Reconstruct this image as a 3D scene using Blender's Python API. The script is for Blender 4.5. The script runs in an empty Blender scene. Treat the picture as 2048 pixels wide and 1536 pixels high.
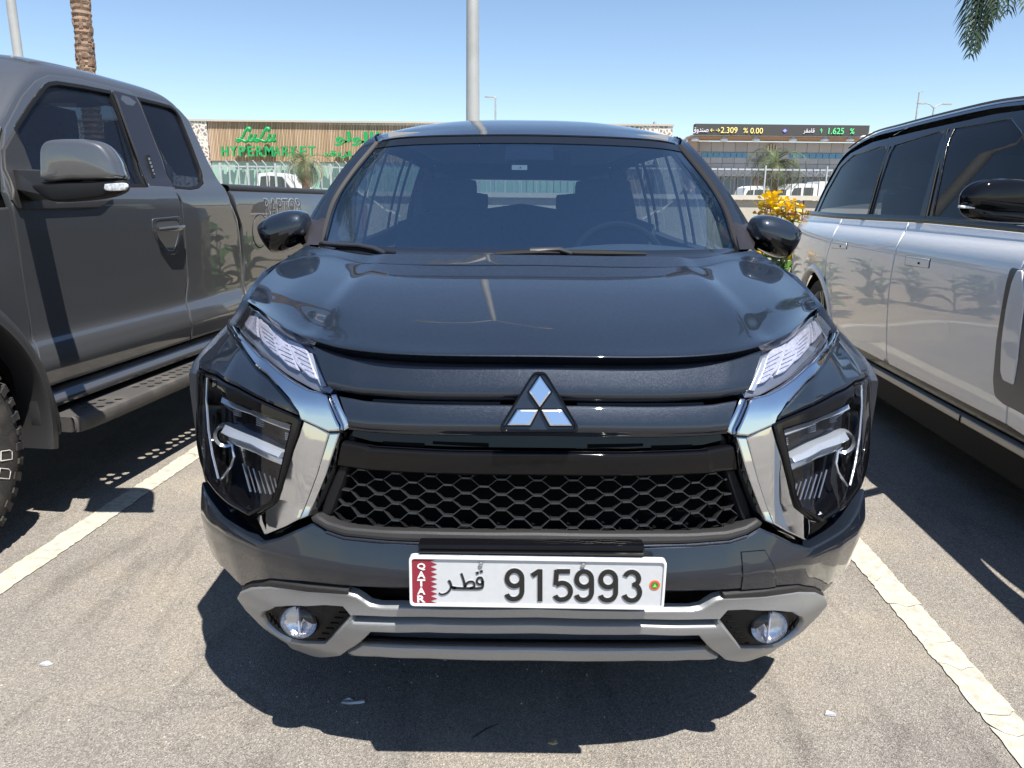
import bpy, bmesh, math, random
from mathutils import Vector, Matrix
from mathutils.geometry import delaunay_2d_cdt
R = math.radians
random.seed(7)
scene = bpy.context.scene
COL = scene.collection

# ------------------------------------------------------------------ camera
CAM_H, FPX = 1.32, 1500.0
PITCH, ROLL = R(13.86), R(0.6)
camd = bpy.data.cameras.new('camera'); cam = bpy.data.objects.new('camera', camd)
COL.objects.link(cam); scene.camera = cam
camd.sensor_width = 36; camd.lens = FPX / 2048 * 36
camd.clip_start = 0.05; camd.clip_end = 3000
CM = Matrix.Rotation(R(90) - PITCH, 3, 'X') @ Matrix.Rotation(ROLL, 3, 'Z')
CO = Vector((0, 0, CAM_H))
cam.matrix_world = Matrix.Translation(CO) @ CM.to_4x4()

# ------------------------------------------------------------------ light
SUN = Vector((0.24, -0.42, 1.0)).normalized()
world = bpy.data.worlds.new("World"); scene.world = world; world.use_nodes = True
wn = world.node_tree; wn.nodes.clear()
wo = wn.nodes.new('ShaderNodeOutputWorld'); wb = wn.nodes.new('ShaderNodeBackground')
sk = wn.nodes.new('ShaderNodeTexSky'); sk.sky_type = 'NISHITA'; sk.sun_disc = False
sk.sun_elevation = math.asin(SUN.z); sk.sun_rotation = math.atan2(SUN.x, SUN.y)
sk.air_density = 0.9; sk.dust_density = 0.1; sk.ozone_density = 2.0; sk.altitude = 0
wb.inputs['Strength'].default_value = 0.088
wn.links.new(sk.outputs[0], wb.inputs[0]); wn.links.new(wb.outputs[0], wo.inputs[0])
sd = bpy.data.lights.new('sun', 'SUN'); so = bpy.data.objects.new('sun', sd); COL.objects.link(so)
sd.energy = 5.0; sd.angle = R(0.5); sd.color = (1.0, 0.955, 0.88)
so.rotation_euler = SUN.to_track_quat('Z', 'Y').to_euler()
so.location = SUN * 60
vs = scene.view_settings
vs.view_transform = 'Standard'; vs.look = 'None'; vs.gamma = 1; vs.exposure = 0.95; vs.use_curve_mapping = False
scene.cycles.max_bounces = 8; scene.cycles.transparent_max_bounces = 16
scene.cycles.glossy_bounces = 5; scene.cycles.transmission_bounces = 6; scene.cycles.diffuse_bounces = 3
scene.cycles.caustics_reflective = False; scene.cycles.caustics_refractive = False

# ------------------------------------------------------------------ helpers
def ray(px, py):
    return CM @ Vector(((px - 1024) / FPX, -(py - 768) / FPX, -1))
def at(px, py, Y):
    d = ray(px, py); return CO + d * (Y / d.y)
def ground(px, py, z=0.0):
    d = ray(px, py); return CO + d * ((z - CO.z) / d.z)

class Thing:
    """a top-level thing with its own frame: geometry is written in the frame, base is where its Empty stands"""
    def __init__(s, name, label, cat, origin=(0, 0, 0), yaw=0.0, base=(0, 0, 0), group=None):
        s.M = Matrix.Translation(origin) @ Matrix.Rotation(yaw, 4, 'Z'); s.Mi = s.M.inverted()
        s.base = Vector(base)
        s.o = bpy.data.objects.new(name, None); COL.objects.link(s.o)
        s.o.empty_display_size = 0.2
        s.o.matrix_world = s.M @ Matrix.Translation(s.base)
        tag(s.o, label, cat, group)
    def ray(s, px, py):
        return s.Mi @ CO, s.Mi.to_3x3() @ ray(px, py)
    def loc(s, p): return s.Mi @ p

class World_:
    M = Matrix.Identity(4); Mi = M; base = Vector((0, 0, 0)); o = None
    def ray(s, px, py): return CO.copy(), ray(px, py)
WORLD = World_()

def tag(o, label=None, cat=None, group=None, kind=None):
    if label: o['label'] = label
    if cat: o['category'] = cat
    if group: o['group'] = group
    if kind: o['kind'] = kind
    return o

def mk(name, verts, faces, mat, T=WORLD, parent=None, ang=38, smooth=True, weld=False, kind=None, label=None, recalc=True):
    me = bpy.data.meshes.new(name)
    me.from_pydata([Vector(v) - T.base for v in verts], [], faces)
    if weld or recalc:
        bm = bmesh.new(); bm.from_mesh(me)
        if weld: bmesh.ops.remove_doubles(bm, verts=bm.verts, dist=2e-5)
        if recalc: bmesh.ops.recalc_face_normals(bm, faces=bm.faces)
        bm.to_mesh(me); bm.free()
    if smooth:
        me.polygons.foreach_set('use_smooth', [True] * len(me.polygons))
        try: me.set_sharp_from_angle(angle=R(ang))
        except Exception: pass
    me.materials.append(mat)
    o = bpy.data.objects.new(name, me); COL.objects.link(o)
    o.parent = parent if parent is not None else T.o
    if kind: o['kind'] = kind
    if label: o['label'] = label
    return o

class MB:
    def __init__(s): s.v = []; s.f = []
    def add(s, v, f):
        n = len(s.v); s.v += [Vector(p) for p in v]; s.f += [tuple(i + n for i in q) for q in f]
    def box(s, c, d, M=None):
        c = Vector(c); hx, hy, hz = d[0] / 2, d[1] / 2, d[2] / 2
        vs_ = [Vector((x, y, z)) for x in (-hx, hx) for y in (-hy, hy) for z in (-hz, hz)]
        if M is not None: vs_ = [M @ p for p in vs_]
        s.add([c + p for p in vs_], [(0, 1, 3, 2), (4, 6, 7, 5), (0, 4, 5, 1), (2, 3, 7, 6), (0, 2, 6, 4), (1, 5, 7, 3)])
    def hexa(s, p):   # 8 points: 4 bottom, 4 top
        s.add(p, [(0, 3, 2, 1), (4, 5, 6, 7), (0, 1, 5, 4), (1, 2, 6, 5), (2, 3, 7, 6), (3, 0, 4, 7)])
    def tube(s, pts, r, seg=10, caps=True, flat=1.0):
        pts = [Vector(p) for p in pts]; n = len(pts); rs = r if isinstance(r, (list, tuple)) else [r] * n
        ref = None; vs_ = []
        for i, p in enumerate(pts):
            t = (pts[min(i + 1, n - 1)] - pts[max(i - 1, 0)]).normalized()
            if ref is None: ref = t.orthogonal().normalized()
            a = (ref - t * ref.dot(t)).normalized(); ref = a; b = t.cross(a)
            for k in range(seg):
                w = 2 * math.pi * k / seg
                vs_.append(p + a * math.cos(w) * rs[i] + b * math.sin(w) * rs[i] * flat)
        fs = [(i * seg + k, i * seg + (k + 1) % seg, (i + 1) * seg + (k + 1) % seg, (i + 1) * seg + k) for i in range(n - 1) for k in range(seg)]
        if caps: fs += [tuple(range(seg))[::-1], tuple((n - 1) * seg + k for k in range(seg))]
        s.add(vs_, fs)
    def lathe(s, prof, c, axis='x', seg=32, cap=False):
        c = Vector(c); vs_ = []; n = len(prof)
        for (h, r) in prof:
            for k in range(seg):
                w = 2 * math.pi * k / seg; a, b = math.cos(w) * r, math.sin(w) * r
                vs_.append(c + (Vector((h, a, b)) if axis == 'x' else Vector((a, h, b)) if axis == 'y' else Vector((a, b, h))))
        fs = [(i * seg + k, i * seg + (k + 1) % seg, (i + 1) * seg + (k + 1) % seg, (i + 1) * seg + k) for i in range(n - 1) for k in range(seg)]
        if cap: fs += [tuple(range(seg)), tuple((n - 1) * seg + k for k in range(seg))]
        s.add(vs_, fs)
    def build(s, name, mat, T=WORLD, parent=None, **k): return mk(name, s.v, s.f, mat, T, parent, **k)

def lerp(a, b, t): return a + (b - a) * t
def tab(xs, ys, x):
    if x <= xs[0]: return ys[0]
    for i in range(len(xs) - 1):
        if x <= xs[i + 1]:
            t = (x - xs[i]) / (xs[i + 1] - xs[i])
            d = lambda j: 0 if j <= 0 or j >= len(xs) - 1 else ((ys[j + 1] - ys[j - 1]) / (xs[j + 1] - xs[j - 1]))
            h = xs[i + 1] - xs[i]; t2, t3 = t * t, t * t * t
            m0 = d(i) if i > 0 else (ys[1] - ys[0]) / h * (1 if ys[0] else 0)
            m1 = d(i + 1) if i + 1 < len(xs) - 1 else (ys[-1] - ys[-2]) / (xs[-1] - xs[-2])
            return (2 * t3 - 3 * t2 + 1) * ys[i] + (t3 - 2 * t2 + t) * h * m0 + (-2 * t3 + 3 * t2) * ys[i + 1] + (t3 - t2) * h * m1
    return ys[-1] + (x - xs[-1]) * (ys[-1] - ys[-2]) / (xs[-1] - xs[-2])
def sstep(a, b, x):
    t = min(1, max(0, (x - a) / (b - a))); return t * t * (3 - 2 * t)
def cr(P, t):       # Catmull-Rom through the points P, t in 0..len-1
    n = len(P); i = min(int(t), n - 2); u = t - i
    p1, p2 = P[i], P[i + 1]
    p0 = P[i - 1] if i > 0 else p1 * 2 - p2
    p3 = P[i + 2] if i + 2 < n else p2 * 2 - p1
    return 0.5 * ((2 * p1) + (p2 - p0) * u + (2 * p0 - 5 * p1 + 4 * p2 - p3) * u * u + (3 * p1 - p0 - 3 * p2 + p3) * u ** 3)
def smooth_line(P, k=6, closed=False):
    P = [Vector(p) for p in P]
    if closed:
        Q = [P[-1]] + P + [P[0], P[1]]; out = []
        for i in range(1, len(P) + 1):
            for j in range(k): out.append(cr(Q, i + j / k))
        return out
    return [cr(P, i / k) for i in range((len(P) - 1) * k + 1)]
def loft_pts(G, nu, nv):
    rows = [[cr([Vector(p) for p in r], j * (len(r) - 1) / nv) for j in range(nv + 1)] for r in G]
    out = []
    for i in range(nu + 1):
        t = i * (len(G) - 1) / nu
        out.append([cr([rows[r][j] for r in range(len(G))], t) for j in range(nv + 1)])
    return out
def grid_mesh(G, closed_v=False):
    nr, nc = len(G), len(G[0]); v = [p for r in G for p in r]; f = []
    for i in range(nr - 1):
        for j in range(nc - 1 + (1 if closed_v else 0)):
            j2 = (j + 1) % nc
            f.append((i * nc + j, i * nc + j2, (i + 1) * nc + j2, (i + 1) * nc + j))
    return v, f
def loft(name, G, nu, nv, mat, T=WORLD, parent=None, thick=0.0, tdir=None, **k):
    P = loft_pts(G, nu, nv); v, f = grid_mesh(P)
    if thick:
        n = len(v); td = Vector(tdir).normalized() * thick
        v = v + [p + td for p in v]; nr, nc = nu + 1, nv + 1
        f = f + [tuple(i + n for i in q)[::-1] for q in f]
        rim = [j for j in range(nc)] + [i * nc + nc - 1 for i in range(1, nr)] + [(nr - 1) * nc + j for j in range(nc - 2, -1, -1)] + [i * nc for i in range(nr - 2, 0, -1)]
        for a in range(len(rim)):
            b = (a + 1) % len(rim); f.append((rim[a], rim[b], rim[b] + n, rim[a] + n))
    return mk(name, v, f, mat, T, parent, **k)
def mirror_row(row):   # half row given centre -> left (x<0); returns full row left -> right
    L = [Vector(p) for p in row]
    return L[::-1] + [Vector((-p.x, p.y, p.z)) for p in L[1:]]

def half_liner(name, T, xa, xb, cy, cz, r, m, zmin=.22):
    rows = []
    for k in range(25):
        a = math.pi * (-.15 + 1.3 * k / 24); y, z = cy + r * math.cos(a), cz + r * math.sin(a)
        if z < zmin: continue
        rows.append([Vector((xa, y, z)), Vector((xb, y, z))])
    v, f = grid_mesh(rows); return mk(name, v, f, m, T)
class Surf:
    """height-field surface: kind 'f' (front): y=fn(x,z); kind 's' (side): x=fn(y,z); out = outward sign along that axis"""
    def __init__(s, T, kind, fn, out): s.T, s.k, s.fn, s.out = T, kind, fn, out
    def p(s, a, b, off=0.0):
        d = s.fn(a, b); e = 1e-3
        da = (s.fn(a + e, b) - s.fn(a - e, b)) / (2 * e); db = (s.fn(a, b + e) - s.fn(a, b - e)) / (2 * e)
        if s.k == 'f': P = Vector((a, d, b)); N = Vector((-da, 1, -db))
        else: P = Vector((d, a, b)); N = Vector((1, -da, -db))
        return P + N.normalized() * (s.out * off)
    def inv(s, px, py, t0=0.6, t1=40.0):
        O, D = s.T.ray(px, py)
        def g(t):
            P = O + D * t
            return (P.y - s.fn(P.x, P.z)) if s.k == 'f' else (P.x - s.fn(P.y, P.z)) * (-1 if s.out > 0 else 1)
        t = t0; a = g(t); st = 0.02; best = (1e9, t0)
        while t < t1:
            b = g(t + st)
            if a < 0 <= b:
                lo, hi = t, t + st
                for _ in range(30):
                    m = (lo + hi) / 2
                    if g(m) < 0: lo = m
                    else: hi = m
                P = O + D * hi
                return (P.x, P.z) if s.k == 'f' else (P.y, P.z)
            a = b; t += st
            if abs(a) < best[0]: best = (abs(a), t)
            if t > 6: st = 0.1
        if best[0] > .6: raise ValueError('no hit %s %s %s' % (px, py, best))
        P = O + D * best[1]
        return (P.x, P.z) if s.k == 'f' else (P.y, P.z)
    def px(s, pts): return [s.inv(*p) for p in pts]
    def at(s, px, py, off=0.0): return s.p(*s.inv(px, py), off)

def inpoly(x, y, P):
    c = False; j = len(P) - 1
    for i in range(len(P)):
        if (P[i][1] > y) != (P[j][1] > y) and x < (P[j][0] - P[i][0]) * (y - P[i][1]) / (P[j][1] - P[i][1]) + P[i][0]: c = not c
        j = i
    return c
def area(P): return sum(P[i - 1][0] * P[i][1] - P[i][0] * P[i - 1][1] for i in range(len(P))) / 2
def resamp(P, L):
    out = []
    for i in range(len(P)):
        a, b = Vector(P[i]), Vector(P[(i + 1) % len(P)]); n = max(1, int(math.ceil((b - a).length / L)))
        out += [a + (b - a) * (k / n) for k in range(n)]
    return out
def inset(P, d):    # positive d moves inwards for a ccw loop
    n = len(P); out = []
    for i in range(n):
        a, b, c = Vector(P[i - 1]), Vector(P[i]), Vector(P[(i + 1) % n])
        e1, e2 = (b - a), (c - b)
        if e1.length < 1e-9 or e2.length < 1e-9: out.append(b); continue
        e1.normalize(); e2.normalize()
        n1, n2 = Vector((-e1.y, e1.x)), Vector((-e2.y, e2.x)); m = n1 + n2
        if m.length < 0.3: out.append(b + n1 * d); continue
        m.normalize(); out.append(b + m * (d / max(0.45, m.dot(n1))))
    return out
def rnd(P, r=0.01, k=4):   # round the corners of a 2D loop
    out = []; n = len(P)
    for i in range(n):
        a, b, c = Vector(P[i - 1]), Vector(P[i]), Vector(P[(i + 1) % n])
        d1 = min(r, (a - b).length * .45); d2 = min(r, (c - b).length * .45)
        p = b + (a - b).normalized() * d1; q = b + (c - b).normalized() * d2
        for j in range(k + 1):
            t = j / k; out.append(p * (1 - t) ** 2 + b * 2 * t * (1 - t) + q * t * t)
    return out
def panel_geo(loop, S, off=0.0, th=0.01, bev=0.003, holes=(), res=0.03, flip=False):
    offf = off if callable(off) else (lambda a, b: off)
    loops = [loop] + list(holes); L = []
    for i, P in enumerate(loops):
        P = [Vector(p) for p in P]
        if (area(P) > 0) != (i == 0): P = P[::-1]
        L.append(resamp(P, res))
    I = [inset(P, bev) if bev else P for P in L]
    pts = []; edges = []
    for P in I:
        n = len(pts); pts += [Vector(p) for p in P]; edges += [(n + k, n + (k + 1) % len(P)) for k in range(len(P))]
    nb = len(pts)
    xs = [p.x for p in I[0]]; ys = [p.y for p in I[0]]
    x = min(xs) + res / 2; row = 0
    while x < max(xs):
        y = min(ys) + res / 2
        while y < max(ys):
            if inpoly(x, y, I[0]) and not any(inpoly(x, y, h) for h in I[1:]):
                if all((abs(q.x - x) > res * .45 or abs(q.y - y) > res * .45) for q in pts[:nb]): pts.append(Vector((x, y)))
            y += res
        x += res * .87; row += 1
    vo, eo, fo, *_ = delaunay_2d_cdt(pts, edges, [], 0, 1e-7)
    faces = []
    for t in fo:
        cx = sum(vo[i].x for i in t) / len(t); cy = sum(vo[i].y for i in t) / len(t)
        if inpoly(cx, cy, I[0]) and not any(inpoly(cx, cy, h) for h in I[1:]): faces.append(tuple(t))
    v = [S.p(q.x, q.y, offf(q.x, q.y)) for q in vo]; panel_geo.top = list(vo)
    for P, Q in zip(L, I):
        m = len(P)
        r0 = [S.p(q.x, q.y, offf(q.x, q.y)) for q in Q]; 
        r1 = [S.p(p.x, p.y, offf(q.x, q.y) - bev * .35) for p, q in zip(inset(P, bev * .3), Q)] if bev else None
        r2 = [S.p(p.x, p.y, offf(q.x, q.y) - bev) for p, q in zip(P, Q)]
        r3 = [S.p(p.x, p.y, offf(q.x, q.y) - th) for p, q in zip(P, Q)]
        rings = [r0, r1, r2, r3] if bev else [r0, r3]
        n = len(v)
        for r in rings: v += r
        for a in range(len(rings) - 1):
            for k in range(m):
                k2 = (k + 1) % m
                faces.append((n + a * m + k, n + a * m + k2, n + (a + 1) * m + k2, n + (a + 1) * m + k))
    return v, faces
def panel(name, loop, S, mat, off=0.0, th=0.01, bev=0.003, holes=(), res=0.03, parent=None, mirror=False, ang=38, smooth_top=True, **k):
    v, f = panel_geo(loop, S, off, th, bev, holes, res)
    if mirror: v = [Vector((-p.x, p.y, p.z)) for p in v]
    o = mk(name, v, f, mat, S.T, parent, ang=ang, weld=not smooth_top, **k)
    if bev and smooth_top:      # analytic normals on the face of the panel: the sheet metal reads as one smooth surface
        offf = off if callable(off) else (lambda a, b: off)
        e = 1.5e-3; N = []
        for q in panel_geo.top:
            n = (S.p(q.x + e, q.y, offf(q.x + e, q.y)) - S.p(q.x - e, q.y, offf(q.x - e, q.y))).cross(S.p(q.x, q.y + e, offf(q.x, q.y + e)) - S.p(q.x, q.y - e, offf(q.x, q.y - e))).normalized()
            if mirror: n = Vector((-n.x, n.y, n.z))
            N.append(n)
        me = o.data; nt_ = len(N); cn = [Vector(c.vector) for c in me.corner_normals]; out = [None] * len(cn)
        for p in me.polygons:
            top = all(i < nt_ for i in p.vertices); pn = p.normal
            for li, vi in zip(p.loop_indices, p.vertices):
                if top: n = N[vi]; out[li] = n if n.dot(pn) > 0 else -n
                else: out[li] = cn[li]
        me.normals_split_custom_set(out)
    return o

def text(name, s, mat, T, parent, c, ux, uz, w=None, h=None, depth=0.002, shear=0.0, fat=0.0, off=0.0, align='C', wrapf=None, font_res=3, squash=None):
    """lettering as geometry: fitted into width w and height h, centred on c, ux = reading direction, uz = up"""
    cu = bpy.data.curves.new('lettering', 'FONT'); cu.body = s; cu.size = 1; cu.resolution_u = font_res
    cu.shear = shear; cu.offset = fat
    o = bpy.data.objects.new('lettering', cu); COL.objects.link(o)
    bpy.context.view_layer.update()
    dg = bpy.context.evaluated_depsgraph_get()
    me = bpy.data.meshes.new_from_object(o.evaluated_get(dg)); bpy.data.objects.remove(o); bpy.data.curves.remove(cu)
    V = [v.co.copy() for v in me.vertices]; Fc = [tuple(p.vertices) for p in me.polygons]; bpy.data.meshes.remove(me)
    x0, x1 = min(v.x for v in V), max(v.x for v in V); y0, y1 = min(v.y for v in V), max(v.y for v in V)
    sx = w / (x1 - x0) if w else h / (y1 - y0); sy = h / (y1 - y0) if h else sx
    if w is None: sx = sy
    ux = Vector(ux).normalized(); uz = Vector(uz).normalized(); n = ux.cross(uz); c = Vector(c)
    P2 = [((v.x - (x0 + x1) / 2) * sx, (v.y - (y0 + y1) / 2) * sy) for v in V]
    f3 = wrapf if wrapf else (lambda a, b, d: c + ux * a + uz * b + n * d)
    top = [f3(a, b, off + depth) for a, b in P2]; bot = [f3(a, b, off) for a, b in P2]
    N = len(V); faces = Fc + [tuple(i + N for i in q)[::-1] for q in Fc]
    cnt = {}
    for q in Fc:
        for i in range(len(q)):
            a, b = q[i], q[(i + 1) % len(q)]; cnt[(a, b)] = 1
    for (a, b) in list(cnt):
        if (b, a) not in cnt: faces.append((b, a, a + N, b + N))
    return mk(name, top + bot, faces, mat, T, parent, smooth=False, recalc=False)

# ------------------------------------------------------------------ materials
def mat(name, col, rough=0.5, metal=0.0, coat=0.0, coat_r=0.03, spec=0.5, noise=0.0, nscale=8.0, bump=0.0, bscale=60.0, rnoise=0.0, emit=None, estr=1.0, dirt=None, dscale=3.0, damt=0.3):
    m = bpy.data.materials.new(name); m.use_nodes = True; nt = m.node_tree; b = nt.nodes['Principled BSDF']
    b.inputs['Base Color'].default_value = (*col, 1); b.inputs['Roughness'].default_value = rough
    b.inputs['Metallic'].default_value = metal; b.inputs['Coat Weight'].default_value = coat
    b.inputs['Coat Roughness'].default_value = coat_r; b.inputs['Specular IOR Level'].default_value = spec
    tc = nt.nodes.new('ShaderNodeTexCoord')
    def nz(scale, det=4):
        n = nt.nodes.new('ShaderNodeTexNoise'); n.inputs['Scale'].default_value = scale; n.inputs['Detail'].default_value = det
        nt.links.new(tc.outputs['Object'], n.inputs['Vector']); return n
    csock = None
    if noise:
        n = nz(nscale); r = nt.nodes.new('ShaderNodeMapRange'); r.inputs[1].default_value = .3; r.inputs[2].default_value = .7
        r.inputs[3].default_value = 1 - noise; r.inputs[4].default_value = 1 + noise
        mx = nt.nodes.new('ShaderNodeMix'); mx.data_type = 'RGBA'; mx.blend_type = 'MULTIPLY'; mx.inputs[0].default_value = 1
        mx.inputs[6].default_value = (*col, 1); nt.links.new(n.outputs[0], r.inputs[0]); nt.links.new(r.outputs[0], mx.inputs[7])
        nt.links.new(mx.outputs[2], b.inputs['Base Color']); csock = mx.outputs[2]
    if dirt:
        n = nz(dscale, 8); r = nt.nodes.new('ShaderNodeMapRange'); r.inputs[1].default_value = .48; r.inputs[2].default_value = .72
        r.inputs[4].default_value = damt
        mx = nt.nodes.new('ShaderNodeMix'); mx.data_type = 'RGBA'
        nt.links.new(n.outputs[0], r.inputs[0]); nt.links.new(r.outputs[0], mx.inputs[0])
        if csock: nt.links.new(csock, mx.inputs[6])
        else: mx.inputs[6].default_value = (*col, 1)
        mx.inputs[7].default_value = (*dirt, 1); nt.links.new(mx.outputs[2], b.inputs['Base Color'])
    if rnoise:
        n = nz(nscale * 2.3, 6); r = nt.nodes.new('ShaderNodeMapRange'); r.inputs[1].default_value = .35; r.inputs[2].default_value = .7
        r.inputs[3].default_value = max(0, rough - rnoise); r.inputs[4].default_value = rough + rnoise
        nt.links.new(n.outputs[0], r.inputs[0]); nt.links.new(r.outputs[0], b.inputs['Roughness'])
    if bump:
        n = nz(bscale, 6); bp = nt.nodes.new('ShaderNodeBump'); bp.inputs['Strength'].default_value = bump; bp.inputs['Distance'].default_value = .01
        nt.links.new(n.outputs[0], bp.inputs['Height']); nt.links.new(bp.outputs[0], b.inputs['Normal'])
    if emit:
        b.inputs['Emission Color'].default_value = (*emit, 1); b.inputs['Emission Strength'].default_value = estr
    return m
def paint(name, col, metal=0.6, rough=0.38, flake=0.35, fscale=900.0, dust=0.05, coat=1.0):
    """metallic car paint: flakes under a clear coat, a breath of dust on top"""
    m = mat(name, col, rough=rough, metal=metal, coat=coat, coat_r=0.02)
    m.node_tree.nodes['Principled BSDF'].inputs['Coat IOR'].default_value = 1.55
    m.node_tree.nodes['Principled BSDF'].inputs['Specular IOR Level'].default_value = .15
    nt = m.node_tree; b = nt.nodes['Principled BSDF']; tc = [n for n in nt.nodes if n.type == 'TEX_COORD'][0]
    v = nt.nodes.new('ShaderNodeTexVoronoi'); v.inputs['Scale'].default_value = fscale
    nt.links.new(tc.outputs['Object'], v.inputs['Vector'])
    sub = nt.nodes.new('ShaderNodeVectorMath'); sub.operation = 'SUBTRACT'; sub.inputs[1].default_value = (.5, .5, .5)
    nt.links.new(v.outputs['Color'], sub.inputs[0])
    sc = nt.nodes.new('ShaderNodeVectorMath'); sc.operation = 'SCALE'; sc.inputs['Scale'].default_value = flake
    nt.links.new(sub.outputs[0], sc.inputs[0])
    geo = nt.nodes.new('ShaderNodeNewGeometry'); ad = nt.nodes.new('ShaderNodeVectorMath'); ad.operation = 'ADD'
    nt.links.new(geo.outputs['Normal'], ad.inputs[0]); nt.links.new(sc.outputs[0], ad.inputs[1])
    nm = nt.nodes.new('ShaderNodeVectorMath'); nm.operation = 'NORMALIZE'; nt.links.new(ad.outputs[0], nm.inputs[0])
    nt.links.new(nm.outputs[0], b.inputs['Normal'])
    n = nt.nodes.new('ShaderNodeTexNoise'); n.inputs['Scale'].default_value = 5; n.inputs['Detail'].default_value = 9; n.inputs['Roughness'].default_value = .7
    nt.links.new(tc.outputs['Object'], n.inputs['Vector'])
    r = nt.nodes.new('ShaderNodeMapRange'); r.inputs[1].default_value = .45; r.inputs[2].default_value = .8; r.inputs[3].default_value = 0.015; r.inputs[4].default_value = .015 + dust
    nt.links.new(n.outputs[0], r.inputs[0]); nt.links.new(r.outputs[0], b.inputs['Coat Roughness'])
    return m
def glass(name, tint=(0.5, 0.55, 0.6), ior=1.5, rough=0.0, boost=1.0, haze=None, hamt=0.0):
    m = bpy.data.materials.new(name); m.use_nodes = True; nt = m.node_tree; nt.nodes.clear()
    out = nt.nodes.new('ShaderNodeOutputMaterial'); tr = nt.nodes.new('ShaderNodeBsdfTransparent'); gl = nt.nodes.new('ShaderNodeBsdfGlossy')
    tr.inputs[0].default_value = (*tint, 1); gl.inputs['Roughness'].default_value = rough
    f0 = ((ior - 1) / (ior + 1)) ** 2     # the same reflectance from both sides of the pane
    lw = nt.nodes.new('ShaderNodeLayerWeight'); lw.inputs[0].default_value = .5
    pw_ = nt.nodes.new('ShaderNodeMath'); pw_.operation = 'POWER'; pw_.inputs[1].default_value = 5
    ma = nt.nodes.new('ShaderNodeMath'); ma.operation = 'MULTIPLY_ADD'; ma.inputs[1].default_value = 1 - f0; ma.inputs[2].default_value = f0
    ml = nt.nodes.new('ShaderNodeMath'); ml.operation = 'MULTIPLY'; ml.use_clamp = True; ml.inputs[1].default_value = boost
    nt.links.new(lw.outputs['Facing'], pw_.inputs[0]); nt.links.new(pw_.outputs[0], ma.inputs[0]); nt.links.new(ma.outputs[0], ml.inputs[0]); mx = nt.nodes.new('ShaderNodeMixShader'); nt.links.new(ml.outputs[0], mx.inputs[0])
    last = tr.outputs[0]
    if haze:
        df = nt.nodes.new('ShaderNodeBsdfDiffuse'); df.inputs[0].default_value = (*haze, 1); m2 = nt.nodes.new('ShaderNodeMixShader')
        m2.inputs[0].default_value = hamt; nt.links.new(tr.outputs[0], m2.inputs[1]); nt.links.new(df.outputs[0], m2.inputs[2]); last = m2.outputs[0]
    nt.links.new(last, mx.inputs[1]); nt.links.new(gl.outputs[0], mx.inputs[2]); nt.links.new(mx.outputs[0], out.inputs[0])
    return m
M = {}
M['navy'] = paint('graphite_blue_paint', (0.0125, 0.0180, 0.0290), metal=0.35, rough=0.42, flake=0.35, fscale=2000, dust=0.04)
M['grey'] = paint('warm_grey_paint', (0.074, 0.077, 0.083), metal=0.3, rough=0.42, flake=0.0, dust=0.04)
M['grey'].node_tree.nodes['Principled BSDF'].inputs['Coat IOR'].default_value = 1.85
M['silver_paint'] = paint('silver_white_paint', (0.84, 0.84, 0.835), metal=0.08, rough=0.45, flake=0.2, fscale=900, dust=0.04)
M['chrome'] = mat('chrome', (0.58, 0.60, 0.63), rough=0.04, metal=1.0, rnoise=0.03, nscale=6)
M['satin'] = mat('satin_silver_plastic', (0.33, 0.34, 0.35), rough=0.40, metal=0.55, noise=.05, nscale=300, bump=.05, bscale=900)
M['gloss'] = mat('gloss_black', (0.004, 0.004, 0.005), rough=0.06, spec=.32, rnoise=.04)
M['plastic'] = mat('black_textured_plastic', (0.008, 0.008, 0.009), rough=0.55, spec=.2, bump=.25, bscale=900)
M['plastic_grey'] = mat('dark_grey_plastic', (0.024, 0.0235, 0.024), rough=0.5, spec=.4, bump=.2, bscale=700)
M['rubber'] = mat('tyre_rubber', (0.028, 0.026, 0.025), rough=0.8, noise=.25, nscale=30, dirt=(.13, .11, .09), dscale=12, damt=.5, bump=.3, bscale=200)
M['dark'] = mat('dark_cavity', (0.005, 0.005, 0.005), rough=0.9, spec=.08)
M['lens'] = glass('clear_lens', (0.93, 0.94, 0.96), ior=1.5, boost=1.3)
M['smoke'] = glass('smoked_lens', (0.55, 0.56, 0.6), ior=1.5, boost=1.2)
M['wind'] = glass('windscreen_glass', (0.48, 0.58, 0.66), ior=1.6, boost=1.9, haze=(.10, .26, .62), hamt=.045)  # blue haze mixed into the glass stands in for reflected sky
M['sideglass'] = glass('side_glass', (0.50, 0.57, 0.61), ior=1.5, boost=1.2)
M['tint'] = glass('tinted_glass', (0.12, 0.14, 0.17), ior=1.5, boost=1.2, haze=(.3, .35, .5), hamt=.05)
M['lampcell'] = mat('lamp_reflector_cell', (0.50, 0.50, 0.60), rough=0.28, metal=0.35, noise=.2, nscale=160)
M['lampback'] = mat('lamp_inner_bezel', (0.26, 0.27, 0.31), rough=0.3, metal=0.7)
M['white'] = mat('white_paint', (0.68, 0.68, 0.67), rough=0.4)
M['platewhite'] = mat('plate_reflective_white', (0.48, 0.495, 0.51), rough=0.35, noise=.03, nscale=60)
M['maroon'] = mat('plate_maroon', (0.23, 0.018, 0.035), rough=0.35)
M['ink'] = mat('black_print', (0.012, 0.012, 0.012), rough=0.4)
M['seat'] = mat('seat_fabric', (0.05, 0.052, 0.06), rough=0.9, noise=.2, nscale=40)
M['trimgrey'] = mat('interior_light_trim', (0.30, 0.31, 0.33), rough=0.8)
M['alu'] = mat('alloy_rim', (0.55, 0.56, 0.58), rough=0.3, metal=0.9)
M['signal'] = mat('clear_signal_lens', (0.6, 0.62, 0.65), rough=0.2, metal=.4, noise=.4, nscale=120)
M['galv'] = mat('galvanised_steel', (.50, .51, .51), rough=.5, metal=.4, noise=.1, nscale=5)
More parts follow.
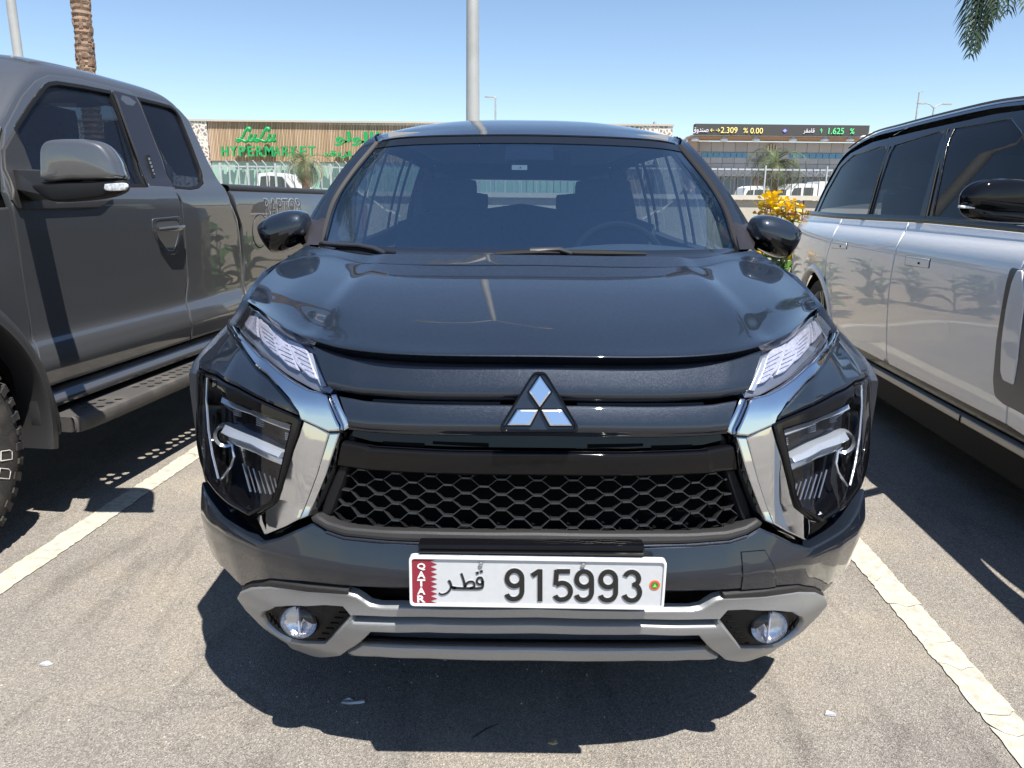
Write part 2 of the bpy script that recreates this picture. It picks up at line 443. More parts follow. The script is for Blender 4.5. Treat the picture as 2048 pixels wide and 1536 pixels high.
M['silltan'] = mat('sill_bright_strip', (.42, .40, .36), rough=.35, metal=.5)
M['bladegrey'] = mat('blade_dark_silver', (.10, .105, .12), rough=.3, metal=.5)
M['suvglass'] = glass('suv_tinted_glass', (.30, .34, .37), ior=1.5, boost=.75, haze=(.2, .24, .33), hamt=.02)
M['suvroof'] = mat('suv_black_roof', (.025, .028, .035), rough=.15, coat=1)
M['suvseat'] = mat('suv_seat_leather', (.05, .05, .055), rough=.7)
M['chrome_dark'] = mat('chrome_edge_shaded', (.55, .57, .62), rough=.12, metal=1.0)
M['gutter'] = mat('brown_grey_trim', (.022, .020, .019), rough=.5)
M['sail'] = mat('pillar_foot_plastic', (.024, .021, .022), rough=.35, noise=.1, nscale=20)
M['flare'] = mat('flare_dark_grey', (.022, .022, .023), rough=.5, bump=.1, bscale=500)
M['truckglass'] = glass('truck_tinted_glass', (.44, .48, .52), ior=1.5, boost=.8, haze=(.2, .25, .4), hamt=.03)
M['gloss_pillar'] = mat('satin_black_pillar', (.018, .018, .024), rough=.3)
M['slotlight'] = mat('guard_slot_bright', (.32, .31, .30), rough=.5)
M['handlebowl'] = mat('handle_bowl', (.09, .088, .086), rough=.3, coat=.6)
M['lampshell'] = mat('lamp_shell_black', (.012, .012, .016), rough=.14, metal=.3)
# ================================================================== GROUND
def asphalt():
    m = bpy.data.materials.new('worn_asphalt'); m.use_nodes = True; nt = m.node_tree; b = nt.nodes['Principled BSDF']
    L = nt.links.new; tc = nt.nodes.new('ShaderNodeTexCoord')
    def N(t, **k):
        n = nt.nodes.new(t)
        for a, v in k.items(): n.inputs[a].default_value = v
        return n
    def ramp(src, stops):
        r = N('ShaderNodeValToRGB'); e = r.color_ramp.elements
        while len(e) < len(stops): e.new(.5)
        for i, (p, c) in enumerate(stops): e[i].position = p; e[i].color = (*c, 1)
        L(src, r.inputs[0]); return r
    grain = N('ShaderNodeTexVoronoi', Scale=290.0); L(tc.outputs['Object'], grain.inputs['Vector'])
    stones = ramp(grain.outputs['Color'], [(0, (.135, .124, .113)), (.35, (.225, .208, .187)), (.7, (.305, .283, .253)), (1, (.46, .43, .39))])
    fine = N('ShaderNodeTexNoise', Scale=420.0, Detail=4.0); L(tc.outputs['Object'], fine.inputs['Vector'])
    f1 = ramp(fine.outputs[0], [(.3, (.55, .55, .55)), (.7, (1.32, 1.32, 1.32))])
    mx = N('ShaderNodeMix'); mx.data_type = 'RGBA'; mx.blend_type = 'MULTIPLY'; mx.inputs[0].default_value = .8
    L(stones.outputs[0], mx.inputs[6]); L(f1.outputs[0], mx.inputs[7])
    big = N('ShaderNodeTexNoise', Scale=1.1, Detail=7.0, Roughness=.62); L(tc.outputs['Object'], big.inputs['Vector'])
    f2 = ramp(big.outputs[0], [(.28, (.72, .71, .715)), (.42, (.93, .92, .92)), (.55, (1.02, 1.0, .97)), (.70, (1.22, 1.16, 1.06))])
    m2 = N('ShaderNodeMix'); m2.data_type = 'RGBA'; m2.blend_type = 'MULTIPLY'; m2.inputs[0].default_value = 1
    L(mx.outputs[2], m2.inputs[6]); L(f2.outputs[0], m2.inputs[7])
    # oil spots and dark chips
    sp = N('ShaderNodeTexVoronoi', Scale=9.0); L(tc.outputs['Object'], sp.inputs['Vector'])
    s1 = ramp(sp.outputs['Distance'], [(.035, (.35, .35, .36)), (.07, (1, 1, 1))])
    m3 = N('ShaderNodeMix'); m3.data_type = 'RGBA'; m3.blend_type = 'MULTIPLY'; m3.inputs[0].default_value = .55
    L(m2.outputs[2], m3.inputs[6]); L(s1.outputs[0], m3.inputs[7])
    # old oil drips and tyre scuffs, stretched along the bays
    mp = nt.nodes.new('ShaderNodeMapping'); mp.inputs['Scale'].default_value = (2.6, .55, 1); L(tc.outputs['Object'], mp.inputs['Vector'])
    sc_ = N('ShaderNodeTexNoise', Scale=1.6, Detail=9.0, Roughness=.66, Distortion=.6); L(mp.outputs[0], sc_.inputs['Vector'])
    s2_ = ramp(sc_.outputs[0], [(.34, (.66, .66, .67)), (.46, (1, 1, 1))])
    m35 = N('ShaderNodeMix'); m35.data_type = 'RGBA'; m35.blend_type = 'MULTIPLY'; m35.inputs[0].default_value = .8
    L(m3.outputs[2], m35.inputs[6]); L(s2_.outputs[0], m35.inputs[7]); m3 = m35
    # hairline cracks
    cv = N('ShaderNodeTexVoronoi', Scale=.8); cv.feature = 'DISTANCE_TO_EDGE'
    wv = N('ShaderNodeTexNoise', Scale=3.0, Detail=6.0); L(tc.outputs['Object'], wv.inputs['Vector'])
    av = nt.nodes.new('ShaderNodeVectorMath'); av.operation = 'MULTIPLY_ADD'; av.inputs[1].default_value = (.5, .5, 0); L(wv.outputs['Color'], av.inputs[0]); L(tc.outputs['Object'], av.inputs[2]); L(av.outputs[0], cv.inputs['Vector'])
    c1_ = ramp(cv.outputs[0], [(.0, (.45, .44, .43)), (.0035, (1, 1, 1))])
    m36 = N('ShaderNodeMix'); m36.data_type = 'RGBA'; m36.blend_type = 'MULTIPLY'; m36.inputs[0].default_value = .35
    L(m3.outputs[2], m36.inputs[6]); L(c1_.outputs[0], m36.inputs[7]); m3 = m36
    # sandy dust in patches
    du = N('ShaderNodeTexNoise', Scale=.55, Detail=8.0, Roughness=.7); L(tc.outputs['Object'], du.inputs['Vector'])
    dr = N('ShaderNodeMapRange'); dr.inputs[1].default_value = .5; dr.inputs[2].default_value = .75; dr.inputs[4].default_value = .6; L(du.outputs[0], dr.inputs[0])
    m4 = N('ShaderNodeMix'); m4.data_type = 'RGBA'; m4.inputs[7].default_value = (.34, .30, .245, 1)
    L(dr.outputs[0], m4.inputs[0]); L(m3.outputs[2], m4.inputs[6]); L(m4.outputs[2], b.inputs['Base Color'])
    b.inputs['Roughness'].default_value = .88; b.inputs['Specular IOR Level'].default_value = .15
    bp = N('ShaderNodeBump', Strength=.75, Distance=.004); L(grain.outputs['Distance'], bp.inputs['Height'])
    bp2 = N('ShaderNodeBump', Strength=.5, Distance=.004); L(fine.outputs[0], bp2.inputs['Height']); L(bp.outputs[0], bp2.inputs['Normal'])
    L(bp2.outputs[0], b.inputs['Normal'])
    return m
ASPH = asphalt()
mb = MB(); mb.add([(-600, -600, 0), (600, -600, 0), (600, 2400, 0), (-600, 2400, 0)], [(0, 1, 2, 3)])
mb.build('ground', ASPH, kind='structure', smooth=False)
M['concrete'] = mat('pale_concrete', (0.50, 0.46, 0.385), rough=.85, noise=.06, nscale=3, dirt=(.36, .32, .26), dscale=1.2, damt=.5, bump=.1, bscale=40)
M['sand'] = mat('sandy_soil', (.30, .24, .17), rough=.95, noise=.2, nscale=5, bump=.5, bscale=30)
M['line'] = mat('worn_line_paint', (0.46, 0.43, 0.35), rough=.75, noise=.12, nscale=40, dirt=(.30, .28, .24), dscale=30, damt=.95, bump=.35, bscale=220)
# raised ground behind the retaining wall
mb = MB(); mb.hexa([(-500, 9.9, .01), (500, 9.9, .01), (500, 2300, .01), (-500, 2300, .01), (-500, 9.9, .55), (500, 9.9, .55), (500, 2300, .55), (-500, 2300, .55)])
mb.build('raised_ground', mat('far_road', (.24, .23, .21), rough=.9, noise=.1, nscale=.5), kind='structure', smooth=False)
# planting bed and kerb
mb = MB(); mb.box((0, 8.15, .06), (60, 3.0, .12)); mb.build('planting_bed', M['sand'], kind='structure', smooth=False)
kt = Thing('bed_kerb', 'pale concrete kerb edging the planting bed behind the parked cars', 'kerb', (0, 6.57, 0))
for i in range(-16, 16):
    mb = MB(); mb.box((i * .9 + .45, 0, .075), (.89, .14, .15)); mb.build('kerb_stone', M['concrete'], kt, smooth=False)

# parking lines: broken, cracked blobs of paint
def parking_line(name, x0, y0, x1, y1, w, seed):
    rs = random.Random(seed); a = Vector((x0, y0)); b = Vector((x1, y1)); L = (b - a).length; d = (b - a) / L; n = Vector((-d.y, d.x))
    v = []; f = []; s = 0.0; z = .004; nl = [random.Random(seed * 9 + 1).uniform(0, 9) for _ in range(4)]
    def edge(t, q): return .002 * math.sin(t * 5 + nl[q]) + .0015 * math.sin(t * 23 + nl[q] * 2) + .001 * math.sin(t * 61 + nl[q + 1])
    sk = [0.0] * 5
    while s < L:
        ln = rs.uniform(.07, .42); gap = rs.choice([.001, .0015, .002, .002, .003, .006]); e = min(L, s + ln)
        nk = [rs.uniform(-.022, .022) for _ in range(5)]; k = max(3, int(ln / .016)); m0 = len(v)
        for i in range(k + 1):
            t = i / k
            for j in range(5):
                u = -1 + j / 2; along = lerp(s + sk[j], e + nk[j], t)
                wd = w / 2 * u + (edge(along, 0) + rs.uniform(-.0035, .0035) if j == 0 else -edge(along, 2) + rs.uniform(-.0035, .0035) if j == 4 else 0)
                if i in (0, k) and j in (0, 4) and gap > .0025: wd *= .90
                p = a + d * along + n * wd; v.append((p.x, p.y, z))
        f += [(m0 + i * 5 + j, m0 + i * 5 + j + 1, m0 + (i + 1) * 5 + j + 1, m0 + (i + 1) * 5 + j) for i in range(k) for j in range(4)]
        sk = nk; s = e + gap
    return mk(name, v, f, M['line'], smooth=False, kind='structure')
def gl(p): g = ground(*p); return g.x, g.y
(xa, ya), (xb, yb) = gl((0, 1170)), gl((395, 905))
k = (xb - xa) / (yb - ya)
parking_line('parking_line_left', xa - k * 1.6, ya - 1.6, xa + k * 4.0, ya + 4.0, .105, 3)
(xa, ya), (xb, yb) = gl((1700, 1083)), gl((2048, 1490))
k = (xb - xa) / (yb - ya)
parking_line('parking_line_right', xb - k * 1.0, yb - 1.0, xa + k * 3.6, ya + 3.6, .105, 5)

# litter and twigs on the asphalt
def scrap(name, label, px, py, m, pts, h=.006, cat='litter'):
    g = ground(px, py); r = Thing(name, label, cat, (g.x, g.y, 0))
    mb = MB(); n = len(pts)
    mb.v = [Vector((x, y, .002)) for x, y in pts] + [Vector((x * .95, y * .95, h * (1 + .6 * math.sin(i * 2.3)))) for i, (x, y) in enumerate(pts)]
    mb.f = [tuple(range(n))[::-1], tuple(range(n, 2 * n))] + [(i, (i + 1) % n, n + (i + 1) % n, n + i) for i in range(n)]
    mb.build('scrap', m, r, smooth=False); return r
paper = mat('crumpled_paper', (.42, .43, .46), rough=.7, noise=.2, nscale=60)
leafm = mat('dry_leaf', (.36, .29, .17), rough=.8, noise=.3, nscale=60)
scrap('paper_scrap', 'small crumpled grey paper strip in the shadow ahead of the dark car', 705, 1406, paper, [(-.030, -.004), (-.01, -.009), (.02, -.006), (.034, -.001), (.03, .008), (.005, .006), (-.012, .011), (-.028, .006)])
scrap('paper_scrap', 'pale flattened wrapper on sunlit asphalt near the right parking line', 1660, 1430, paper, [(-.016, -.004), (.012, -.008), (.018, .004), (-.006, .010)])
scrap('dry_leaf', 'curled dry leaf in the sun ahead of the shadow edge', 1106, 1487, leafm, [(-.014, -.004), (.0, -.009), (.013, -.003), (.008, .007), (-.008, .006)], cat='leaf')
scrap('dry_leaf', 'light leaf fragment on asphalt below the left parking line', 92, 1330, paper, [(-.018, -.005), (.006, -.009), (.02, .002), (.002, .010), (-.013, .006)], cat='leaf')
mb = MB(); a = ground(945, 1478); b = ground(998, 1450)
r = Thing('twig', 'thin dark twig lying across the shadow edge', 'twig', (a.x, a.y, 0))
mb.tube([(0, 0, .004), ((b.x - a.x) * .5, (b.y - a.y) * .5 + .004, .006), (b.x - a.x, b.y - a.y, .004)], [.0015, .002, .001], 6); mb.build('stem', M['plastic_grey'], r)
# loose grit: uncountable
rs = random.Random(12); mb = MB()
for i in range(1500):
    y = rs.uniform(1.0, 5.2); x = rs.uniform(-1.0, 1.0) * (y * .75 + .2); s = rs.uniform(.0015, .0045)
    c = Vector((x, y, s * .5)); p = [Vector((rs.uniform(-1, 1), rs.uniform(-1, 1), 0)).normalized() * s for _ in range(1)]
    w = rs.uniform(0, 6.3); q = [c + Vector((math.cos(w + k * 2.09) * s, math.sin(w + k * 2.09) * s, -s * .4)) for k in range(3)] + [c + Vector((0, 0, s * .6))]
    mb.add(q, [(0, 1, 3), (1, 2, 3), (2, 0, 3)])
mb.build('grit', mat('grit', (.33, .31, .28), rough=.9, noise=.5, nscale=9), kind='stuff', smooth=False)

# ================================================================== RETAINING WALL
wt = Thing('retaining_wall', 'long low beige concrete retaining wall behind the planting bed', 'wall', (0, 9.7, 0))
wz = at(624, 381, 9.6).z
for i in range(-8, 9):
    mb = MB(); mb.box((i * 2.4, 0, wz / 2 - .03), (2.385, .2, wz - .06)); mb.build('wall_panel', M['concrete'], wt, smooth=False)
mb = MB(); mb.box((0, 0, wz - .028), (41, .28, .055)); mb.build('coping', mat('coping_concrete', (.56, .52, .45), rough=.8, noise=.05), wt, smooth=False)

# ================================================================== FOLIAGE
M['frond'] = mat('date_palm_frond', (.105, .135, .055), rough=.55, noise=.35, nscale=3, spec=.4)
M['frond_dark'] = mat('palm_frond_green', (.022, .045, .018), rough=.55, noise=.3, nscale=6)
M['frond_dry'] = mat('dusty_palm_frond', (.23, .225, .13), rough=.6, noise=.3, nscale=3)
M['bark'] = mat('palm_bark', (.21, .135, .09), rough=.9, noise=.45, nscale=9, dirt=(.34, .25, .18), dscale=14, damt=.7, bump=.6, bscale=40)
M['canna_leaf'] = mat('canna_leaf', (.055, .12, .022), rough=.45, noise=.3, nscale=12)
M['petal'] = mat('yellow_petal', (.92, .66, .02), rough=.6, noise=.12, nscale=30)
M['petal_old'] = mat('wilted_petal', (.52, .30, .09), rough=.8, noise=.3, nscale=30)

def palm(name, label, base, h, crown_r, trunk_r, nf, seed, group=None, droop=1.0, dry=.35, lean=(0, 0), lat=.9, leaf_w=.018):
    rs = random.Random(seed); T = Thing(name, label, 'palm', base, group=group)
    mb = MB(); pts = []; rr = []
    n = max(8, int(h / .12))
    for i in range(n + 1):
        t = i / n; pts.append((lean[0] * t * t, lean[1] * t * t, h * t)); rr.append(trunk_r * (1.15 - .25 * t + .07 * (i % 2)))
    mb.tube(pts, rr, 14); mb.build('trunk', M['bark'], T, ang=20)
    top = Vector(pts[-1])
    for g, mt in (('frond', M['frond']), ('dry_frond', M['frond_dry'])):
        for i in range(nf):
            isdry = rs.random() < dry
            if isdry != (g == 'dry_frond'): continue
            az = i * 2.39996 + rs.uniform(-.3, .3); el = rs.uniform(-.5, 1.25) if not isdry else rs.uniform(-1.0, .5)
            L = crown_r * rs.uniform(.85, 1.12); d = Vector((math.cos(az), math.sin(az), 0)); p = top.copy(); rib = []; e = el
            steps = 13
            for s in range(steps + 1):
                rib.append(p.copy()); p = p + (d * math.cos(e) + Vector((0, 0, math.sin(e)))) * (L / steps); e -= .10 * droop * (1 + s * .07)
            fb = MB(); fb.tube(rib, [.018 * (1 - .8 * s / steps) * crown_r / 2 + .004 for s in range(steps + 1)], 4, caps=False)
            side = d.cross(Vector((0, 0, 1)))
            m_ = 46
            for s in range(5, m_):
                t = s / m_ * steps; q = cr(rib, min(t, steps - .01)); tg = (cr(rib, min(t + .1, steps)) - q)
                if tg.length < 1e-6: continue
                tg.normalize(); up = side.cross(tg)
                ll = crown_r * .24 * math.sin(math.pi * min(1, .12 + .9 * s / m_)) ** .6 * rs.uniform(.8, 1.1)
                for sg in (-1, 1):
                    dr = (tg * .75 + side * sg * lat + up * rs.uniform(-.1, .35)).normalized()
                    w = tg.cross(dr).cross(dr).normalized() * leaf_w * crown_r / 2
                    tip = q + dr * ll + Vector((0, 0, -ll * .18 * rs.random()))
                    md = q + dr * ll * .5
                    fb.add([q - w * .5, q + w * .5, md + w, tip, md - w], [(0, 1, 2, 4), (4, 2, 3)])
            fb.build(g, mt, T, smooth=False, recalc=False)
    return T
# the lush strip of canna lilies behind the cars
def canna(T, px_x, h, seed, flower=True, nst=5, spread=.28):
    rs = random.Random(seed)
    for i in range(nst):
        a = rs.uniform(0, 6.3); r = spread * rs.random() ** .5; b = Vector((math.cos(a) * r, math.sin(a) * r * .8, 0)); hh = h * (rs.uniform(.72, 1.0) if nst > 3 else rs.uniform(.93, 1.0))
        lean = Vector((rs.uniform(-.08, .08), rs.uniform(-.06, .06), 0)); mb = MB()
        st = [b + lean * (t * t) + Vector((0, 0, hh * t)) for t in (0, .25, .5, .75, 1)]
        mb.tube(st, [.012, .011, .009, .007, .005], 6)
        so_ = mb.build('stem', M['canna_leaf'], T)
        for k in range(7):
            t = .12 + k * .115; q = cr(st, t * 4); az = rs.uniform(0, 6.3); d = Vector((math.cos(az), math.sin(az), 0)); L = rs.uniform(.26, .42) * (1.1 - .35 * t); w = L * .2
            sd_ = d.cross(Vector((0, 0, 1))); rows = []
            for s in range(6):
                u = s / 5; c = q + d * (L * u * .75) + Vector((0, 0, L * (.75 * u - .55 * u * u))); ww = w * math.sin(math.pi * min(1, .08 + u * .93)) ** .8
                rows.append([c - sd_ * ww + Vector((0, 0, ww * .35)), c, c + sd_ * ww + Vector((0, 0, ww * .35))])
            v, f = grid_mesh(rows); mk('leaf', v, f, M['canna_leaf'], T, parent=so_, recalc=False)
        if flower and i < 3:
            fb = MB(); ob = MB()
            for k in range(20):
                c = st[-1] + Vector((rs.uniform(-.075, .075), rs.uniform(-.06, .06), rs.uniform(-.15, .07)))
                tgt = fb if (c.z > st[-1].z - .05 or rs.random() < .3) else ob
                for z in range(3):
                    a1 = rs.uniform(0, 6.3); dd = Vector((math.cos(a1), math.sin(a1), rs.uniform(-.1, .9))).normalized() * rs.uniform(.04, .075); s2 = dd.cross(Vector((rs.random(), rs.random(), 1))).normalized() * .026
                    tgt.add([c, c + dd * .6 + s2, c + dd + Vector((0, 0, -.01)), c + dd * .6 - s2], [(0, 1, 2, 3)])
            fb.build('flower', M['petal'], T, smooth=False, recalc=False, kind='stuff')
            ob.build('faded_flower', M['petal_old'], T, smooth=False, recalc=False, kind='stuff')
for (px, py, Y, sd_, lab) in ((1531, 412, 7.4, 3, 'yellow canna lily with the shorter bloom left of its neighbour, above the dark car mirror'),
                              (1583, 412, 7.5, 8, 'tall yellow canna lily with browning blooms beside the silver car')):
    p = at(px, py, Y); T = Thing('canna_lily', lab, 'flower', (p.x, p.y, .12), group='canna lilies in the planting bed'); canna(T, px, p.z - .06, sd_, True, 3, .055)
rs = random.Random(31)
spots_ = [(-5.9 + i * .52 + rs.uniform(-.12, .12), rs.uniform(7.15, 8.4)) for i in range(25)]
for i, (x, y) in enumerate(spots_):
    if 2.2 < x < 3.1: continue
    where = ('far left behind the grey pickup' if x < -4 else 'behind the grey pickup bed' if x < -2.2 else 'left of the dark car tail' if x < -1 else 'hidden behind the dark car' if x < 1.1 else 'right of the dark car tail' if x < 2.5 else 'behind the silver car')
    T = Thing('canna_lily', 'leafy green canna clump in the bed ' + where, 'plant', (x, y, .12), group='leafy cannas in the bed ' + where)
    canna(T, 0, rs.uniform(.66, .88), 100 + i, i in (8, 9, 15), 5, .28)
p = at(1556, 560, 7.0); T = Thing('canna_lily', 'low canna clump with blooms in the gap right of the dark car', 'plant', (p.x + .03, 7.1, .12), group='canna lilies in the planting bed'); canna(T, 0, .95, 77, True, 7, .22)

# palms
p = at(165, 140, 13.0)
def palm_trunk_tree():
    T = Thing('date_palm', 'thick brown palm trunk rising behind the grey pickup, crown out of view', 'palm', (at(158, 0, 13.0).x, 13.0, .55))
    x0 = at(195, 400, 13).x; x1 = at(158, 0, 13).x; z1 = at(158, 0, 13).z; slope = 0.0
    rings = []; rr = []; z = 0; i = 0
    rs = random.Random(2)
    while z < 9.2:
        r = .135 + .010 * math.sin(z * 1.7) + (.012 if i % 2 else -.004) + rs.uniform(-.004, .004)
        rings.append((slope * (z - .75) + .02 * math.sin(z * 2.1), 0, z)); rr.append(r); z += .045; i += 1
    mb = MB(); mb.tube(rings, rr, 20); mb.build('trunk', M['bark'], T, ang=15)
    # leaf-base stubs
    sb = MB()
    for k in range(620):
        z = rs.uniform(.3, 8.8); a = rs.uniform(0, 6.28); c = Vector((slope * (z - .75) + .02 * math.sin(z * 2.1), 0, z)); d = Vector((math.cos(a), math.sin(a), 0)); s = d.cross(Vector((0, 0, 1)))
        b = c + d * .118; sb.hexa([b - s * .03, b + s * .03, b + s * .03 + d * .022, b - s * .03 + d * .022, b - s * .02 + Vector((0, 0, .085)), b + s * .02 + Vector((0, 0, .085)), b + s * .016 + d * .034 + Vector((0, 0, .07)), b - s * .016 + d * .034 + Vector((0, 0, .07))])
    sb.build('leaf_base', M['bark'], T, kind='stuff', smooth=False)
    return T
PT = palm_trunk_tree()
def crown(T, top, nf, crown_r, seed, mt, droop, el=(-.6, 1.2), nm='frond'):
    rs = random.Random(seed)
    for i in range(nf):
        az = i * 2.39996 + rs.uniform(-.2, .2); e = rs.uniform(*el); d = Vector((math.cos(az), math.sin(az), 0)); p = Vector(top); rib = []; L = crown_r * rs.uniform(.9, 1.1)
        for s in range(14):
            rib.append(p.copy()); p = p + (d * math.cos(e) + Vector((0, 0, math.sin(e)))) * (L / 13); e -= .11 * droop * (1 + s * .08)
        frond(T, rib, L, mt, rs, nm)
def frond(T, rib, L, mt, rs, nm='frond', m_=64, ll0=.2, hang=.25, wid=.014):
    fb = MB(); n = len(rib) - 1; fb.tube(rib, [.02 * (1 - .85 * s / n) + .003 for s in range(n + 1)], 5, caps=False)
    for s in range(6, m_):
        t = s / m_ * n; q = cr(rib, min(t, n - .01)); tg = (cr(rib, min(t + .1, n)) - q).normalized(); side = tg.cross(Vector((0, 0, 1)))
        if side.length < .05: continue
        side.normalize(); up = side.cross(tg)
        ll = L * ll0 * math.sin(math.pi * min(1, .15 + .83 * s / m_)) ** .6
        for sg in (-1, 1):
            l2 = ll * rs.uniform(.75, 1.1); dr = (tg * .8 + side * sg * .8 + up * rs.uniform(-.15, .3)).normalized(); w = dr.cross(up).normalized() * wid * rs.uniform(.7, 1.1)
            md = q + dr * l2 * .5; tip = q + dr * l2 + Vector((0, 0, -l2 * hang * rs.uniform(.4, 1.3)))
            fb.add([q - w * .5, q + w * .5, md + w, tip, md - w], [(0, 1, 2, 4), (4, 2, 3)])
    fb.build(nm, mt, T, smooth=False, recalc=False)
crown(PT, (0 + (-.02), 0, 9.15), 22, 2.8, 5, M['frond_dark'], 1.1)
# palm whose fronds hang into the top right corner
p = at(2100, -230, 9.0)
T = Thing('date_palm', 'palm at the right edge whose dark green frond tips hang into the sky', 'palm', (p.x + .9, 9.6, 0))
mb = MB(); hz = 6.1
mb.tube([(0, 0, z * .1) for z in range(0, 61)], [.2 + .012 * (z % 2) for z in range(0, 61)], 16); mb.build('trunk', M['bark'], T, ang=15)
base = Vector(T.M.translation); rs = random.Random(4)
for k, (ex, ey, Y) in enumerate(((1947, 108, 8.9), (1992, 40, 8.7), (1930, 92, 9.2), (2052, 20, 8.6), (1965, 70, 9.3), (1938, 118, 8.8), (1952, 96, 9.0), (2014, 30, 8.8), (1975, 52, 8.95))):
    tip = at(ex, ey, Y) - base; top = Vector((0, 0, hz)); mid = (top + tip) * .5 + Vector((-.05, 0, .75))
    rib = smooth_line([top, top.lerp(mid, .55) + Vector((0, 0, .18)), mid, mid.lerp(tip, .6) + Vector((-.14, 0, .12)), tip], 4)
    frond(T, rib, 2.1, M['frond_dark'], rs, m_=70, ll0=.19, hang=.5, wid=.012)
crown(T, (0, 0, hz), 14, 2.3, 9, M['frond_dark'], 1.0, el=(.5, 1.3))
# palms beyond the fence
p = at(612, 372, 27.0)
palm('date_palm', 'dusty palm in front of the slatted shop facade, left of the dark car', (p.x, 27.0, .5), at(612, 322, 27).z - .5, 1.15, .13, 40, 21, droop=1.25, dry=.5, leaf_w=.007)
p = at(1548, 372, 25.0)
palm('date_palm', 'palm with drooping fronds in front of the grey bank building', (p.x, 25.0, .5), at(1545, 325, 25).z - .5, 1.3, .12, 30, 22, droop=1.6, dry=.3, leaf_w=.007)

# ================================================================== SECURITY FENCES
M['galv_dark'] = mat('dark_fence_steel', (.13, .125, .12), rough=.6, metal=.3)
def fence(label, xa, xb, Y, z0, z1, pitch, post_every, pm, bm_, thick, tops):
    T = Thing('security_fence', label, 'fence', ((xa + xb) / 2, Y, z0))
    n = int((xb - xa) / pitch); bars = MB(); x0 = -(xb - xa) / 2; h = z1 - z0; cnt = 0
    for i in range(n + 1):
        x = x0 + i * pitch
        if i % post_every == 0:
            pb = MB(); pb.box((x, 0, h / 2), (thick * 1.9, thick * 1.9, h)); pb.build('post', pm, T, smooth=False); cnt += 1
        else:
            sb = MB(); sb.box((x, 0, h / 2), (thick, thick, h - .1))
            if tops == 'angled': sb.hexa([(x - thick / 2, -.02, h - .06), (x + thick / 2, -.02, h - .06), (x + thick / 2, .02, h - .06), (x - thick / 2, .02, h - .06), (x - .16, -.02, h + .1), (x - .16 + thick, -.02, h + .1), (x - .16 + thick, .02, h + .1), (x - .16, .02, h + .1)])
            sb.build('bar', bm_, T, smooth=False)
    for zz in (.12, h - .12):
        rb = MB(); rb.box((0, .03, zz), (xb - xa, .04, .05)); rb.build('rail', pm, T, smooth=False)
    if tops == 'hoops':
        r = .11; hb = MB(); x = x0
        while x < -x0:
            hb.tube([(x - r, 0, h - .32), (x, 0, h - .32 + r), (x + r, 0, h - .32), (x, 0, h - .32 - r), (x - r, 0, h - .32)], .014, 5, caps=False); x += 2.4 * r
        hb.build('ring_band', bm_, T, kind='stuff')
    return T
fence('pale security fence with angled bar tips beyond the wall on the left', at(330, 330, 28).x, at(1030, 330, 28).x, 28.0, .55, at(500, 326, 28).z, .33, 3, M['galv'], M['galv'], .035, 'angled')
fence('grey security fence with a band of rings in front of the bank', at(1040, 330, 24).x, at(1800, 330, 24).x, 24.0, .55, at(1530, 331, 24).z, .21, 9, M['galv'], M['galv_dark'], .020, 'hoops')
# clear stretch of it next to the two dark posts
# ================================================================== HYPERMARKET
Y0 = 80.0
def A(px, py, Y=Y0): return at(px, py, Y)
xl, xr = A(390, 300).x, A(1343, 300).x; zt = A(500, 243.5).z
hx = Thing('hypermarket', 'long supermarket building with brown slatted facade and green lettering', 'building', ((xl + xr) / 2, Y0 + 12, .55))
cx, cy, cz = hx.M.translation
def hb(name, x0, x1, y0, y1, z0, z1, m, **k):
    mb = MB(); mb.box(((x0 + x1) / 2 - cx, (y0 + y1) / 2 - cy, (z0 + z1) / 2 - cz), (x1 - x0, y1 - y0, z1 - z0)); return mb.build(name, m, hx, smooth=False, **k)
hb('wall', xl - 20, xr, Y0 + .6, Y0 + 24, .55, zt - .15, mat('facade_backing', (.30, .22, .14), rough=.9))
xs0, xs1 = A(418, 300).x, A(1232, 300).x; zb = A(500, 322).z
sl = [mat('timber_slat_a', (.47, .33, .205), rough=.75), mat('timber_slat_b', (.40, .275, .165), rough=.75), mat('timber_slat_c', (.55, .40, .28), rough=.75)]
rs = random.Random(5); nb_ = 260; base_me = {}
for i in range(nb_):
    x = lerp(xs0, xs1, (i + .5) / nb_); k = 0 if rs.random() < .55 else (1 if rs.random() < .5 else 2)
    if k not in base_me:
        mb = MB(); mb.box((0, 0, 0), (.10, .22, zt - zb)); o = mb.build('slat', sl[k], hx, smooth=False); base_me[k] = o.data
        o.location = (x - cx, Y0 + .3 - cy, (zt + zb) / 2 - cz)
    else:
        o = bpy.data.objects.new('slat', base_me[k]); COL.objects.link(o); o.parent = hx.o; o.location = (x - cx, Y0 + .3 - cy, (zt + zb) / 2 - cz)
def lattice(name, x0, x1):
    m = bpy.data.materials.new('perforated_panel'); m.use_nodes = True; nt = m.node_tree; b = nt.nodes['Principled BSDF']
    tc = nt.nodes.new('ShaderNodeTexCoord'); v = nt.nodes.new('ShaderNodeTexVoronoi'); v.feature = 'DISTANCE_TO_EDGE'; v.inputs['Scale'].default_value = 2.4
    r = nt.nodes.new('ShaderNodeValToRGB'); r.color_ramp.elements[0].position = .12; r.color_ramp.elements[0].color = (.62, .58, .52, 1)
    r.color_ramp.elements[1].position = .16; r.color_ramp.elements[1].color = (.26, .21, .17, 1)
    nt.links.new(tc.outputs['Object'], v.inputs[0]); nt.links.new(v.outputs[0], r.inputs[0]); nt.links.new(r.outputs[0], b.inputs['Base Color'])
    hb(name, x0, x1, Y0, Y0 + .5, zb - 3 if x0 < 0 else zb, zt, m)
lattice('lattice_panel', xl - 14, xs0 - .05); lattice('lattice_panel', xs1 + .05, xr)
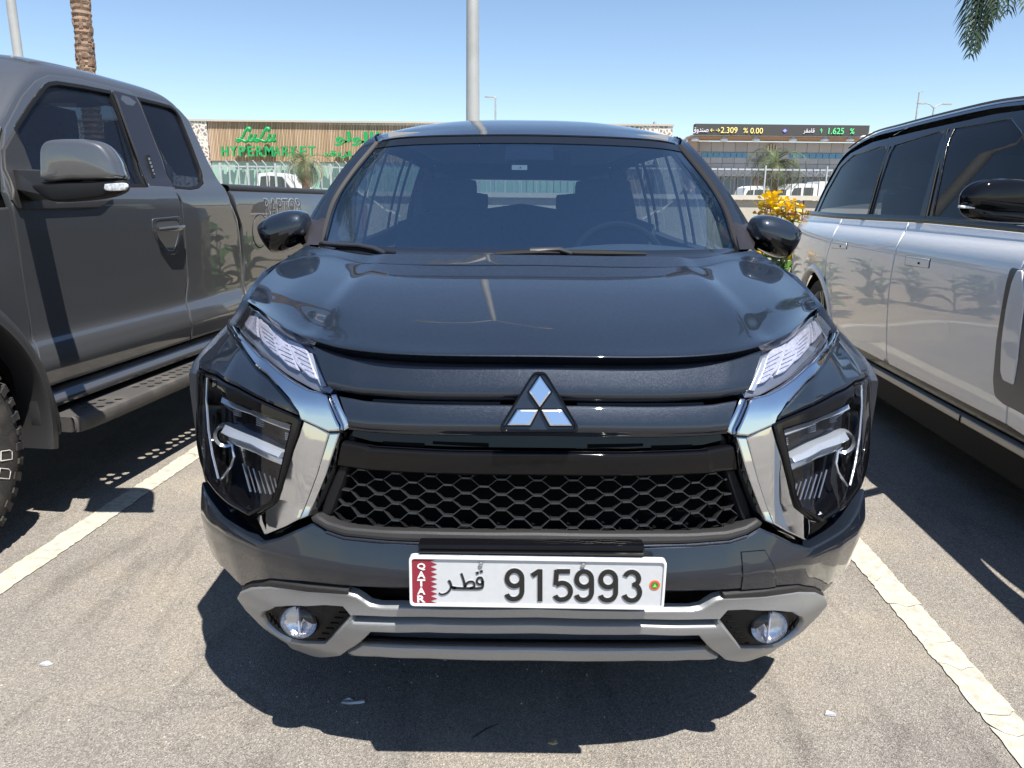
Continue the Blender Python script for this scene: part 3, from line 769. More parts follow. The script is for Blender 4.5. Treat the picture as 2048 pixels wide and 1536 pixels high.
hb('parapet', xl - 14, xr + .1, Y0 - .1, Y0 + .6, zt, zt + .18, mat('parapet_metal', (.45, .40, .33), rough=.6))
gm = mat('green_storefront_glass', (.28, .42, .34), rough=.15, noise=.12, nscale=.4)
gw = (xs1 - xs0) / 26
for i in range(26):
    hb('shop_window', xs0 + i * gw + .06, xs0 + (i + 1) * gw - .06, Y0 + .35, Y0 + .5, .7, zb - .1, gm)
hb('mullion_frame', xs0, xs1, Y0 + .42, Y0 + .55, .55, zb - .02, mat('frame_pale', (.55, .6, .56), rough=.5))
GR = mat('green_letter', (.012, .30, .085), rough=.45)
def htext(s, px0, px1, py0, py1, **k):
    a, b = A(px0, py1, Y0 - .6), A(px1, py0, Y0 - .6); c = (a + b) / 2 - Vector((cx, cy, cz))
    return text('sign_lettering', s, GR, hx, None, c, (1, 0, 0), (0, 0, 1), w=b.x - a.x, h=b.z - a.z, depth=.35, **k)
def swash(pts, r=.2):
    mb = MB(); P = [A(x, y, Y0 - .6) - Vector((cx, cy, cz)) for x, y in pts]; mb.tube(smooth_line(P, 5), r, 8, flat=.8); mb.build('sign_lettering', GR, hx)
for dx in (0, 38):     # the script word, each letter one stroke
    swash([(x + dx, y) for x, y in ((497, 263), (500, 258), (496, 256.5), (491, 262), (486, 272), (481, 280), (476, 283), (474, 280.5), (479, 279), (486, 281.5), (492, 283.5), (498, 280))], .175)
    swash([(x + dx, y) for x, y in ((503, 268), (499.5, 276), (500, 282), (505, 281), (509, 275), (512.5, 268), (508.5, 278), (509.5, 282.5), (514, 279.5))], .17)
for i, ch in enumerate('HYPERMARKET'):
    x = 446 + i * 17.3 * (134 / 134); w = 11.5 if ch not in 'M' else 15
    htext(ch, x, x + w, 293, 313, fat=.02)
# the Arabic name, from its joined forms in visual order
def atext(s, *a, **k): return htext(s, *a, **k)
atext('\uFEEE\uFEDF\uFEEE\uFEE0\uFEDF\uFEDF'.replace('\uFEE0', '\uFEDF'), 671, 760, 264, 292, fat=.03)
atext('\uFEAA\uFED7\uFE98\uFEAE\uFE8E\uFEE3\uFEAE\uFE92\uFEF3\uFEEB'[:8], 645, 745, 302, 317, fat=.03)
# rooftop pieces
hb('roof_unit', A(1320, 240).x, A(1324, 240).x, Y0 + 3, Y0 + 4, zt, A(1322, 237).z, M['galv'])

# ================================================================== BANK WITH LED TICKER
Yb = 68.0
def B(px, py, Y=Yb): return at(px, py, Y)
bx0, bx1 = B(1376, 300).x, B(1713, 300).x; bt = B(1400, 252).z; bb = B(1400, 273).z
bk = Thing('bank_building', 'grey panelled bank with a dark scrolling price display along its roof', 'building', ((bx0 + bx1) / 2, Yb + 8, .55))
kx, ky, kz = bk.M.translation
def bb_(name, x0, x1, y0, y1, z0, z1, m, **k):
    mb = MB(); mb.box(((x0 + x1) / 2 - kx, (y0 + y1) / 2 - ky, (z0 + z1) / 2 - kz), (x1 - x0, y1 - y0, z1 - z0)); return mb.build(name, m, bk, smooth=False, **k)
gp = mat('grey_cladding', (.47, .46, .455), rough=.55, noise=.04, nscale=2); gp2 = mat('grey_cladding_dark', (.43, .42, .415), rough=.55)
bb_('wall', bx0, bx1 + 6, Yb + .5, Yb + 18, .55, bb - .5, mat('joint_dark', (.30, .29, .28), rough=.8))
zr = [B(1400, y).z for y in (282, 303, 326, 348)]
nx = 14; pw = (bx1 - bx0) / nx
for r_ in range(3):
    for i in range(nx + 3):
        mm = gp if (i * 7 + r_ * 3) % 4 else gp2
        blue = r_ == 0 and False
        bb_('cladding_panel', bx0 + i * pw + .014, bx0 + (i + 1) * pw - .014, Yb + .3, Yb + .49, zr[r_ + 1] + .014, zr[r_] - .014, mm)
bl = mat('blue_window_glass', (.05, .24, .42), rough=.1, coat=.5)
for (a, b) in ((1405, 1498), (1582, 1688)):
    n = 8
    for i in range(n):
        xa, xb_ = lerp(B(a, 300).x, B(b, 300).x, i / n), lerp(B(a, 300).x, B(b, 300).x, (i + 1) / n)
        bb_('window', xa + .03, xb_ - .03, Yb + .22, Yb + .35, B(1400, 314).z, B(1400, 304.5).z, bl)
bb_('fascia_soffit', bx0, bx1 + .3, Yb - 1.6, Yb + .6, B(1400, 280).z, B(1400, 275.5).z, mat('orange_soffit', (.52, .27, .14), rough=.6))
bb_('fascia_band', bx0, bx1 + .3, Yb - 1.7, Yb + 1.5, B(1400, 275).z, B(1400, 272).z, mat('fascia_white', (.6, .58, .56), rough=.5))
bb_('end_pier', bx0, bx0 + .5, Yb - 1.2, Yb + .5, .55, B(1400, 281).z, mat('pier_tan', (.45, .30, .21), rough=.7))
def slantedwing():
    mb = MB(); x0 = B(1362, 300).x - kx; x1 = bx0 - kx - .02
    mb.hexa([(x0, -6, 0), (x1, -7.4, 0), (x1, 4, 0), (x0, 4, 0), (x0, -6, B(1362, 286).z - kz), (x1, -7.4, B(1376, 273).z - kz), (x1, 4, B(1376, 273).z - kz), (x0, 4, B(1362, 286).z - kz)])
    mb.build('side_wing', gp, bk, smooth=False)
slantedwing()
scr = bb_('ticker_board', B(1380, 260).x, bx1, Yb - 2.0, Yb - 1.2, bb, bt, mat('led_board', (.055, .052, .05), rough=.6))
def led(name, c, s): return mat(name, c, rough=.5, emit=c, estr=s)
LW, LY, LG, LB = led('led_white', (.6, .6, .65), .3), led('led_yellow', (.7, .6, .2), .3), led('led_green', (.1, .6, .22), .35), led('led_blue', (.2, .2, .9), .6)
def btext(s, m, px0, px1, py0, py1, Y=Yb - 2.0, nm='display_text', **k):
    a, b = B(px0, py1, Y), B(px1, py0, Y); c = (a + b) / 2 - Vector((kx, ky, kz))
    return text(nm, s, m, bk, None, c, (1, 0, 0), (0, 0, 1), w=b.x - a.x, h=b.z - a.z, depth=.04, off=.02, **k)
btext('\uFED5\uFEEF\uFEAA\uFEE8\uFEBB'.replace('\uFEEF', '\uFEED'), LW, 1384, 1417, 255, 267)
btext('\u2190', LY, 1420, 1428, 257, 264); btext('\u2192', LY, 1431, 1440, 257, 264)
btext('2.309', LY, 1441, 1475, 254.5, 266); btext('%', LY, 1486, 1496, 256, 266); btext('0.00', LY, 1500, 1526, 256, 267)
btext('\u25C6', LB, 1565, 1574, 258, 265)
btext('\uFEAE\uFED8\uFEE3\uFE8E\uFED7', LW, 1606, 1629, 257, 268)
btext('\u2191', LG, 1639, 1645, 256.5, 267); btext('1.625', LG, 1656, 1688, 256, 268); btext('%', LG, 1699, 1709, 257, 268)
lamp_m = mat('floodlight_white', (.75, .75, .74), rough=.4)
for px in (1391, 1448, 1512, 1586, 1649, 1700):
    p = B(px, 277, Yb - 1.5) - Vector((kx, ky, kz)); mb = MB(); mb.lathe([(-.22, .30), (-.1, .36), (.06, .2), (.18, .05)], p, 'z', 12, True); mb.tube([p, p + Vector((0, .5, .45))], .05, 6); mb.build('floodlight', lamp_m, bk)
btext('\u0627\u0644\u062f\u0627\u0631'[0:1] + '\uFEAD\uFE8D\uFEAA\uFEDF\uFE8D', M['galv_dark'], 1512, 1548, 306, 317, Y=Yb + .2, nm='sign_lettering')
btext('EXCHANGE', M['white'], 1596, 1668, 343, 351, Y=Yb - .3, nm='sign_lettering', fat=.02)
btext('ECHAN', M['galv_dark'], 1503, 1530, 318, 324, Y=Yb + .2, nm='sign_lettering')
for k_, x in enumerate((1534, 1539.5, 1545, 1550.5)):
    a, b = B(x, 303, Yb + .1), B(x + 4, 287 + 3 * abs(k_ - 1.5), Yb + .1); mb = MB(); mb.box(((a.x + b.x) / 2 - kx, Yb + .15 - ky, (a.z + b.z) / 2 - kz), (b.x - a.x, .25, b.z - a.z)); mb.build('crest_bar', mat('crest_cream', (.6, .55, .42), rough=.5) if k_ == 0 else bpy.data.materials['crest_cream'], bk, smooth=False)
bb_('canopy_band', bx0, bx1 + .3, Yb - .3, Yb + .29, B(1400, 352).z, B(1400, 341).z, gp2)
dg_ = mat('dark_shop_glass', (.10, .14, .17), rough=.12)
for i in range(10):
    w_ = (bx1 - bx0) / 10; bb_('shop_window', bx0 + i * w_ + .15, bx0 + (i + 1) * w_ - .15, Yb + .2, Yb + .45, .8, B(1400, 353).z, dg_ if i not in (4,) else mat('brown_pier', (.28, .2, .15), rough=.8))
bb_('shop_wall', bx0, bx1, Yb + .46, Yb + .5, .55, B(1400, 352).z, gp)

# low grey block seen far right behind the silver car, and a distant skyline strip
mb = MB(); a = at(1343, 262, 120); b = at(1378, 290, 120); sk_ = Thing('distant_block', 'pale flat block in the gap between the two shop buildings', 'building', ((a.x + b.x) / 2, 124, .55))
mb.box((0, 0, (at(1350, 277, 120).z - .55) / 2), (b.x - a.x + 6, 8, at(1350, 277, 120).z - .55)); mb.build('wall', mat('hazy_wall', (.5, .5, .49), rough=.9), sk_, smooth=False)
for j in range(5):
    mb = MB(); mb.box((-4 + j * 2, -4.05, 5), (1.1, .1, 1.4)); mb.build('window', dg_, sk_, smooth=False)
for i, px in enumerate((1728, 1745)):
    p = at(px, 276 - i * 7, 60); T = Thing('floodlight', ('white floodlight on a short mast, the lower of two above the silver car tail', 'white floodlight on a short mast, the higher of two above the silver car tail')[i], 'lamp', (p.x, 60, .55), group='floodlights above the silver car tail')
    mb = MB(); mb.tube([(0, 0, 0), (0, 0, p.z - .6)], .07, 8); mb.build('mast', M['galv'], T)
    mb = MB(); mb.lathe([(-.1, .12), (0, .3), (.14, .32), (.24, .1)], (0, 0, p.z - .6), 'z', 12, True); mb.build('lamp_head', lamp_m, T)
    mb = MB(); mb.tube([(-.35, 0, p.z - .75), (.35, 0, p.z - .75)], .04, 6); mb.build('bracket', M['galv'], T)

# ================================================================== LAMP POSTS
M['post'] = mat('grey_lamp_post', (.42, .42, .40), rough=.5, metal=.3, noise=.12, nscale=2)
def lamp_post(label, px, py, Y, z0, h, r0, r1, arms, px_top=None, head=.55, group=None, arm=1.2, rise=.5, dirn=(1, 0)):
    p = at(px, py, Y); T = Thing('street_lamp', label, 'lamp post', (p.x, Y, z0), group=group)
    mb = MB(); mb.tube([(0, 0, 0), (0, 0, h * .5), (0, 0, h)], [r0, (r0 + r1) / 2, r1], 16); mb.build('pole', M['post'], T)
    mb = MB(); mb.box((0, 0, .01), (r0 * 4, r0 * 4, .02)); mb.build('base_plate', M['post'], T, smooth=False)
    D = Vector((*dirn, 0)).normalized()
    for s in arms:
        a = MB(); e = D * (s * arm) + Vector((0, 0, h + rise)); a.tube([(0, 0, h - .1), D * (s * arm * .5) + Vector((0, 0, h + rise * .6)), e], [r1 * .8, r1 * .65, r1 * .6], 8)
        ao = a.build('arm', M['post'], T)
        hd = MB(); n = Vector((-D.y, D.x, 0)); c = e + D * s * head * .5
        w = head * .2; P = []
        for (u, ww, zt_, zb_) in ((-.5, .4, .05, -.04), (-.2, 1, .09, -.06), (.3, .95, .08, -.06), (.5, .45, .03, -.03)):
            P.append([c + D * s * head * u + n * w * ww * q + Vector((0, 0, z * head)) for q, z in ((-1, zb_), (-1, zt_ * .6), (0, zt_), (1, zt_ * .6), (1, zb_), (0, zb_ - .02))])
        v, f = grid_mesh(P, True); hd.add(v, f + [tuple(range(6)), tuple(18 + k for k in range(6))]); hd.build('lamp_head', M['post'], T)
    return T
pt = at(945, 240, 14.0)
lamp_post('tall grey light pole rising directly behind the dark car roof', 946, 400, 14.0, .55, 8.6, .135, .075, (-1, 1), head=.62, arm=1.25, rise=.55, dirn=(1, -.25))
lamp_post('slim grey light pole at the left edge behind the grey pickup', 76, 400, 22.0, .55, 12.0, .13, .11, (-1, 1), head=.7)
lamp_post('thin distant single-arm street light left of the roof centre line', 991, 260, 75.0, .55, at(991, 196, 75).z - .55, .13, .08, (-1,), head=.9, arm=.15, rise=.1)
lamp_post('distant double-armed street light above the silver car roof', 1862, 260, 75.0, .55, at(1862, 214, 75).z - .55, .12, .08, (-1, 1), head=1.0, arm=.75, rise=.3, dirn=(1, .1))
lamp_post('very thin tall distant mast left of the double street light', 1829, 260, 110.0, .55, at(1829, 184, 110).z - .55, .16, .1, (1,), head=.5, arm=.1, rise=.05)

# ================================================================== DISTANT VEHICLES
def far_car(name, label, cat, x, y, z, L, H, W, prof, cab, win, mcol, flip=1, wheel=(.19, .8), group=None, wr=.36):
    T = Thing(name, label, cat, (x, y, z), group=group)
    S = Surf(T, 's', lambda a, b: 0, 1)
    def extr(nm, P, w, m, off=0):
        n = len(P); v = [Vector((flip * p[0] * L, -w / 2, p[1] * H)) for p in P] + [Vector((flip * p[0] * L, w / 2, p[1] * H)) for p in P]
        f = [tuple(range(n)), tuple(range(n, 2 * n))[::-1]] + [(i, (i + 1) % n, n + (i + 1) % n, n + i) for i in range(n)]
        return mk(nm, v, f, m, T, smooth=False)
    extr('body', prof, W, mcol)
    if cab: extr('cabin', cab, W * .9, mcol)
    for w in win: extr('window', w, W * 1.012, M['tint_far'])
    for wx in wheel:
        mb = MB(); mb.lathe([(-W * .51, wr * .55), (-W * .51, wr), (-W * .3, wr)], (flip * (wx - .5) * L, 0, wr), 'y', 20); 
        mb.lathe([(W * .51, wr * .55), (W * .51, wr), (W * .3, wr)], (flip * (wx - .5) * L, 0, wr), 'y', 20); mb.build('wheel', M['rubber'], T)
        mb = MB(); mb.lathe([(-W * .5, 0.01), (-W * .505, wr * .55)], (flip * (wx - .5) * L, 0, wr), 'y', 16); mb.build('rim', M['alu'], T)
    return T
M['tint_far'] = mat('far_window_glass', (.03, .045, .05), rough=.08, coat=.5)
prof = [(-.5, .22), (-.5, .56), (.10, .57), (.18, .62), (.44, .52), (.5, .42), (.5, .2)]
cab = [(-.12, .565), (-.09, .97), (.0, 1.0), (.10, .98), (.24, .61)]
wn_ = [[(-.085, .6), (-.07, .9), (-.015, .92), (-.015, .6)], [(.0, .6), (.0, .92), (.09, .9), (.15, .66), (.15, .6)]]
p = at(560, 343, 31)
far_car('far_pickup', 'white double cab pickup parked behind the pale security fence', 'pickup', at(548, 380, 31).x, 31.5, .52, 5.2, at(520, 343, 31).z - .55, 1.8, prof, cab, wn_, M['white'], 1)
v0 = at(1500, 390, 40).x; v1 = at(1562, 390, 40).x
vp = [(-.5, .2), (-.5, .45), (-.42, .62), (-.34, .95), (-.25, 1.0), (.44, 1.0), (.5, .9), (.5, .2)]
vw = [[(-.38, .62), (-.30, .88), (-.2, .9), (-.2, .62)], [(-.18, .62), (-.18, .9), (.05, .9), (.05, .62)], [(.07, .62), (.07, .9), (.40, .9), (.40, .62)]]
far_car('far_van', 'white minibus behind the fence in front of the bank, left of the truck', 'van', (v0 + v1) / 2 + .3, 42, .2, 2.9, at(1530, 372, 41).z - .2, 1.7, vp, None, vw, M['white'], 1)
t0 = at(1566, 390, 42).x; t1 = at(1642, 390, 42).x
tp = [(-.5, .18), (-.5, .5), (-.40, .58), (-.32, .94), (-.26, 1.0), (-.05, 1.0), (0, .98), (0, .35), (.5, .35), (.5, .18)]
bed = [(.02, .36), (.02, 1.06), (.5, 1.06), (.5, .36)]
tw = [[(-.36, .56), (-.29, .88), (-.2, .9), (-.2, .56)], [(-.17, .56), (-.17, .9), (-.05, .9), (-.05, .56)]]
far_car('far_truck', 'white box truck behind the fence in front of the bank', 'truck', t1 - .2, 43, .2, 4.4, at(1600, 367, 42).z - .2, 1.9, tp, bed, tw, M['white'], 1)
# ================================================================== THE DARK MPV
XC = 0.055
X = Thing('parked_car', 'dark blue graphite MPV parked head on in the middle, with bold chrome front arms', 'car', (XC, 0, 0), 0.0, (0, 3.6, 0))
X0 = [0, .1, .2, .3, .4, .5, .6, .7, .78, .84, .87, .885, .90, .92, .94]
CL_ = [0, .003, .010, .022, .042, .075, .125, .20, .285, .375, .46, .60, .95, 2.0, 4.0]
CT_ = [0, .004, .014, .032, .062, .112, .20, .36, .56, .80, 1.0, 1.2, 1.6, 2.6, 4.6]
Z0 = [.20, .25, .30, .36, .42, .50, .565, .62, .68, .80, .90, 1.0, 1.1, 1.3]
YZ = [1.60, 1.54, 1.480, 1.455, 1.430, 1.400, 1.378, 1.395, 1.415, 1.440, 1.462, 1.497, 1.58, 1.78]
def tl(xs, ys, x):
    if x >= xs[-1]: return ys[-1] + (x - xs[-1]) * (ys[-1] - ys[-2]) / (xs[-1] - xs[-2])
    if x <= xs[0]: return ys[0] + (x - xs[0]) * (ys[1] - ys[0]) / (xs[1] - xs[0])
    for i in range(len(xs) - 1):
        if x <= xs[i + 1]: return lerp(ys[i], ys[i + 1], (x - xs[i]) / (xs[i + 1] - xs[i]))
# fine tables with a smoothed profile, so the faces curve instead of breaking
def smooth_tab(xs, ys, n, w):
    a, b = xs[0], xs[-1]; X_ = [a + (b - a) * i / n for i in range(n + 1)]; Y_ = [tl(xs, ys, x) for x in X_]
    for _ in range(w): Y_ = [Y_[0]] + [(Y_[i - 1] + 2 * Y_[i] + Y_[i + 1]) / 4 for i in range(1, n)] + [Y_[-1]]
    return X_, Y_
XL, YL = smooth_tab(X0, CL_, 300, 14); XT, YT = smooth_tab(X0, CT_, 300, 14)
ZF, YF = smooth_tab(Z0, YZ, 400, 14)
def ft(X_, Y_, x):
    n = len(X_) - 1; t = (x - X_[0]) / (X_[-1] - X_[0]) * n
    if t <= 0: return Y_[0] + t * (Y_[1] - Y_[0])
    if t >= n: return Y_[-1] + (t - n) * (Y_[-1] - Y_[-2])
    i = int(t); return lerp(Y_[i], Y_[i + 1], t - i)
def SX(x, z):
    x = abs(x); w = sstep(.88, 1.06, z)
    return ft(ZF, YF, z) + lerp(ft(XL, YL, x), ft(XT, YT, x), w)
F_ = Surf(X, 'f', SX, -1)
def half(pts):          # pixel half outline, centre-top ... left ... centre-bottom -> symmetric loop
    P = F_.px(pts); P = [Vector(p) for p in P]; P[0].x = 0; P[-1].x = 0
    return P + [Vector((-p.x, p.y)) for p in P[-2:0:-1]]
def fl(pts): return [Vector(p) for p in F_.px(pts)]
def both(name, pts, m, raw=False, **k):
    P = pts if raw else fl(pts)
    a = panel(name, P, F_, m, **k); b = panel(name, P, F_, m, mirror=True, **k)
    return a, b

# ---- front bumper skin
bump_loop = half([(1066, 1089), (860, 1086), (760, 1081), (690, 1074), (655, 1062), (628, 1044), (600, 1056), (560, 1074), (524, 1083), (500, 1072), (440, 1032), (417, 998), (405, 964),
                  (403, 1012), (411, 1070), (424, 1104), (455, 1140), (488, 1173), (510, 1163), (545, 1158), (610, 1163), (707, 1172), (860, 1175), (1066, 1177)])
bumper = panel('bumper', bump_loop, F_, M['navy'], off=.004, th=.05, bev=.006, res=.022)
# dark cavity behind the whole front
cav = half([(1066, 712), (800, 705), (700, 696), (560, 650), (520, 700), (470, 720), (430, 800), (430, 960), (500, 1040), (560, 1150), (560, 1185), (600, 1245), (700, 1284), (1066, 1300)])
panel('cavity', cav, F_, M['dark'], off=-.075, th=.01, bev=0, res=.05)
# rubber-like lip under the mesh
lip = half([(1066, 1062), (860, 1060), (760, 1057), (700, 1052), (660, 1041), (636, 1026), (624, 1034), (628, 1043), (656, 1060), (692, 1072), (760, 1079), (860, 1084), (1066, 1087)])
panel('grille_lip', lip, F_, M['plastic_grey'], off=lambda a, b: .010, th=.07, bev=.007, res=.02)
# bumper ridge line below the lip
mb = MB(); P = [F_.at(x, y, .004) for x, y in ((1066, 1090), (860, 1087), (760, 1082), (690, 1075), (655, 1063))]; P[0].x = 0
mb.tube(mirror_row(P), .003, 6); mb.build('bumper_edge', M['navy'], X)

# ---- lower silver guard with fog recesses and slot
g_out = half([(1066, 1211), (805, 1209), (762, 1208), (742, 1204), (716, 1187), (700, 1182), (600, 1174), (545, 1166), (512, 1167), (493, 1174), (487, 1187), (497, 1214), (530, 1256), (570, 1290), (600, 1298), (683, 1303), (690, 1301), (714, 1284), (748, 1249), (860, 1251), (1066, 1254)])
slot = half([(1066, 1228), (860, 1226), (712, 1221), (708, 1225), (714, 1232), (860, 1236), (1066, 1239)])
fog = fl([(531, 1227), (540, 1213), (562, 1202), (600, 1202), (655, 1203), (690, 1206), (707, 1222), (680, 1252), (654, 1281), (630, 1281), (585, 1275), (557, 1261), (538, 1243)])
fogR = [Vector((-p.x, p.y)) for p in fog]
guard = panel('skid_guard', g_out, F_, M['satin'], off=lambda a, b: .016 + .006 * math.sin((b - .36) * 34), th=.022, bev=.004, holes=[slot, fog, fogR], res=.018)
# dark gasket line above it
both('guard_gasket', [(489, 1186), (490, 1170), (508, 1162), (545, 1157), (600, 1164), (700, 1174), (700, 1183), (600, 1176), (545, 1168), (514, 1169), (497, 1176), (494, 1188)], M['plastic_grey'], off=.010, th=.05, bev=.003, res=.02)
slotp = half([(1066, 1168), (830, 1166), (704, 1166), (704, 1176), (738, 1212), (860, 1216), (1066, 1216)])
panel('slot_backing', slotp, F_, M['plastic'], off=-.05, th=.004, bev=0, res=.04)
chin = half([(1066, 1292), (860, 1289), (726, 1284), (694, 1303), (704, 1307), (760, 1309), (860, 1312), (1066, 1316)])
panel('chin_bar', chin, F_, M['satin'], off=lambda a, b: .012 - .20 * max(0, .325 - b), th=.05, bev=.010, res=.02)
mb = MB(); P = [F_.at(x, y, -.002) for x, y in ((1066, 1288), (860, 1285), (725, 1280))]; P[0].x = 0
mb.tube(mirror_row(P), .008, 8, flat=.6); mb.build('chin_trim', M['gloss'], X)
for ya in (1268,):
    mb = MB(); P = [F_.at(x, y, -.03) for x, y in ((1066, ya + 2), (860, ya), (760, ya - 2), (742, ya - 8))]; P[0].x = 0
    mb.tube(mirror_row(P), .008, 8, flat=.5); mb.build('intake_slat', M['plastic_grey'], X)
for px in (815, 937, 1059):
    for s in ((1, -1) if px < 1050 else (1,)):
        mb = MB(); a = F_.at(px, 1256, -.045); b = F_.at(px, 1284, -.045); a.x *= s; b.x *= s
        if px > 1050: a.x = b.x = 0
        mb.box((a + b) / 2, (.005, .03, a.z - b.z)); mb.build('intake_fin', M['plastic'], X, smooth=False)
intake = half([(1066, 1250), (748, 1247), (716, 1283), (860, 1290), (1066, 1293)])
panel('intake_backing', intake, F_, M['dark'], off=-.065, th=.004, bev=0, res=.05)
# fog lamps
def fogset(s):
    S2 = F_; lp = [Vector((p.x * 1.0, p.y)) for p in fog]
    rec, f = panel_geo(rnd(lp, .01), F_, off=.002, th=.03, bev=.002, res=.016)
    bez = mk('fog_bezel', [Vector((p.x * s, p.y, p.z)) for p in rec], f, M['plastic'], X, weld=True)
    c = F_.at(608, 1231, .018); c.x *= s
    nrm = Vector((s * .28 * -1 * -1 if False else -.18 * -s * -1, -1, 0)).normalized()
    r = .0405
    ring = MB(); ring.lathe([(.012, r * 1.16), (.0, r * 1.10), (-.006, r * 1.03), (.01, r)], (0, 0, 0), 'y', 40)
    refl = MB(); refl.lathe([(-.004, r), (.006, r * .92), (.013, r * .7), (.017, r * .4), (.018, .001)], (0, 0, 0), 'y', 36)
    bulb = MB(); bulb.lathe([(-.003, .001), (-.002, .005), (.003, .006), (.015, .006)], (0, 0, 0), 'y', 16)
    dome = MB(); dome.lathe([(.0, r * 1.0), (-.007, r * .92), (-.012, r * .7), (-.0155, r * .4), (-.017, .001)], (0, 0, 0), 'y', 36)
    for mbx, nm, m in ((ring, 'fog_ring', M['plastic']), (refl, 'fog_reflector', M['fogref']), (bulb, 'bulb_shield', M['lampback']), (dome, 'fog_lens', M['lens'])):
        for i, p in enumerate(mbx.v): mbx.v[i] = c + Vector((p.x, p.y, p.z))
        mbx.build(nm, m, X, parent=bez)
    # vertical divider seen through the lens
    d = MB(); d.box(c + Vector((0, .001, 0)), (.0035, .010, r * 1.75)); d.build('lens_rib', M['lampcell'], X, parent=bez, smooth=False)
    # vent fins
    for i in range(6):
        a = S2.at(684 - i * 8.5 - 2, 1218 + i * 10.5, 0.006); b = S2.at(698 - i * 9.0, 1219 + i * 10.5, .006)
        m_ = MB(); m_.tube([Vector((a.x * s, a.y - .004, a.z)), Vector((b.x * s, b.y - .004, b.z))], .0022, 5); m_.build('vent_fin', M['dark'], X, parent=bez)
    for i in range(6):
        a = S2.at(544 + i * 6, 1222 + i * 6.6, .006); b = S2.at(548 + i * 7.5, 1238 + i * 5.8, .006)
        m_ = MB(); m_.tube([Vector((a.x * s, a.y - .004, a.z)), Vector(((a.x * .4 + b.x * .6) * s, b.y - .004, (a.z + b.z) / 2 - .003)), Vector((b.x * s, b.y - .004, b.z))], .0024, 5); m_.build('vent_fin', M['dark'], X, parent=bez)
M['fogref'] = mat('fog_reflector', (.62, .66, .72), rough=.14, metal=.92, bump=.5, bscale=28, rnoise=.08)
fogset(1); fogset(-1)

# ---- hexagonal mesh
def honeycomb():
    top = fl([(1066, 950), (860, 947), (740, 940), (690, 934), (664, 928)]); bot = fl([(1066, 1068), (860, 1066), (740, 1062), (690, 1055), (655, 1042), (632, 1030)])
    poly = [Vector((0, top[0].y))] + top[1:] + bot[::-1][:-1] + [Vector((0, bot[0].y))]
    poly = poly + [Vector((-p.x, p.y)) for p in poly[-2:0:-1]]
    zb = fl([(1066, 1059)])[0].y; pw = .0752; ph = .0156; mb = MB()
    def strut(a, b, t, d):
        n = Vector((-(b - a).y, (b - a).x)).normalized() * t / 2; P = []
        for off in (-.045, -.045 + d):
            P.append([F_.p(q.x, q.y, off) for q in (a - n, b - n, b + n, a + n)])
        mb.hexa(P[0] + P[1])
    sk = -.012    # rows follow the bow of the bumper
    for r in range(-1, 9):
        for c in range(-8, 9):
            x = (c + (.5 if r % 2 else 0)) * pw; z = zb + r * ph + .035 * x * x
            if not inpoly(x, z, poly): continue
            hw = .0088
            strut(Vector((x - hw, z)), Vector((x + hw, z)), .0034, .020)
            for s in (-1, 1):
                x2 = x + s * (pw / 2 - hw)
                for up in (1,):
                    z2 = z + ph * up + .035 * ((x + s * pw / 2) ** 2 - x * x)
                    strut(Vector((x + s * hw, z)), Vector((x2, z2)), .0015, .016)
                if r <= 0: 
                    z2 = z - ph + .035 * ((x + s * pw / 2) ** 2 - x * x); strut(Vector((x + s * hw, z)), Vector((x2, z2)), .0015, .016)
    mb.build('honeycomb_mesh', M['mesh'], X, smooth=False, kind='stuff')
M['mesh'] = mat('mesh_satin_black', (.020, .021, .022), rough=.32, spec=.5)
honeycomb()
# side walls of the mesh opening
both('grille_side_wall', [(690, 866), (706, 868), (690, 930), (652, 1030), (640, 1040), (627, 1040), (640, 1000), (668, 935)], M['plastic'], off=-.018, th=.05, bev=.006, res=.02)

# ---- horizontal bars
def bar(name, rows, offs, m, nv=60, nu=18):
    G = []
    for row, o in zip(rows, offs):
        P = [F_.at(x, y, o) for x, y in row]; P[0].x = 0; G.append(mirror_row(P))
    return loft(name, G, nu, nv, m, X, ang=60)
bx = lambda ys: list(zip((1066, 900, 760, 705, 655), ys))
bar('upper_grille_bar', [[(1066, 726), (860, 723), (725, 713), (680, 704), (622, 685)], [(1066, 728), (860, 725), (724, 715), (680, 706), (624, 689)], [(1066, 737), (860, 734), (720, 723), (678, 714), (632, 701)], [(1066, 785), (860, 783), (735, 775), (695, 769), (656, 760)], [(1066, 797), (860, 795), (738, 788), (700, 783), (664, 776)], [(1066, 801), (860, 799), (740, 791), (702, 786), (666, 779)], [(1066, 801), (860, 799), (740, 791), (702, 786), (666, 779)]],
    [-.03, -.004, .004, .013, .006, -.004, -.04], M['navy'])
bar('lower_grille_bar', [[(1066, 808), (860, 806), (745, 801), (705, 795), (676, 789)], [(1066, 810), (860, 808), (745, 803), (706, 797), (678, 792)], [(1066, 817), (860, 815), (748, 809), (710, 804), (684, 800)], [(1066, 852), (860, 850), (752, 847), (722, 844), (700, 840)], [(1066, 868), (860, 866), (754, 861), (722, 858), (698, 855)], [(1066, 872), (860, 871), (754, 866), (722, 863), (696, 860)], [(1066, 872), (860, 871), (754, 866), (722, 863), (696, 860)]],
    [-.03, -.002, .006, .014, .004, -.004, -.05], M['navy'])
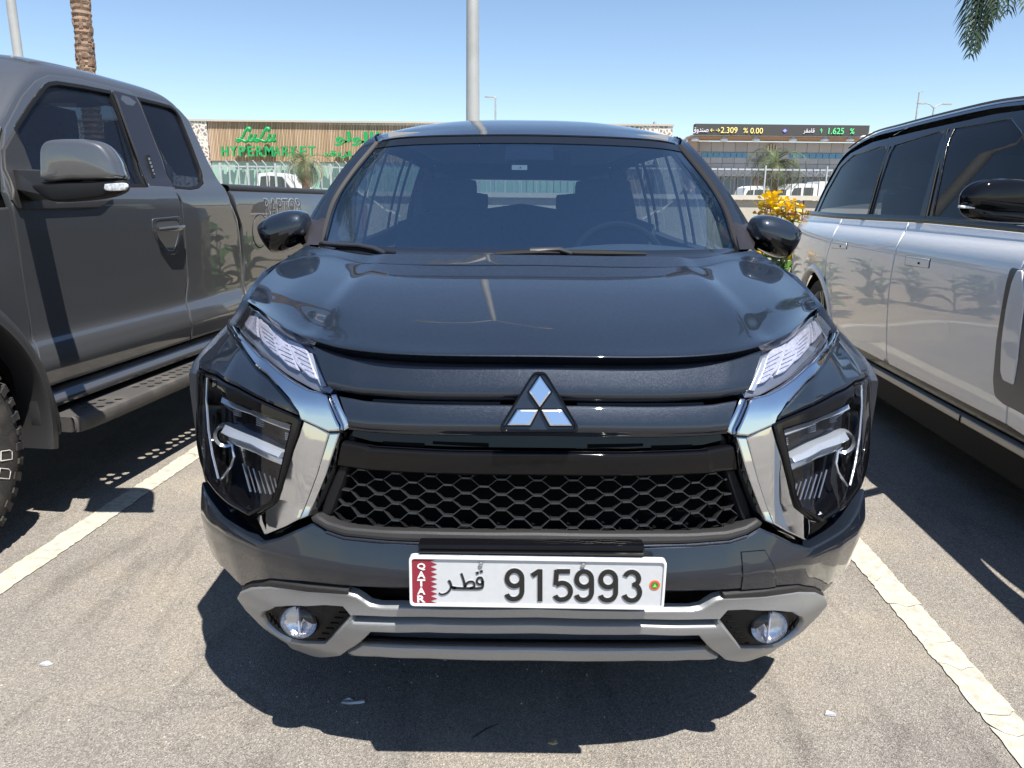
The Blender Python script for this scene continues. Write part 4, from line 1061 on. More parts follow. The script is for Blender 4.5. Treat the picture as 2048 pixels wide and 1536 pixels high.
# shadow-line strips between the bars
both('bar_step', [(740, 802), (860, 806), (1000, 808), (1000, 803), (860, 801), (742, 796)], M['gloss'], off=-.012, th=.02, bev=0, res=.03)
grey_strip = half([(1066, 868), (860, 866), (740, 862), (700, 858), (692, 874), (738, 886), (860, 895), (1066, 899)])
holes_ = []
for a, b in ((760, 845), (862, 976)):
    hp = fl([(a, 884), (b, 888), (b, 896), (a, 890)]); holes_.append(hp); holes_.append([Vector((-p.x, p.y)) for p in hp])
panel('vent_strip', grey_strip, F_, M['gloss'], off=-.018, th=.03, bev=.002, res=.02)
for hp in holes_: panel('vent_slot', hp, F_, M['dark'], off=-.0165, th=.004, bev=0, res=.02)
bar('gloss_grille_bar', [[(1066, 903), (900, 901), (752, 893), (736, 889), (688, 880)], [(1066, 905), (900, 903), (752, 895), (735, 891), (688, 882)], [(1066, 912), (900, 910), (750, 902), (731, 898), (685, 890)], [(1066, 945), (900, 943), (745, 935), (715, 931), (672, 925)], [(1066, 953), (900, 951), (745, 943), (712, 939), (670, 934)], [(1066, 956), (900, 954), (745, 946), (712, 942), (669, 937)]],
    [-.03, -.002, .004, -.008, -.014, -.03], M['gloss'])
mb = MB(); P = [F_.at(x, y, -.001) for x, y in ((1066, 903), (900, 901), (752, 893), (738, 890))]; P[0].x = 0
mb.tube(mirror_row(P), .0016, 6); mb.build('bar_highlight_edge', M['gloss'], X)
# seal strip between bonnet and first bar
both('nose_seal', [(1066, 717), (860, 714), (706, 703), (630, 684), (640, 694), (700, 712), (728, 718), (860, 728), (1066, 731)], M['gloss'], off=-.012, th=.03, bev=.003, res=.03)

# ---- emblem
emb = Surf(X, 'f', lambda x, z: 1.436 + .30 * (z - .93), -1)
def efl(pts, sym=False): return [Vector(p) for p in emb.px(pts)]
EX = emb.inv(1068, 817)
def eloop(pts): return [Vector((p[0] - EX[0], p[1])) for p in emb.px(pts)]
tri = eloop([(1059, 744), (1077, 744), (1084, 751), (1145, 852), (1143, 865), (992, 865), (989, 852), (1051, 751)])
tri_in = [Vector(p) for p in tri]; c0 = sum(tri_in, Vector((0, 0))) / len(tri_in); tri_in = [c0 + (p - c0) * .90 for p in tri_in]
em = panel('emblem_frame', rnd(tri, .006), emb, M['gloss'], off=.012, th=.035, bev=.003, holes=[rnd(tri_in, .005)], res=.01)
tri_b = [c0 + (p - c0) * .94 for p in tri]
panel('emblem_plate', tri_b, emb, M['navy'], off=.006, th=.02, bev=.001, res=.02, parent=em)
tri_c = [c0 + (p - c0) * .86 for p in tri]; tri_d = [c0 + (p - c0) * .80 for p in tri]
M['mirrorchrome'] = mat('brushed_emblem_chrome', (.80, .82, .86), rough=.14, metal=1.0)
for pts in ([(1068, 751), (1091, 784), (1068, 816), (1046, 784)], [(1066, 819), (1049, 851), (1002, 851), (1023, 819)], [(1070, 819), (1112, 819), (1134, 852), (1088, 852)]):
    P = eloop(pts); panel('emblem_diamond', P, emb, M['mirrorchrome'], off=.017, th=.016, bev=.0035, res=.01, parent=em)
    c1 = sum(P, Vector((0, 0))) / 4; panel('diamond_base', [c1 + (p - c1) * 1.14 for p in P], emb, M['gloss'], off=.0085, th=.006, bev=.001, res=.02, parent=em)

# ---- chrome arms
arm_up = [(469, 646), (478, 661), (492, 680), (512, 699), (543, 727), (575, 753), (627, 783), (650, 788), (664, 794), (676, 822), (688, 850), (689, 861), (667, 862), (638, 849), (611, 837), (607, 823), (592, 802), (575, 786), (546, 757), (517, 730), (503, 712), (491, 694), (478, 676), (468, 657)]
both('chrome_arm_upper', arm_up, M['chrome'], off=.022, th=.05, bev=.004, res=.016)
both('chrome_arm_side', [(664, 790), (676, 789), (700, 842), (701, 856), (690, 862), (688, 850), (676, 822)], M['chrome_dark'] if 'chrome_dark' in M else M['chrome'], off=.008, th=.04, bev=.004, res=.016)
ax0 = F_.inv(668, 940)[0]
def arm_off(a, b):   # the arm is a shallow blade: it leans back towards the lamp
    return .020 - .12 * max(0, (-a) - .40)
both('chrome_arm_lower', [(612, 840), (640, 852), (667, 865), (640, 950), (606, 1036), (575, 1052), (526, 1071), (507, 1036), (528, 1020), (553, 1004), (570, 960), (588, 905), (602, 870)], M['chrome'], off=arm_off, th=.05, bev=.003, res=.016)
both('chrome_arm_facet', [(668, 865), (689, 864), (676, 905), (662, 946), (643, 992), (626, 1030), (608, 1038), (641, 950)], M['chrome'], off=.019, th=.05, bev=.003, res=.016)
both('arm_joint', [(612, 836), (640, 848), (667, 861), (690, 861), (690, 865), (667, 866), (640, 853), (612, 841)], M['gloss'], off=.012, th=.02, bev=0, res=.02)

# ---- cheek above the lower lamp cluster
def cheek_off(a, b): return .016 + .02 * sstep(.82, .9, b) * 0
cheek = [(396, 737), (402, 726), (418, 709), (440, 688), (458, 664), (466, 655), (476, 674), (489, 694), (503, 714), (517, 732), (546, 759), (575, 788), (592, 804), (606, 824), (604, 832), (580, 822), (552, 810), (524, 798), (480, 776), (438, 754), (410, 742)]
both('lamp_cheek', cheek, M['navy'], off=.012, th=.05, bev=.007, res=.018)
# ---- lower lamp cluster
clus = [(394, 742), (409, 742), (438, 755), (480, 777), (527, 800), (580, 823), (604, 833), (609, 840), (600, 872), (588, 904), (570, 960), (553, 1005), (504, 1033), (470, 1014), (438, 986), (420, 962), (407, 925), (398, 880), (391, 810)]
inner = [(410, 752), (436, 762), (446, 792), (585, 850), (566, 930), (556, 975), (545, 1000), (504, 1022), (474, 1004), (445, 978), (430, 958), (418, 920), (410, 880), (406, 820)]
CI = fl(inner); CO_ = fl(clus)
lampA = panel('lamp_cluster', CO_, F_, M['gloss'], off=.010, th=.06, bev=.006, holes=[CI], res=.018)
lampB = panel('lamp_cluster', CO_, F_, M['gloss'], off=.010, th=.06, bev=.006, holes=[CI], res=.018, mirror=True)
M['led'] = mat('lamp_chrome_bar', (.70, .74, .80), rough=.14, metal=.7, rnoise=.06, nscale=40)
M['ledsoft'] = mat('light_guide_bar', (.40, .43, .48), rough=.18, metal=.35)
def tilted(p0, p1, o, k):      # offset field of a bar whose upper edge leans back
    (a0, b0), (a1, b1) = F_.inv(*p0), F_.inv(*p1)
    return lambda a, b: o - k * (b - (b0 + (b1 - b0) * (a - a0) / (a1 - a0)))
t1_ = tilted((442, 806), (582, 862), .004, .85); t2_ = tilted((443, 866), (558, 916), .006, .8)
for mir, par in ((False, lampA), (True, lampB)):
    def lp(nm, pts, m, **k): return panel(nm, fl(pts), F_, m, mirror=mir, parent=par, **k)
    panel('lamp_inner_shell', CI, F_, M['lampshell'] if 'lampshell' in M else M['gloss'], off=-.045, th=.01, bev=0, res=.03, mirror=mir, parent=par)
    lp('light_bar', [(438, 762), (446, 794), (500, 816), (585, 850), (582, 862), (568, 858), (500, 830), (442, 806), (433, 780)], M['led'], off=t1_, th=.03, bev=.003, res=.014)
    lp('light_bar', [(575, 856), (584, 852), (566, 930), (556, 930)], M['led'], off=-.008, th=.02, bev=.003, res=.014)
    lp('light_bar', [(443, 850), (500, 876), (562, 905), (558, 916), (500, 890), (443, 866)], M['ledsoft'], off=t2_, th=.04, bev=.003, res=.014)
    lp('light_bar', [(444, 868), (500, 892), (557, 918), (554, 932), (500, 908), (446, 884)], M['led'], off=-.012, th=.03, bev=.004, res=.014)
    mb = MB(); P = [F_.at(x, y, -.012) for x, y in ((446, 884), (454, 890), (458, 915), (453, 932), (432, 960))]
    P2 = [F_.at(x, y, -.006) for x, y in ((410, 754), (408, 800), (412, 860), (420, 910), (432, 958))]
    for Q in (P, P2):
        if mir: Q = [Vector((-p.x, p.y, p.z)) for p in Q]
        mb.tube(Q, .003, 6)
    mb.build('light_outline', M['led'], X, parent=par)
    for (x, y) in ((458, 822), (504, 843), (564, 872)):
        for j in range(4):
            lp('led_segment', [(x - 6, y - 6 + j * 4), (x + 6, y - 2 + j * 4), (x + 6, y + 0 + j * 4), (x - 6, y - 4 + j * 4)], M['ledsoft'], off=-.018, th=.006, bev=0, res=.02)
    # projector and reflector bowl near the outer edge
    c = F_.at(428, 872, -.03); s = -1 if mir else 1; c.x *= s
    mb = MB(); mb.lathe([(-.012, .001), (-.011, .012), (-.004, .019), (.01, .021)], c, 'y', 24); mb.build('projector_lens', M['gloss'], X, parent=par)
    mb = MB(); mb.lathe([(-.006, .021), (-.012, .027), (.01, .03)], c, 'y', 24); mb.build('projector_ring', M['led'], X, parent=par)
    for j in range(7):
        a0 = F_.at(462 + j * 11, 930 + j * 5, -.03); b0 = F_.at(474 + j * 10, 985 + j * 1.5, -.036)
        mb = MB(); mb.tube([Vector((a0.x * s, a0.y, a0.z)), Vector((b0.x * s, b0.y, b0.z))], .0014 if j % 2 else .0024, 5); mb.build('reflector_flute', M['lampback'], X, parent=par)
    for j in range(5):
        a0 = F_.at(418 + j * 2, 800 + j * 3, -.03); b0 = F_.at(436 + j * 3, 780 + j * 12, -.03)
        mb = MB(); mb.tube([Vector((a0.x * s, a0.y, a0.z)), Vector((b0.x * s, b0.y, b0.z))], .0018, 5); mb.build('reflector_flute', M['lampback'], X, parent=par)
    lo = fl([(408, 750), (437, 760), (447, 790), (587, 849), (568, 930), (557, 976), (546, 1001), (504, 1024), (473, 1006), (443, 980), (428, 960), (415, 920), (407, 880), (403, 820)])
    panel('lamp_lens', lo, F_, M['lens'], off=.009, th=.002, bev=0, res=.02, mirror=mir, parent=par)

# ---- upper running lamps
hl = [(485, 591), (491, 600), (503, 611), (520, 625), (540, 641), (562, 655), (592, 671), (618, 684), (628, 702), (641, 732), (656, 774), (650, 782), (630, 780), (604, 766), (574, 748), (541, 722), (511, 693), (493, 675), (480, 658), (472, 641), (473, 622), (478, 604)]
HLi = fl(hl)
cells = [[(478, 606), (494, 616), (506, 628), (510, 668), (497, 662), (480, 644)], [(510, 630), (528, 644), (540, 658), (551, 708), (535, 700), (514, 676)], [(534, 650), (558, 664), (570, 676), (590, 738), (569, 728), (544, 702)], [(564, 667), (594, 680), (606, 694), (632, 758), (610, 750), (582, 722)]]
for mir in (False, True):
    hb_ = panel('headlight', HLi, F_, M['lampback'], off=-.022, th=.02, bev=0, res=.02, mirror=mir)
    for cc in cells:
        P = fl(cc); panel('light_cell', rnd(P, .006), F_, M['lampcell'], off=-.012, th=.012, bev=.003, res=.012, mirror=mir, parent=hb_)
        c1 = sum(P, Vector((0, 0))) / len(P)
        for j in range(5):
            t = .2 + j * .15; a = P[0].lerp(P[4], t); b = P[2].lerp(P[3], t); a = a.lerp(b, .12); b = b.lerp(a, .12)
            mb = MB(); q = [F_.p(v.x, v.y, -.0115) for v in (a, b)]
            if mir: q = [Vector((-p.x, p.y, p.z)) for p in q]
            mb.tube(q, .0009, 4); mb.build('cell_rib', M['lampback'], X, parent=hb_)
    P = fl([(606, 700), (616, 700), (646, 768), (634, 770), (620, 744)]); panel('light_guide', P, F_, M['ledsoft'], off=-.014, th=.01, bev=.002, res=.014, mirror=mir, parent=hb_)
    panel('headlight_lens', HLi, F_, M['lens'], off=.010, th=.030, bev=.005, res=.02, mirror=mir, parent=hb_)

# ---- bonnet
W = lambda px, py, Y: X.loc(at(px, py, Y))
def front(px, py, o=0.0): return F_.at(px, py, o)
H_ = [
 [front(1066, 717, .004), front(840, 714, .004), front(705, 703, .004), front(622, 682, .004), front(555, 647, .006), front(494, 603, .006)],
 [W(1066, 712, 1.475), W(842, 709, 1.490), W(708, 698, 1.53), W(626, 676, 1.60), W(559, 641, 1.73), W(495, 602, 2.04)],
 [W(1066, 690, 1.520), W(850, 688, 1.538), W(716, 675, 1.58), W(640, 652, 1.67), W(572, 618, 1.84), W(499, 595, 2.09)],
 [W(1066, 640, 1.650), W(865, 638, 1.668), W(735, 626, 1.71), W(662, 604, 1.79), W(592, 583, 1.96), W(509, 580, 2.14)],
 [W(1066, 580, 1.865), W(880, 579, 1.878), W(765, 572, 1.91), W(692, 560, 1.975), W(622, 550, 2.10), W(524, 560, 2.22)],
 [W(1066, 533, 2.105), W(890, 533, 2.115), W(785, 531, 2.14), W(718, 526, 2.19), W(648, 517, 2.30), W(556, 530, 2.35)],
 [W(1066, 529, 2.120), W(891, 529, 2.130), W(786, 527, 2.16), W(722, 520, 2.22), W(655, 508, 2.35), W(578, 512, 2.41)],
 [W(1066, 510, 2.200), W(900, 509, 2.210), W(792, 508, 2.24), W(728, 506, 2.29), W(668, 499, 2.40), W(612, 490, 2.47)]]
for r in H_: r[0].x = 0
HG = [mirror_row(r) for r in H_]
# densify across with a monotone spline, crease kept by the extra control columns
def hood_mesh():
    P = loft_pts(HG, 70, 120)
    for i, row in enumerate(P):
        for j, p in enumerate(row):
            t = i / 70; xw = lerp(.50, .44, t); k = .006 * sstep(.0, .25, t)
            p.z += -k * sstep(xw - .015, xw + .045, abs(p.x)) * (1 - sstep(xw + .045, xw + .20, abs(p.x)) * .8) 
    v, f = grid_mesh(P); n = len(v); nc = 121
    # turned-down flange all round
    def ring(idx, d):
        base = len(v)
        for q in idx: v.append(v[q] + d)
        for a in range(len(idx) - 1): f.append((idx[a], idx[a + 1], base + a + 1, base + a))
    ring(list(range(nc)), Vector((0, .012, -.02))); ring([70 * nc + j for j in range(nc)], Vector((0, .02, -.03)))
    ring([i * nc for i in range(71)], Vector((.012, .008, -.02))); ring([i * nc + nc - 1 for i in range(71)], Vector((-.012, .008, -.02)))
    return mk('bonnet', v, f, M['navy'], X, ang=50)
hood = hood_mesh()

# ---- wings and body sides
def hood_edge(y):   # outer edge of the bonnet: (x, z) at y
    E = [HG[i][0] for i in range(8)]
    for a, b in zip(E, E[1:]):
        if a.y <= y <= b.y and b.y > a.y: t = (y - a.y) / (b.y - a.y); return abs(lerp(a.x, b.x, t)), lerp(a.z, b.z, t)
    return (abs(E[0].x), E[0].z) if y < E[0].y else (abs(E[-1].x), E[-1].z)
YS = [1.80, 1.95, 2.12, 2.25, 2.40, 2.57, 2.8, 3.3, 4.0, 4.8, 5.3, 5.65, 5.82]
def belt(y): return tl([1.8, 2.12, 2.25, 2.4, 2.57, 3.0, 4.2, 5.0, 5.9], [1.035, 1.045, 1.058, 1.095, 1.115, 1.10, 1.12, 1.15, 1.18], y)
def bx_(y): return tl([1.80, 1.95, 2.12, 2.25, 2.40, 2.57, 2.8, 4.5, 5.3, 5.65, 5.85], [.70, .77, .815, .84, .845, .83, .815, .81, .79, .75, .68], y)
def full(y): return tl([1.78, 1.86, 2.0, 2.2, 2.6, 4.6, 5.2, 5.6, 5.85], [.865, .878, .884, .885, .87, .875, .87, .83, .74], y)
def SSX(y, z):
    zb = belt(y); t = (z - .3) / (zb - .3)
    prof = tl([-.2, 0, .15, .45, .72, .86, .94, 1.0, 1.15], [-.05, -.03, -.012, 0, .004, 0, -.006, 0, 0], t)
    top = sstep(.80, 1.03, t)
    return (full(y) + prof) * (1 - top) + bx_(y) * top
SL_ = Surf(X, 's', lambda y, z: -SSX(y, z), -1)
def side_panel(nm, loop, **k):
    for mir in (False, True): panel(nm, [Vector(p) for p in loop], SL_, k.get('m', M['navy']), off=0, th=.02, bev=.004, res=.05, mirror=mir, parent=k.get('parent'))
def arc(cy, cz, r, a0, a1, n=16): return [(cy + r * math.cos(R(lerp(a0, a1, i / n))), cz + r * math.sin(R(lerp(a0, a1, i / n)))) for i in range(n + 1)]
WF, WR_, WRAD = 2.30, 5.02, .325
top = lambda a, b, n=8: [(lerp(a, b, i / n), belt(lerp(a, b, i / n))) for i in range(n + 1)]
side_panel('wing', [(1.86, .88), (1.95, .96), (2.06, 1.035)] + top(2.12, 2.66)[0:] + [(2.68, .9), (2.70, .30), (2.61, .30)] + arc(WF, .335, .37, 0, 178) [0:] + [(1.90, .50), (1.865, .7)])
side_panel('door', top(2.67, 3.60) + [(3.62, .8), (3.60, .33), (2.71, .33), (2.69, .9)])
side_panel('door', top(3.61, 4.55) + [(4.60, .9), (4.58, .72)] + [(4.52, .60), (4.45, .33), (3.61, .33), (3.63, .8)])
side_panel('rear_quarter', top(4.56, 5.80) + [(5.84, .9), (5.84, .4), (5.40, .33)] + arc(WR_, .335, .37, 0, 150)[0:] + [(4.60, .70), (4.61, .9)])
side_panel('sill', [(2.62, .32), (4.62, .32), (4.62, .22), (2.62, .22)], m=M['plastic'])
for s in (-1, 1):
    for wy in (WF, WR_):
        mb = MB(); P = []
        tr = WRAD
        mb.lathe([(s * .82, tr * .66), (s * .822, tr * .80), (s * .81, tr * .96), (s * .79, tr), (s * .65, tr), (s * .63, tr * .95), (s * .61, tr * .66)], (0, wy, tr), 'x', 40); ty = mb.build('wheel', M['rubber'], X)
        mb = MB(); mb.lathe([(s * .812, tr * .665), (s * .78, tr * .62), (s * .67, tr * .60)], (0, wy, tr), 'x', 36); mb.lathe([(s * .80, .06), (s * .815, .03), (s * .816, .001)], (0, wy, tr), 'x', 20)
        for k in range(10):
            a = k * math.pi / 5 + (.12 if k % 2 else -.12); d = Vector((0, math.cos(a), math.sin(a))); n = Vector((0, -d.z, d.y)); c = Vector((0, wy, tr))
            q = [c + Vector((s * .795, 0, 0)) + d * .04 - n * .012, c + Vector((s * .795, 0, 0)) + d * .04 + n * .012, c + Vector((s * .808, 0, 0)) + d * tr * .64 + n * .014, c + Vector((s * .808, 0, 0)) + d * tr * .64 - n * .014]
            mb.hexa([p - Vector((s * .03, 0, 0)) for p in q] + q)
        mb.build('rim', M['alu'], X, parent=ty)
        mb = MB(); mb.lathe([(s * .69, .001), (s * .69, tr * .55)], (0, wy, tr), 'x', 24); mb.build('brake_disc', M['galv'], X, parent=ty)
        half_liner('wheel_arch_liner', X, s * .60, s * .86, wy, tr, .385, M['dark'], .30)
# underbody
mb = MB(); mb.hexa([(-.44, 2.0, .27), (.44, 2.0, .27), (.66, 5.7, .24), (-.66, 5.7, .24), (-.44, 1.8, .42), (.44, 1.8, .42), (.66, 5.6, .5), (-.66, 5.6, .5)]); mb.build('underbody', M['dark'], X, smooth=False)
mb = MB(); mb.hexa([(-.80, 2.62, .26), (.80, 2.62, .26), (.80, 4.58, .26), (-.80, 4.58, .26), (-.80, 2.62, .45), (.80, 2.62, .45), (.80, 4.58, .45), (-.80, 4.58, .45)]); mb.build('floor_pan', M['dark'], X, smooth=False)
mb = MB(); mb.hexa([(-.45, 1.66, .44), (.45, 1.66, .44), (.55, 2.6, .40), (-.55, 2.6, .40), (-.40, 1.66, .90), (.40, 1.66, .90), (.72, 2.55, 1.05), (-.72, 2.55, 1.05)]); mb.build('engine_bay', M['dark'], X, smooth=False)

# ---- windscreen
WSr = [[W(1062, 520, 2.22), W(850, 518, 2.25), W(715, 512, 2.34), W(636, 500, 2.50)],
       [W(1062, 490, 2.335), W(850, 488, 2.365), W(720, 484, 2.45), W(646, 482, 2.60)],
       [W(1056, 380, 2.665), W(865, 380, 2.69), W(745, 382, 2.77), W(679, 385, 2.87)],
       [W(1049, 274, 2.98), W(900, 275, 3.00), W(805, 279, 3.05), W(756, 286, 3.12)]]
for r in WSr: r[0].x = 0
WSG = [mirror_row(r) for r in WSr]
loft('windscreen', WSG, 24, 40, M['wind'], X, ang=60)
PW = loft_pts(WSG, 30, 60)
def scr_pt(u, v, o=0.0):   # u 0..1 up, v 0..1 across
    i = min(29.999, max(0, u * 30)); j = min(59.999, max(0, v * 60)); a, b = int(i), int(j); fu, fv = i - a, j - b
    p = PW[a][b].lerp(PW[a + 1][b], fu).lerp(PW[a][b + 1].lerp(PW[a + 1][b + 1], fu), fv)
    n = (PW[a][b + 1] - PW[a][b]).cross(PW[a + 1][b] - PW[a][b]).normalized()
    return p + n * o
def scr_patch(nm, u0, u1, v0, v1, m, o, nu=6, nv=10):
    G = [[scr_pt(lerp(u0, u1, i / nu), lerp(v0, v1, j / nv), o) for j in range(nv + 1)] for i in range(nu + 1)]
    v, f = grid_mesh(G); return mk(nm, v, f, m, X)
M['frit'] = mat('glass_frit_black', (.008, .009, .012), rough=.08, spec=.8)
fr = scr_patch('glass_border', 0, .275, 0, 1, M['frit'], .004, 6, 40)
scr_patch('glass_border', .0, 1, 0, .018, M['frit'], .0035, 20, 2); scr_patch('glass_border', .0, 1, .982, 1, M['frit'], .0035, 20, 2); scr_patch('glass_border', .955, 1, 0, 1, M['frit'], .003, 2, 40)
scr_patch('sensor_patch', .86, .955, .455, .545, M['frit'], -.004, 3, 4)
# windscreen sticker
def sticker():
    c = W(1039, 335, 2.84); T_ = X
    mb = MB(); mb.box(c, (.056, .002, .017)); o = mb.build('toll_sticker', M['platewhite'], X, smooth=False)
    mb = MB(); mb.box(c + Vector((.003, -.0015, 0)), (.004, .0015, .005)); mb.build('sticker_mark', M['ink'], X, parent=o, smooth=False)
sticker()
# gutter strip of brown-grey trim and body coloured pillars
def pillar(nm, a, b, m, n=24, th=.02):
    A_ = smooth_line(a, 8); B_ = smooth_line(b, 8); 
    for s in (1, -1):
        Pa = [Vector((p.x * s, p.y, p.z)) for p in A_]; Pb = [Vector((p.x * s, p.y, p.z)) for p in B_]
        mid = [(p + q) / 2 + Vector((-s * .006, -.010, .004)) for p, q in zip(Pa, Pb)]
        back = [p + Vector((s * .03, .05, -.03)) for p in Pb]
        v, f = grid_mesh([Pa, mid, Pb, back]); mk(nm, v, f, m, X, ang=70)
edge = [scr_pt(u, 0) for u in (.24, .4, .6, .8, 1.0)]
gut = [e + Vector((-.007, .006, .002)) for e in edge]
pillar('pillar_trim', [e + Vector((.003, -.003, .004)) for e in edge], gut, M['gutter'] if 'gutter' in M else M['plastic_grey'])
outer = [W(603, 462, 2.72), W(646, 392, 2.88), W(690, 331, 3.03), W(728, 287, 3.17), W(752, 268, 3.26)]
pillar('front_pillar', gut, outer, M['navy'])
# sail panel at the foot of the pillar
for s in (1, -1):
    P = [W(655, 428, 2.76), W(648, 450, 2.68), W(640, 490, 2.54), W(613, 489, 2.50), W(606, 466, 2.66), W(622, 436, 2.77)]
    P = [Vector((p.x * s, p.y, p.z)) for p in P]; c = sum(P, Vector()) / 6 + Vector((-s * .012, -.014, .006))
    v = P + [c]; f = [(i, (i + 1) % 6, 6) for i in range(6)]
    mk('pillar_foot_trim', v, f, M['sail'] if 'sail' in M else M['plastic_grey'], X, ang=60)
# cowl under the screen
mb = MB(); mb.hexa([(-.50, 2.20, 1.04), (.50, 2.20, 1.04), (.72, 2.55, 1.05), (-.72, 2.55, 1.05), (-.50, 2.20, 1.12), (.50, 2.20, 1.12), (.72, 2.55, 1.13), (-.72, 2.55, 1.13)]); mb.build('cowl', M['plastic'], X, smooth=False)
# ---- roof
RY = [3.0, 3.12, 3.30, 3.55, 3.9, 4.4, 5.0, 5.4, 5.58]
RZ = [1.56, 1.590, 1.626, 1.664, 1.688, 1.694, 1.68, 1.655, 1.625]
hwid = [.57, .60, .625, .640, .650, .655, .650, .645, .63]
ezz = [1.556, 1.562, 1.580, 1.594, 1.602, 1.604, 1.590, 1.572, 1.545]
G = [[scr_pt(1.0, v, .003) + Vector((0, .004, .004)) for v in [k / 10 for k in range(11)]]]
for i, y in enumerate(RY):
    if i == 0: continue
    row = []
    for t in (0, .25, .5, .75, .92, 1.0):
        bow = [0, .10, .04, 0, 0, 0, 0, 0, 0][i] * t * t
        zz = RZ[i] - (RZ[i] - ezz[i]) * (t ** 3.0)
        row.append(Vector((-hwid[i] * t, y + bow, zz)))
    G.append(mirror_row(row))
loft('roof', G, 40, 60, M['navy'], X, ang=50)
mb = MB(); P = [scr_pt(1.0, v, .001) + Vector((0, .012, .006)) for v in [.03 + .94 * i / 30 for i in range(31)]]; mb.tube(P, .004, 6); mb.build('roof_seam', M['gloss'], X)
for s in (1, -1):      # roof gutter mouldings
    mb = MB(); mb.tube(smooth_line([Vector((s * (hwid[i] - .065), RY[i] + .02, RZ[i] - (RZ[i] - ezz[i]) * .75 ** 3.2 + .003)) for i in range(4, 9)], 4), .004, 6, flat=.7); mb.build('roof_moulding', M['plastic'], X)
for s in (1, -1):      # corner where screen, roof and pillar meet
    q = [gut[-1] + Vector((.012, -.004, -.01)), outer[-1] + Vector((-.004, -.01, -.012)), outer[-1] + Vector((0, .05, .006)), G[1][0] + Vector((.01, .02, .004)), G[0][0] + Vector((.03, 0, .003))]
    q = [Vector((p.x * s, p.y, p.z)) for p in q]; c = sum(q, Vector()) / 5 + Vector((0, -.006, .006))
    mk('roof_corner_trim', q + [c], [(i, (i + 1) % 5, 5) for i in range(5)], M['navy'], X, ang=80)
# cant rail and side glass
for s in (1, -1):
    rail = [Vector((s * -.0, 0, 0))]
    ry = [3.26, 3.5, 4.0, 4.6, 5.2, 5.56]
    up = [Vector((s * tl(RY, hwid, y), y, tl(RY, ezz, y) + .002)) for y in ry]
    dn = [Vector((s * (tl(RY, hwid, y) + .035), y + .005, tl(RY, ezz, y) - .06)) for y in ry]
    v, f = grid_mesh([smooth_line(up, 5), smooth_line([(a + b) / 2 + Vector((s * .010, 0, .006)) for a, b in zip(up, dn)], 5), smooth_line(dn, 5)]); mk('roof_rail', v, f, M['navy'], X, ang=70)
    hl_ = [[Vector((s * .50, y, 1.566)), Vector((s * (tl(RY, hwid, y) - .02), y, tl(RY, ezz, y) - .012)), Vector((s * (tl(RY, hwid, y) + .022), y + .004, tl(RY, ezz, y) - .05)), Vector((s * (tl(RY, hwid, y) + .015), y + .004, tl(RY, ezz, y) - .075))] for y in (3.18, 3.5, 4.0, 4.6, 5.2, 5.5)]
    v, f = grid_mesh(hl_); mk('headlining_edge', v, f, M['seat'], X)
    # windows: bottom on the belt, top on the rail
    def wtop(y):
        if y < 3.26:      # behind the front pillar
            O = [Vector((abs(q.x), q.y, q.z)) for q in outer]
            for a, b in zip(O, O[1:]):
                if a.y <= y <= b.y: t = (y - a.y) / (b.y - a.y); q = a.lerp(b, t); return Vector((s * q.x, y, q.z))
            return Vector((s * O[0].x, y, O[0].z))
        return Vector((s * (tl(RY, hwid, y) + .035), y, tl(RY, ezz, y) - .06))
    def wbot(y): return Vector((s * (bx_(y) - .004), y, belt(y) - .01))
    for (y0, y1) in ((2.76, 3.585), (3.66, 4.50), (4.60, 5.20)):
        n = 12; G2 = [[wbot(lerp(y0, y1, i / n)).lerp(wtop(lerp(y0, y1, i / n)), t) + Vector((s * .012 * math.sin(t * 3.14), 0, 0)) for t in (0, .25, .5, .75, 1)] for i in range(n + 1)]
        v, f = grid_mesh(G2); mk('side_window', v, f, M['sideglass'], X)
    for (y0, y1) in ((3.585, 3.66), (4.50, 4.60), (5.20, 5.62)):
        n = 4; G2 = [[wbot(lerp(y0, y1, i / n)).lerp(wtop(lerp(y0, y1, i / n)), t) + Vector((s * (.012 * math.sin(t * 3.14) + .001), 0, 0)) for t in (0, .25, .5, .75, 1)] for i in range(n + 1)]
        v, f = grid_mesh(G2); mk('side_pillar', v, f, M['gloss'] if y0 < 5 else M['navy'], X)
        G3 = [[p - Vector((s * .04, 0, 0)) for p in r] for r in G2]; v, f = grid_mesh(G3); mk('inner_pillar_trim', v, f, M['trimgrey'], X)
    G4 = [[wbot(y) + Vector((s * .006, 0, .010)), wbot(y) + Vector((s * .004, 0, .020)), wbot(y) + Vector((-s * .05, 0, .018)), wbot(y) + Vector((-s * .06, 0, -.05))] for y in [lerp(2.60, 5.55, i / 14) for i in range(15)]]
    v, f = grid_mesh(G4); mk('belt_trim', v, f, M['seat'], X)
    # inner door card
    mb = MB(); mb.box((s * .76, 3.8, .77), (.05, 2.5, .52)); mb.build('door_card', M['seat'], X, smooth=False)
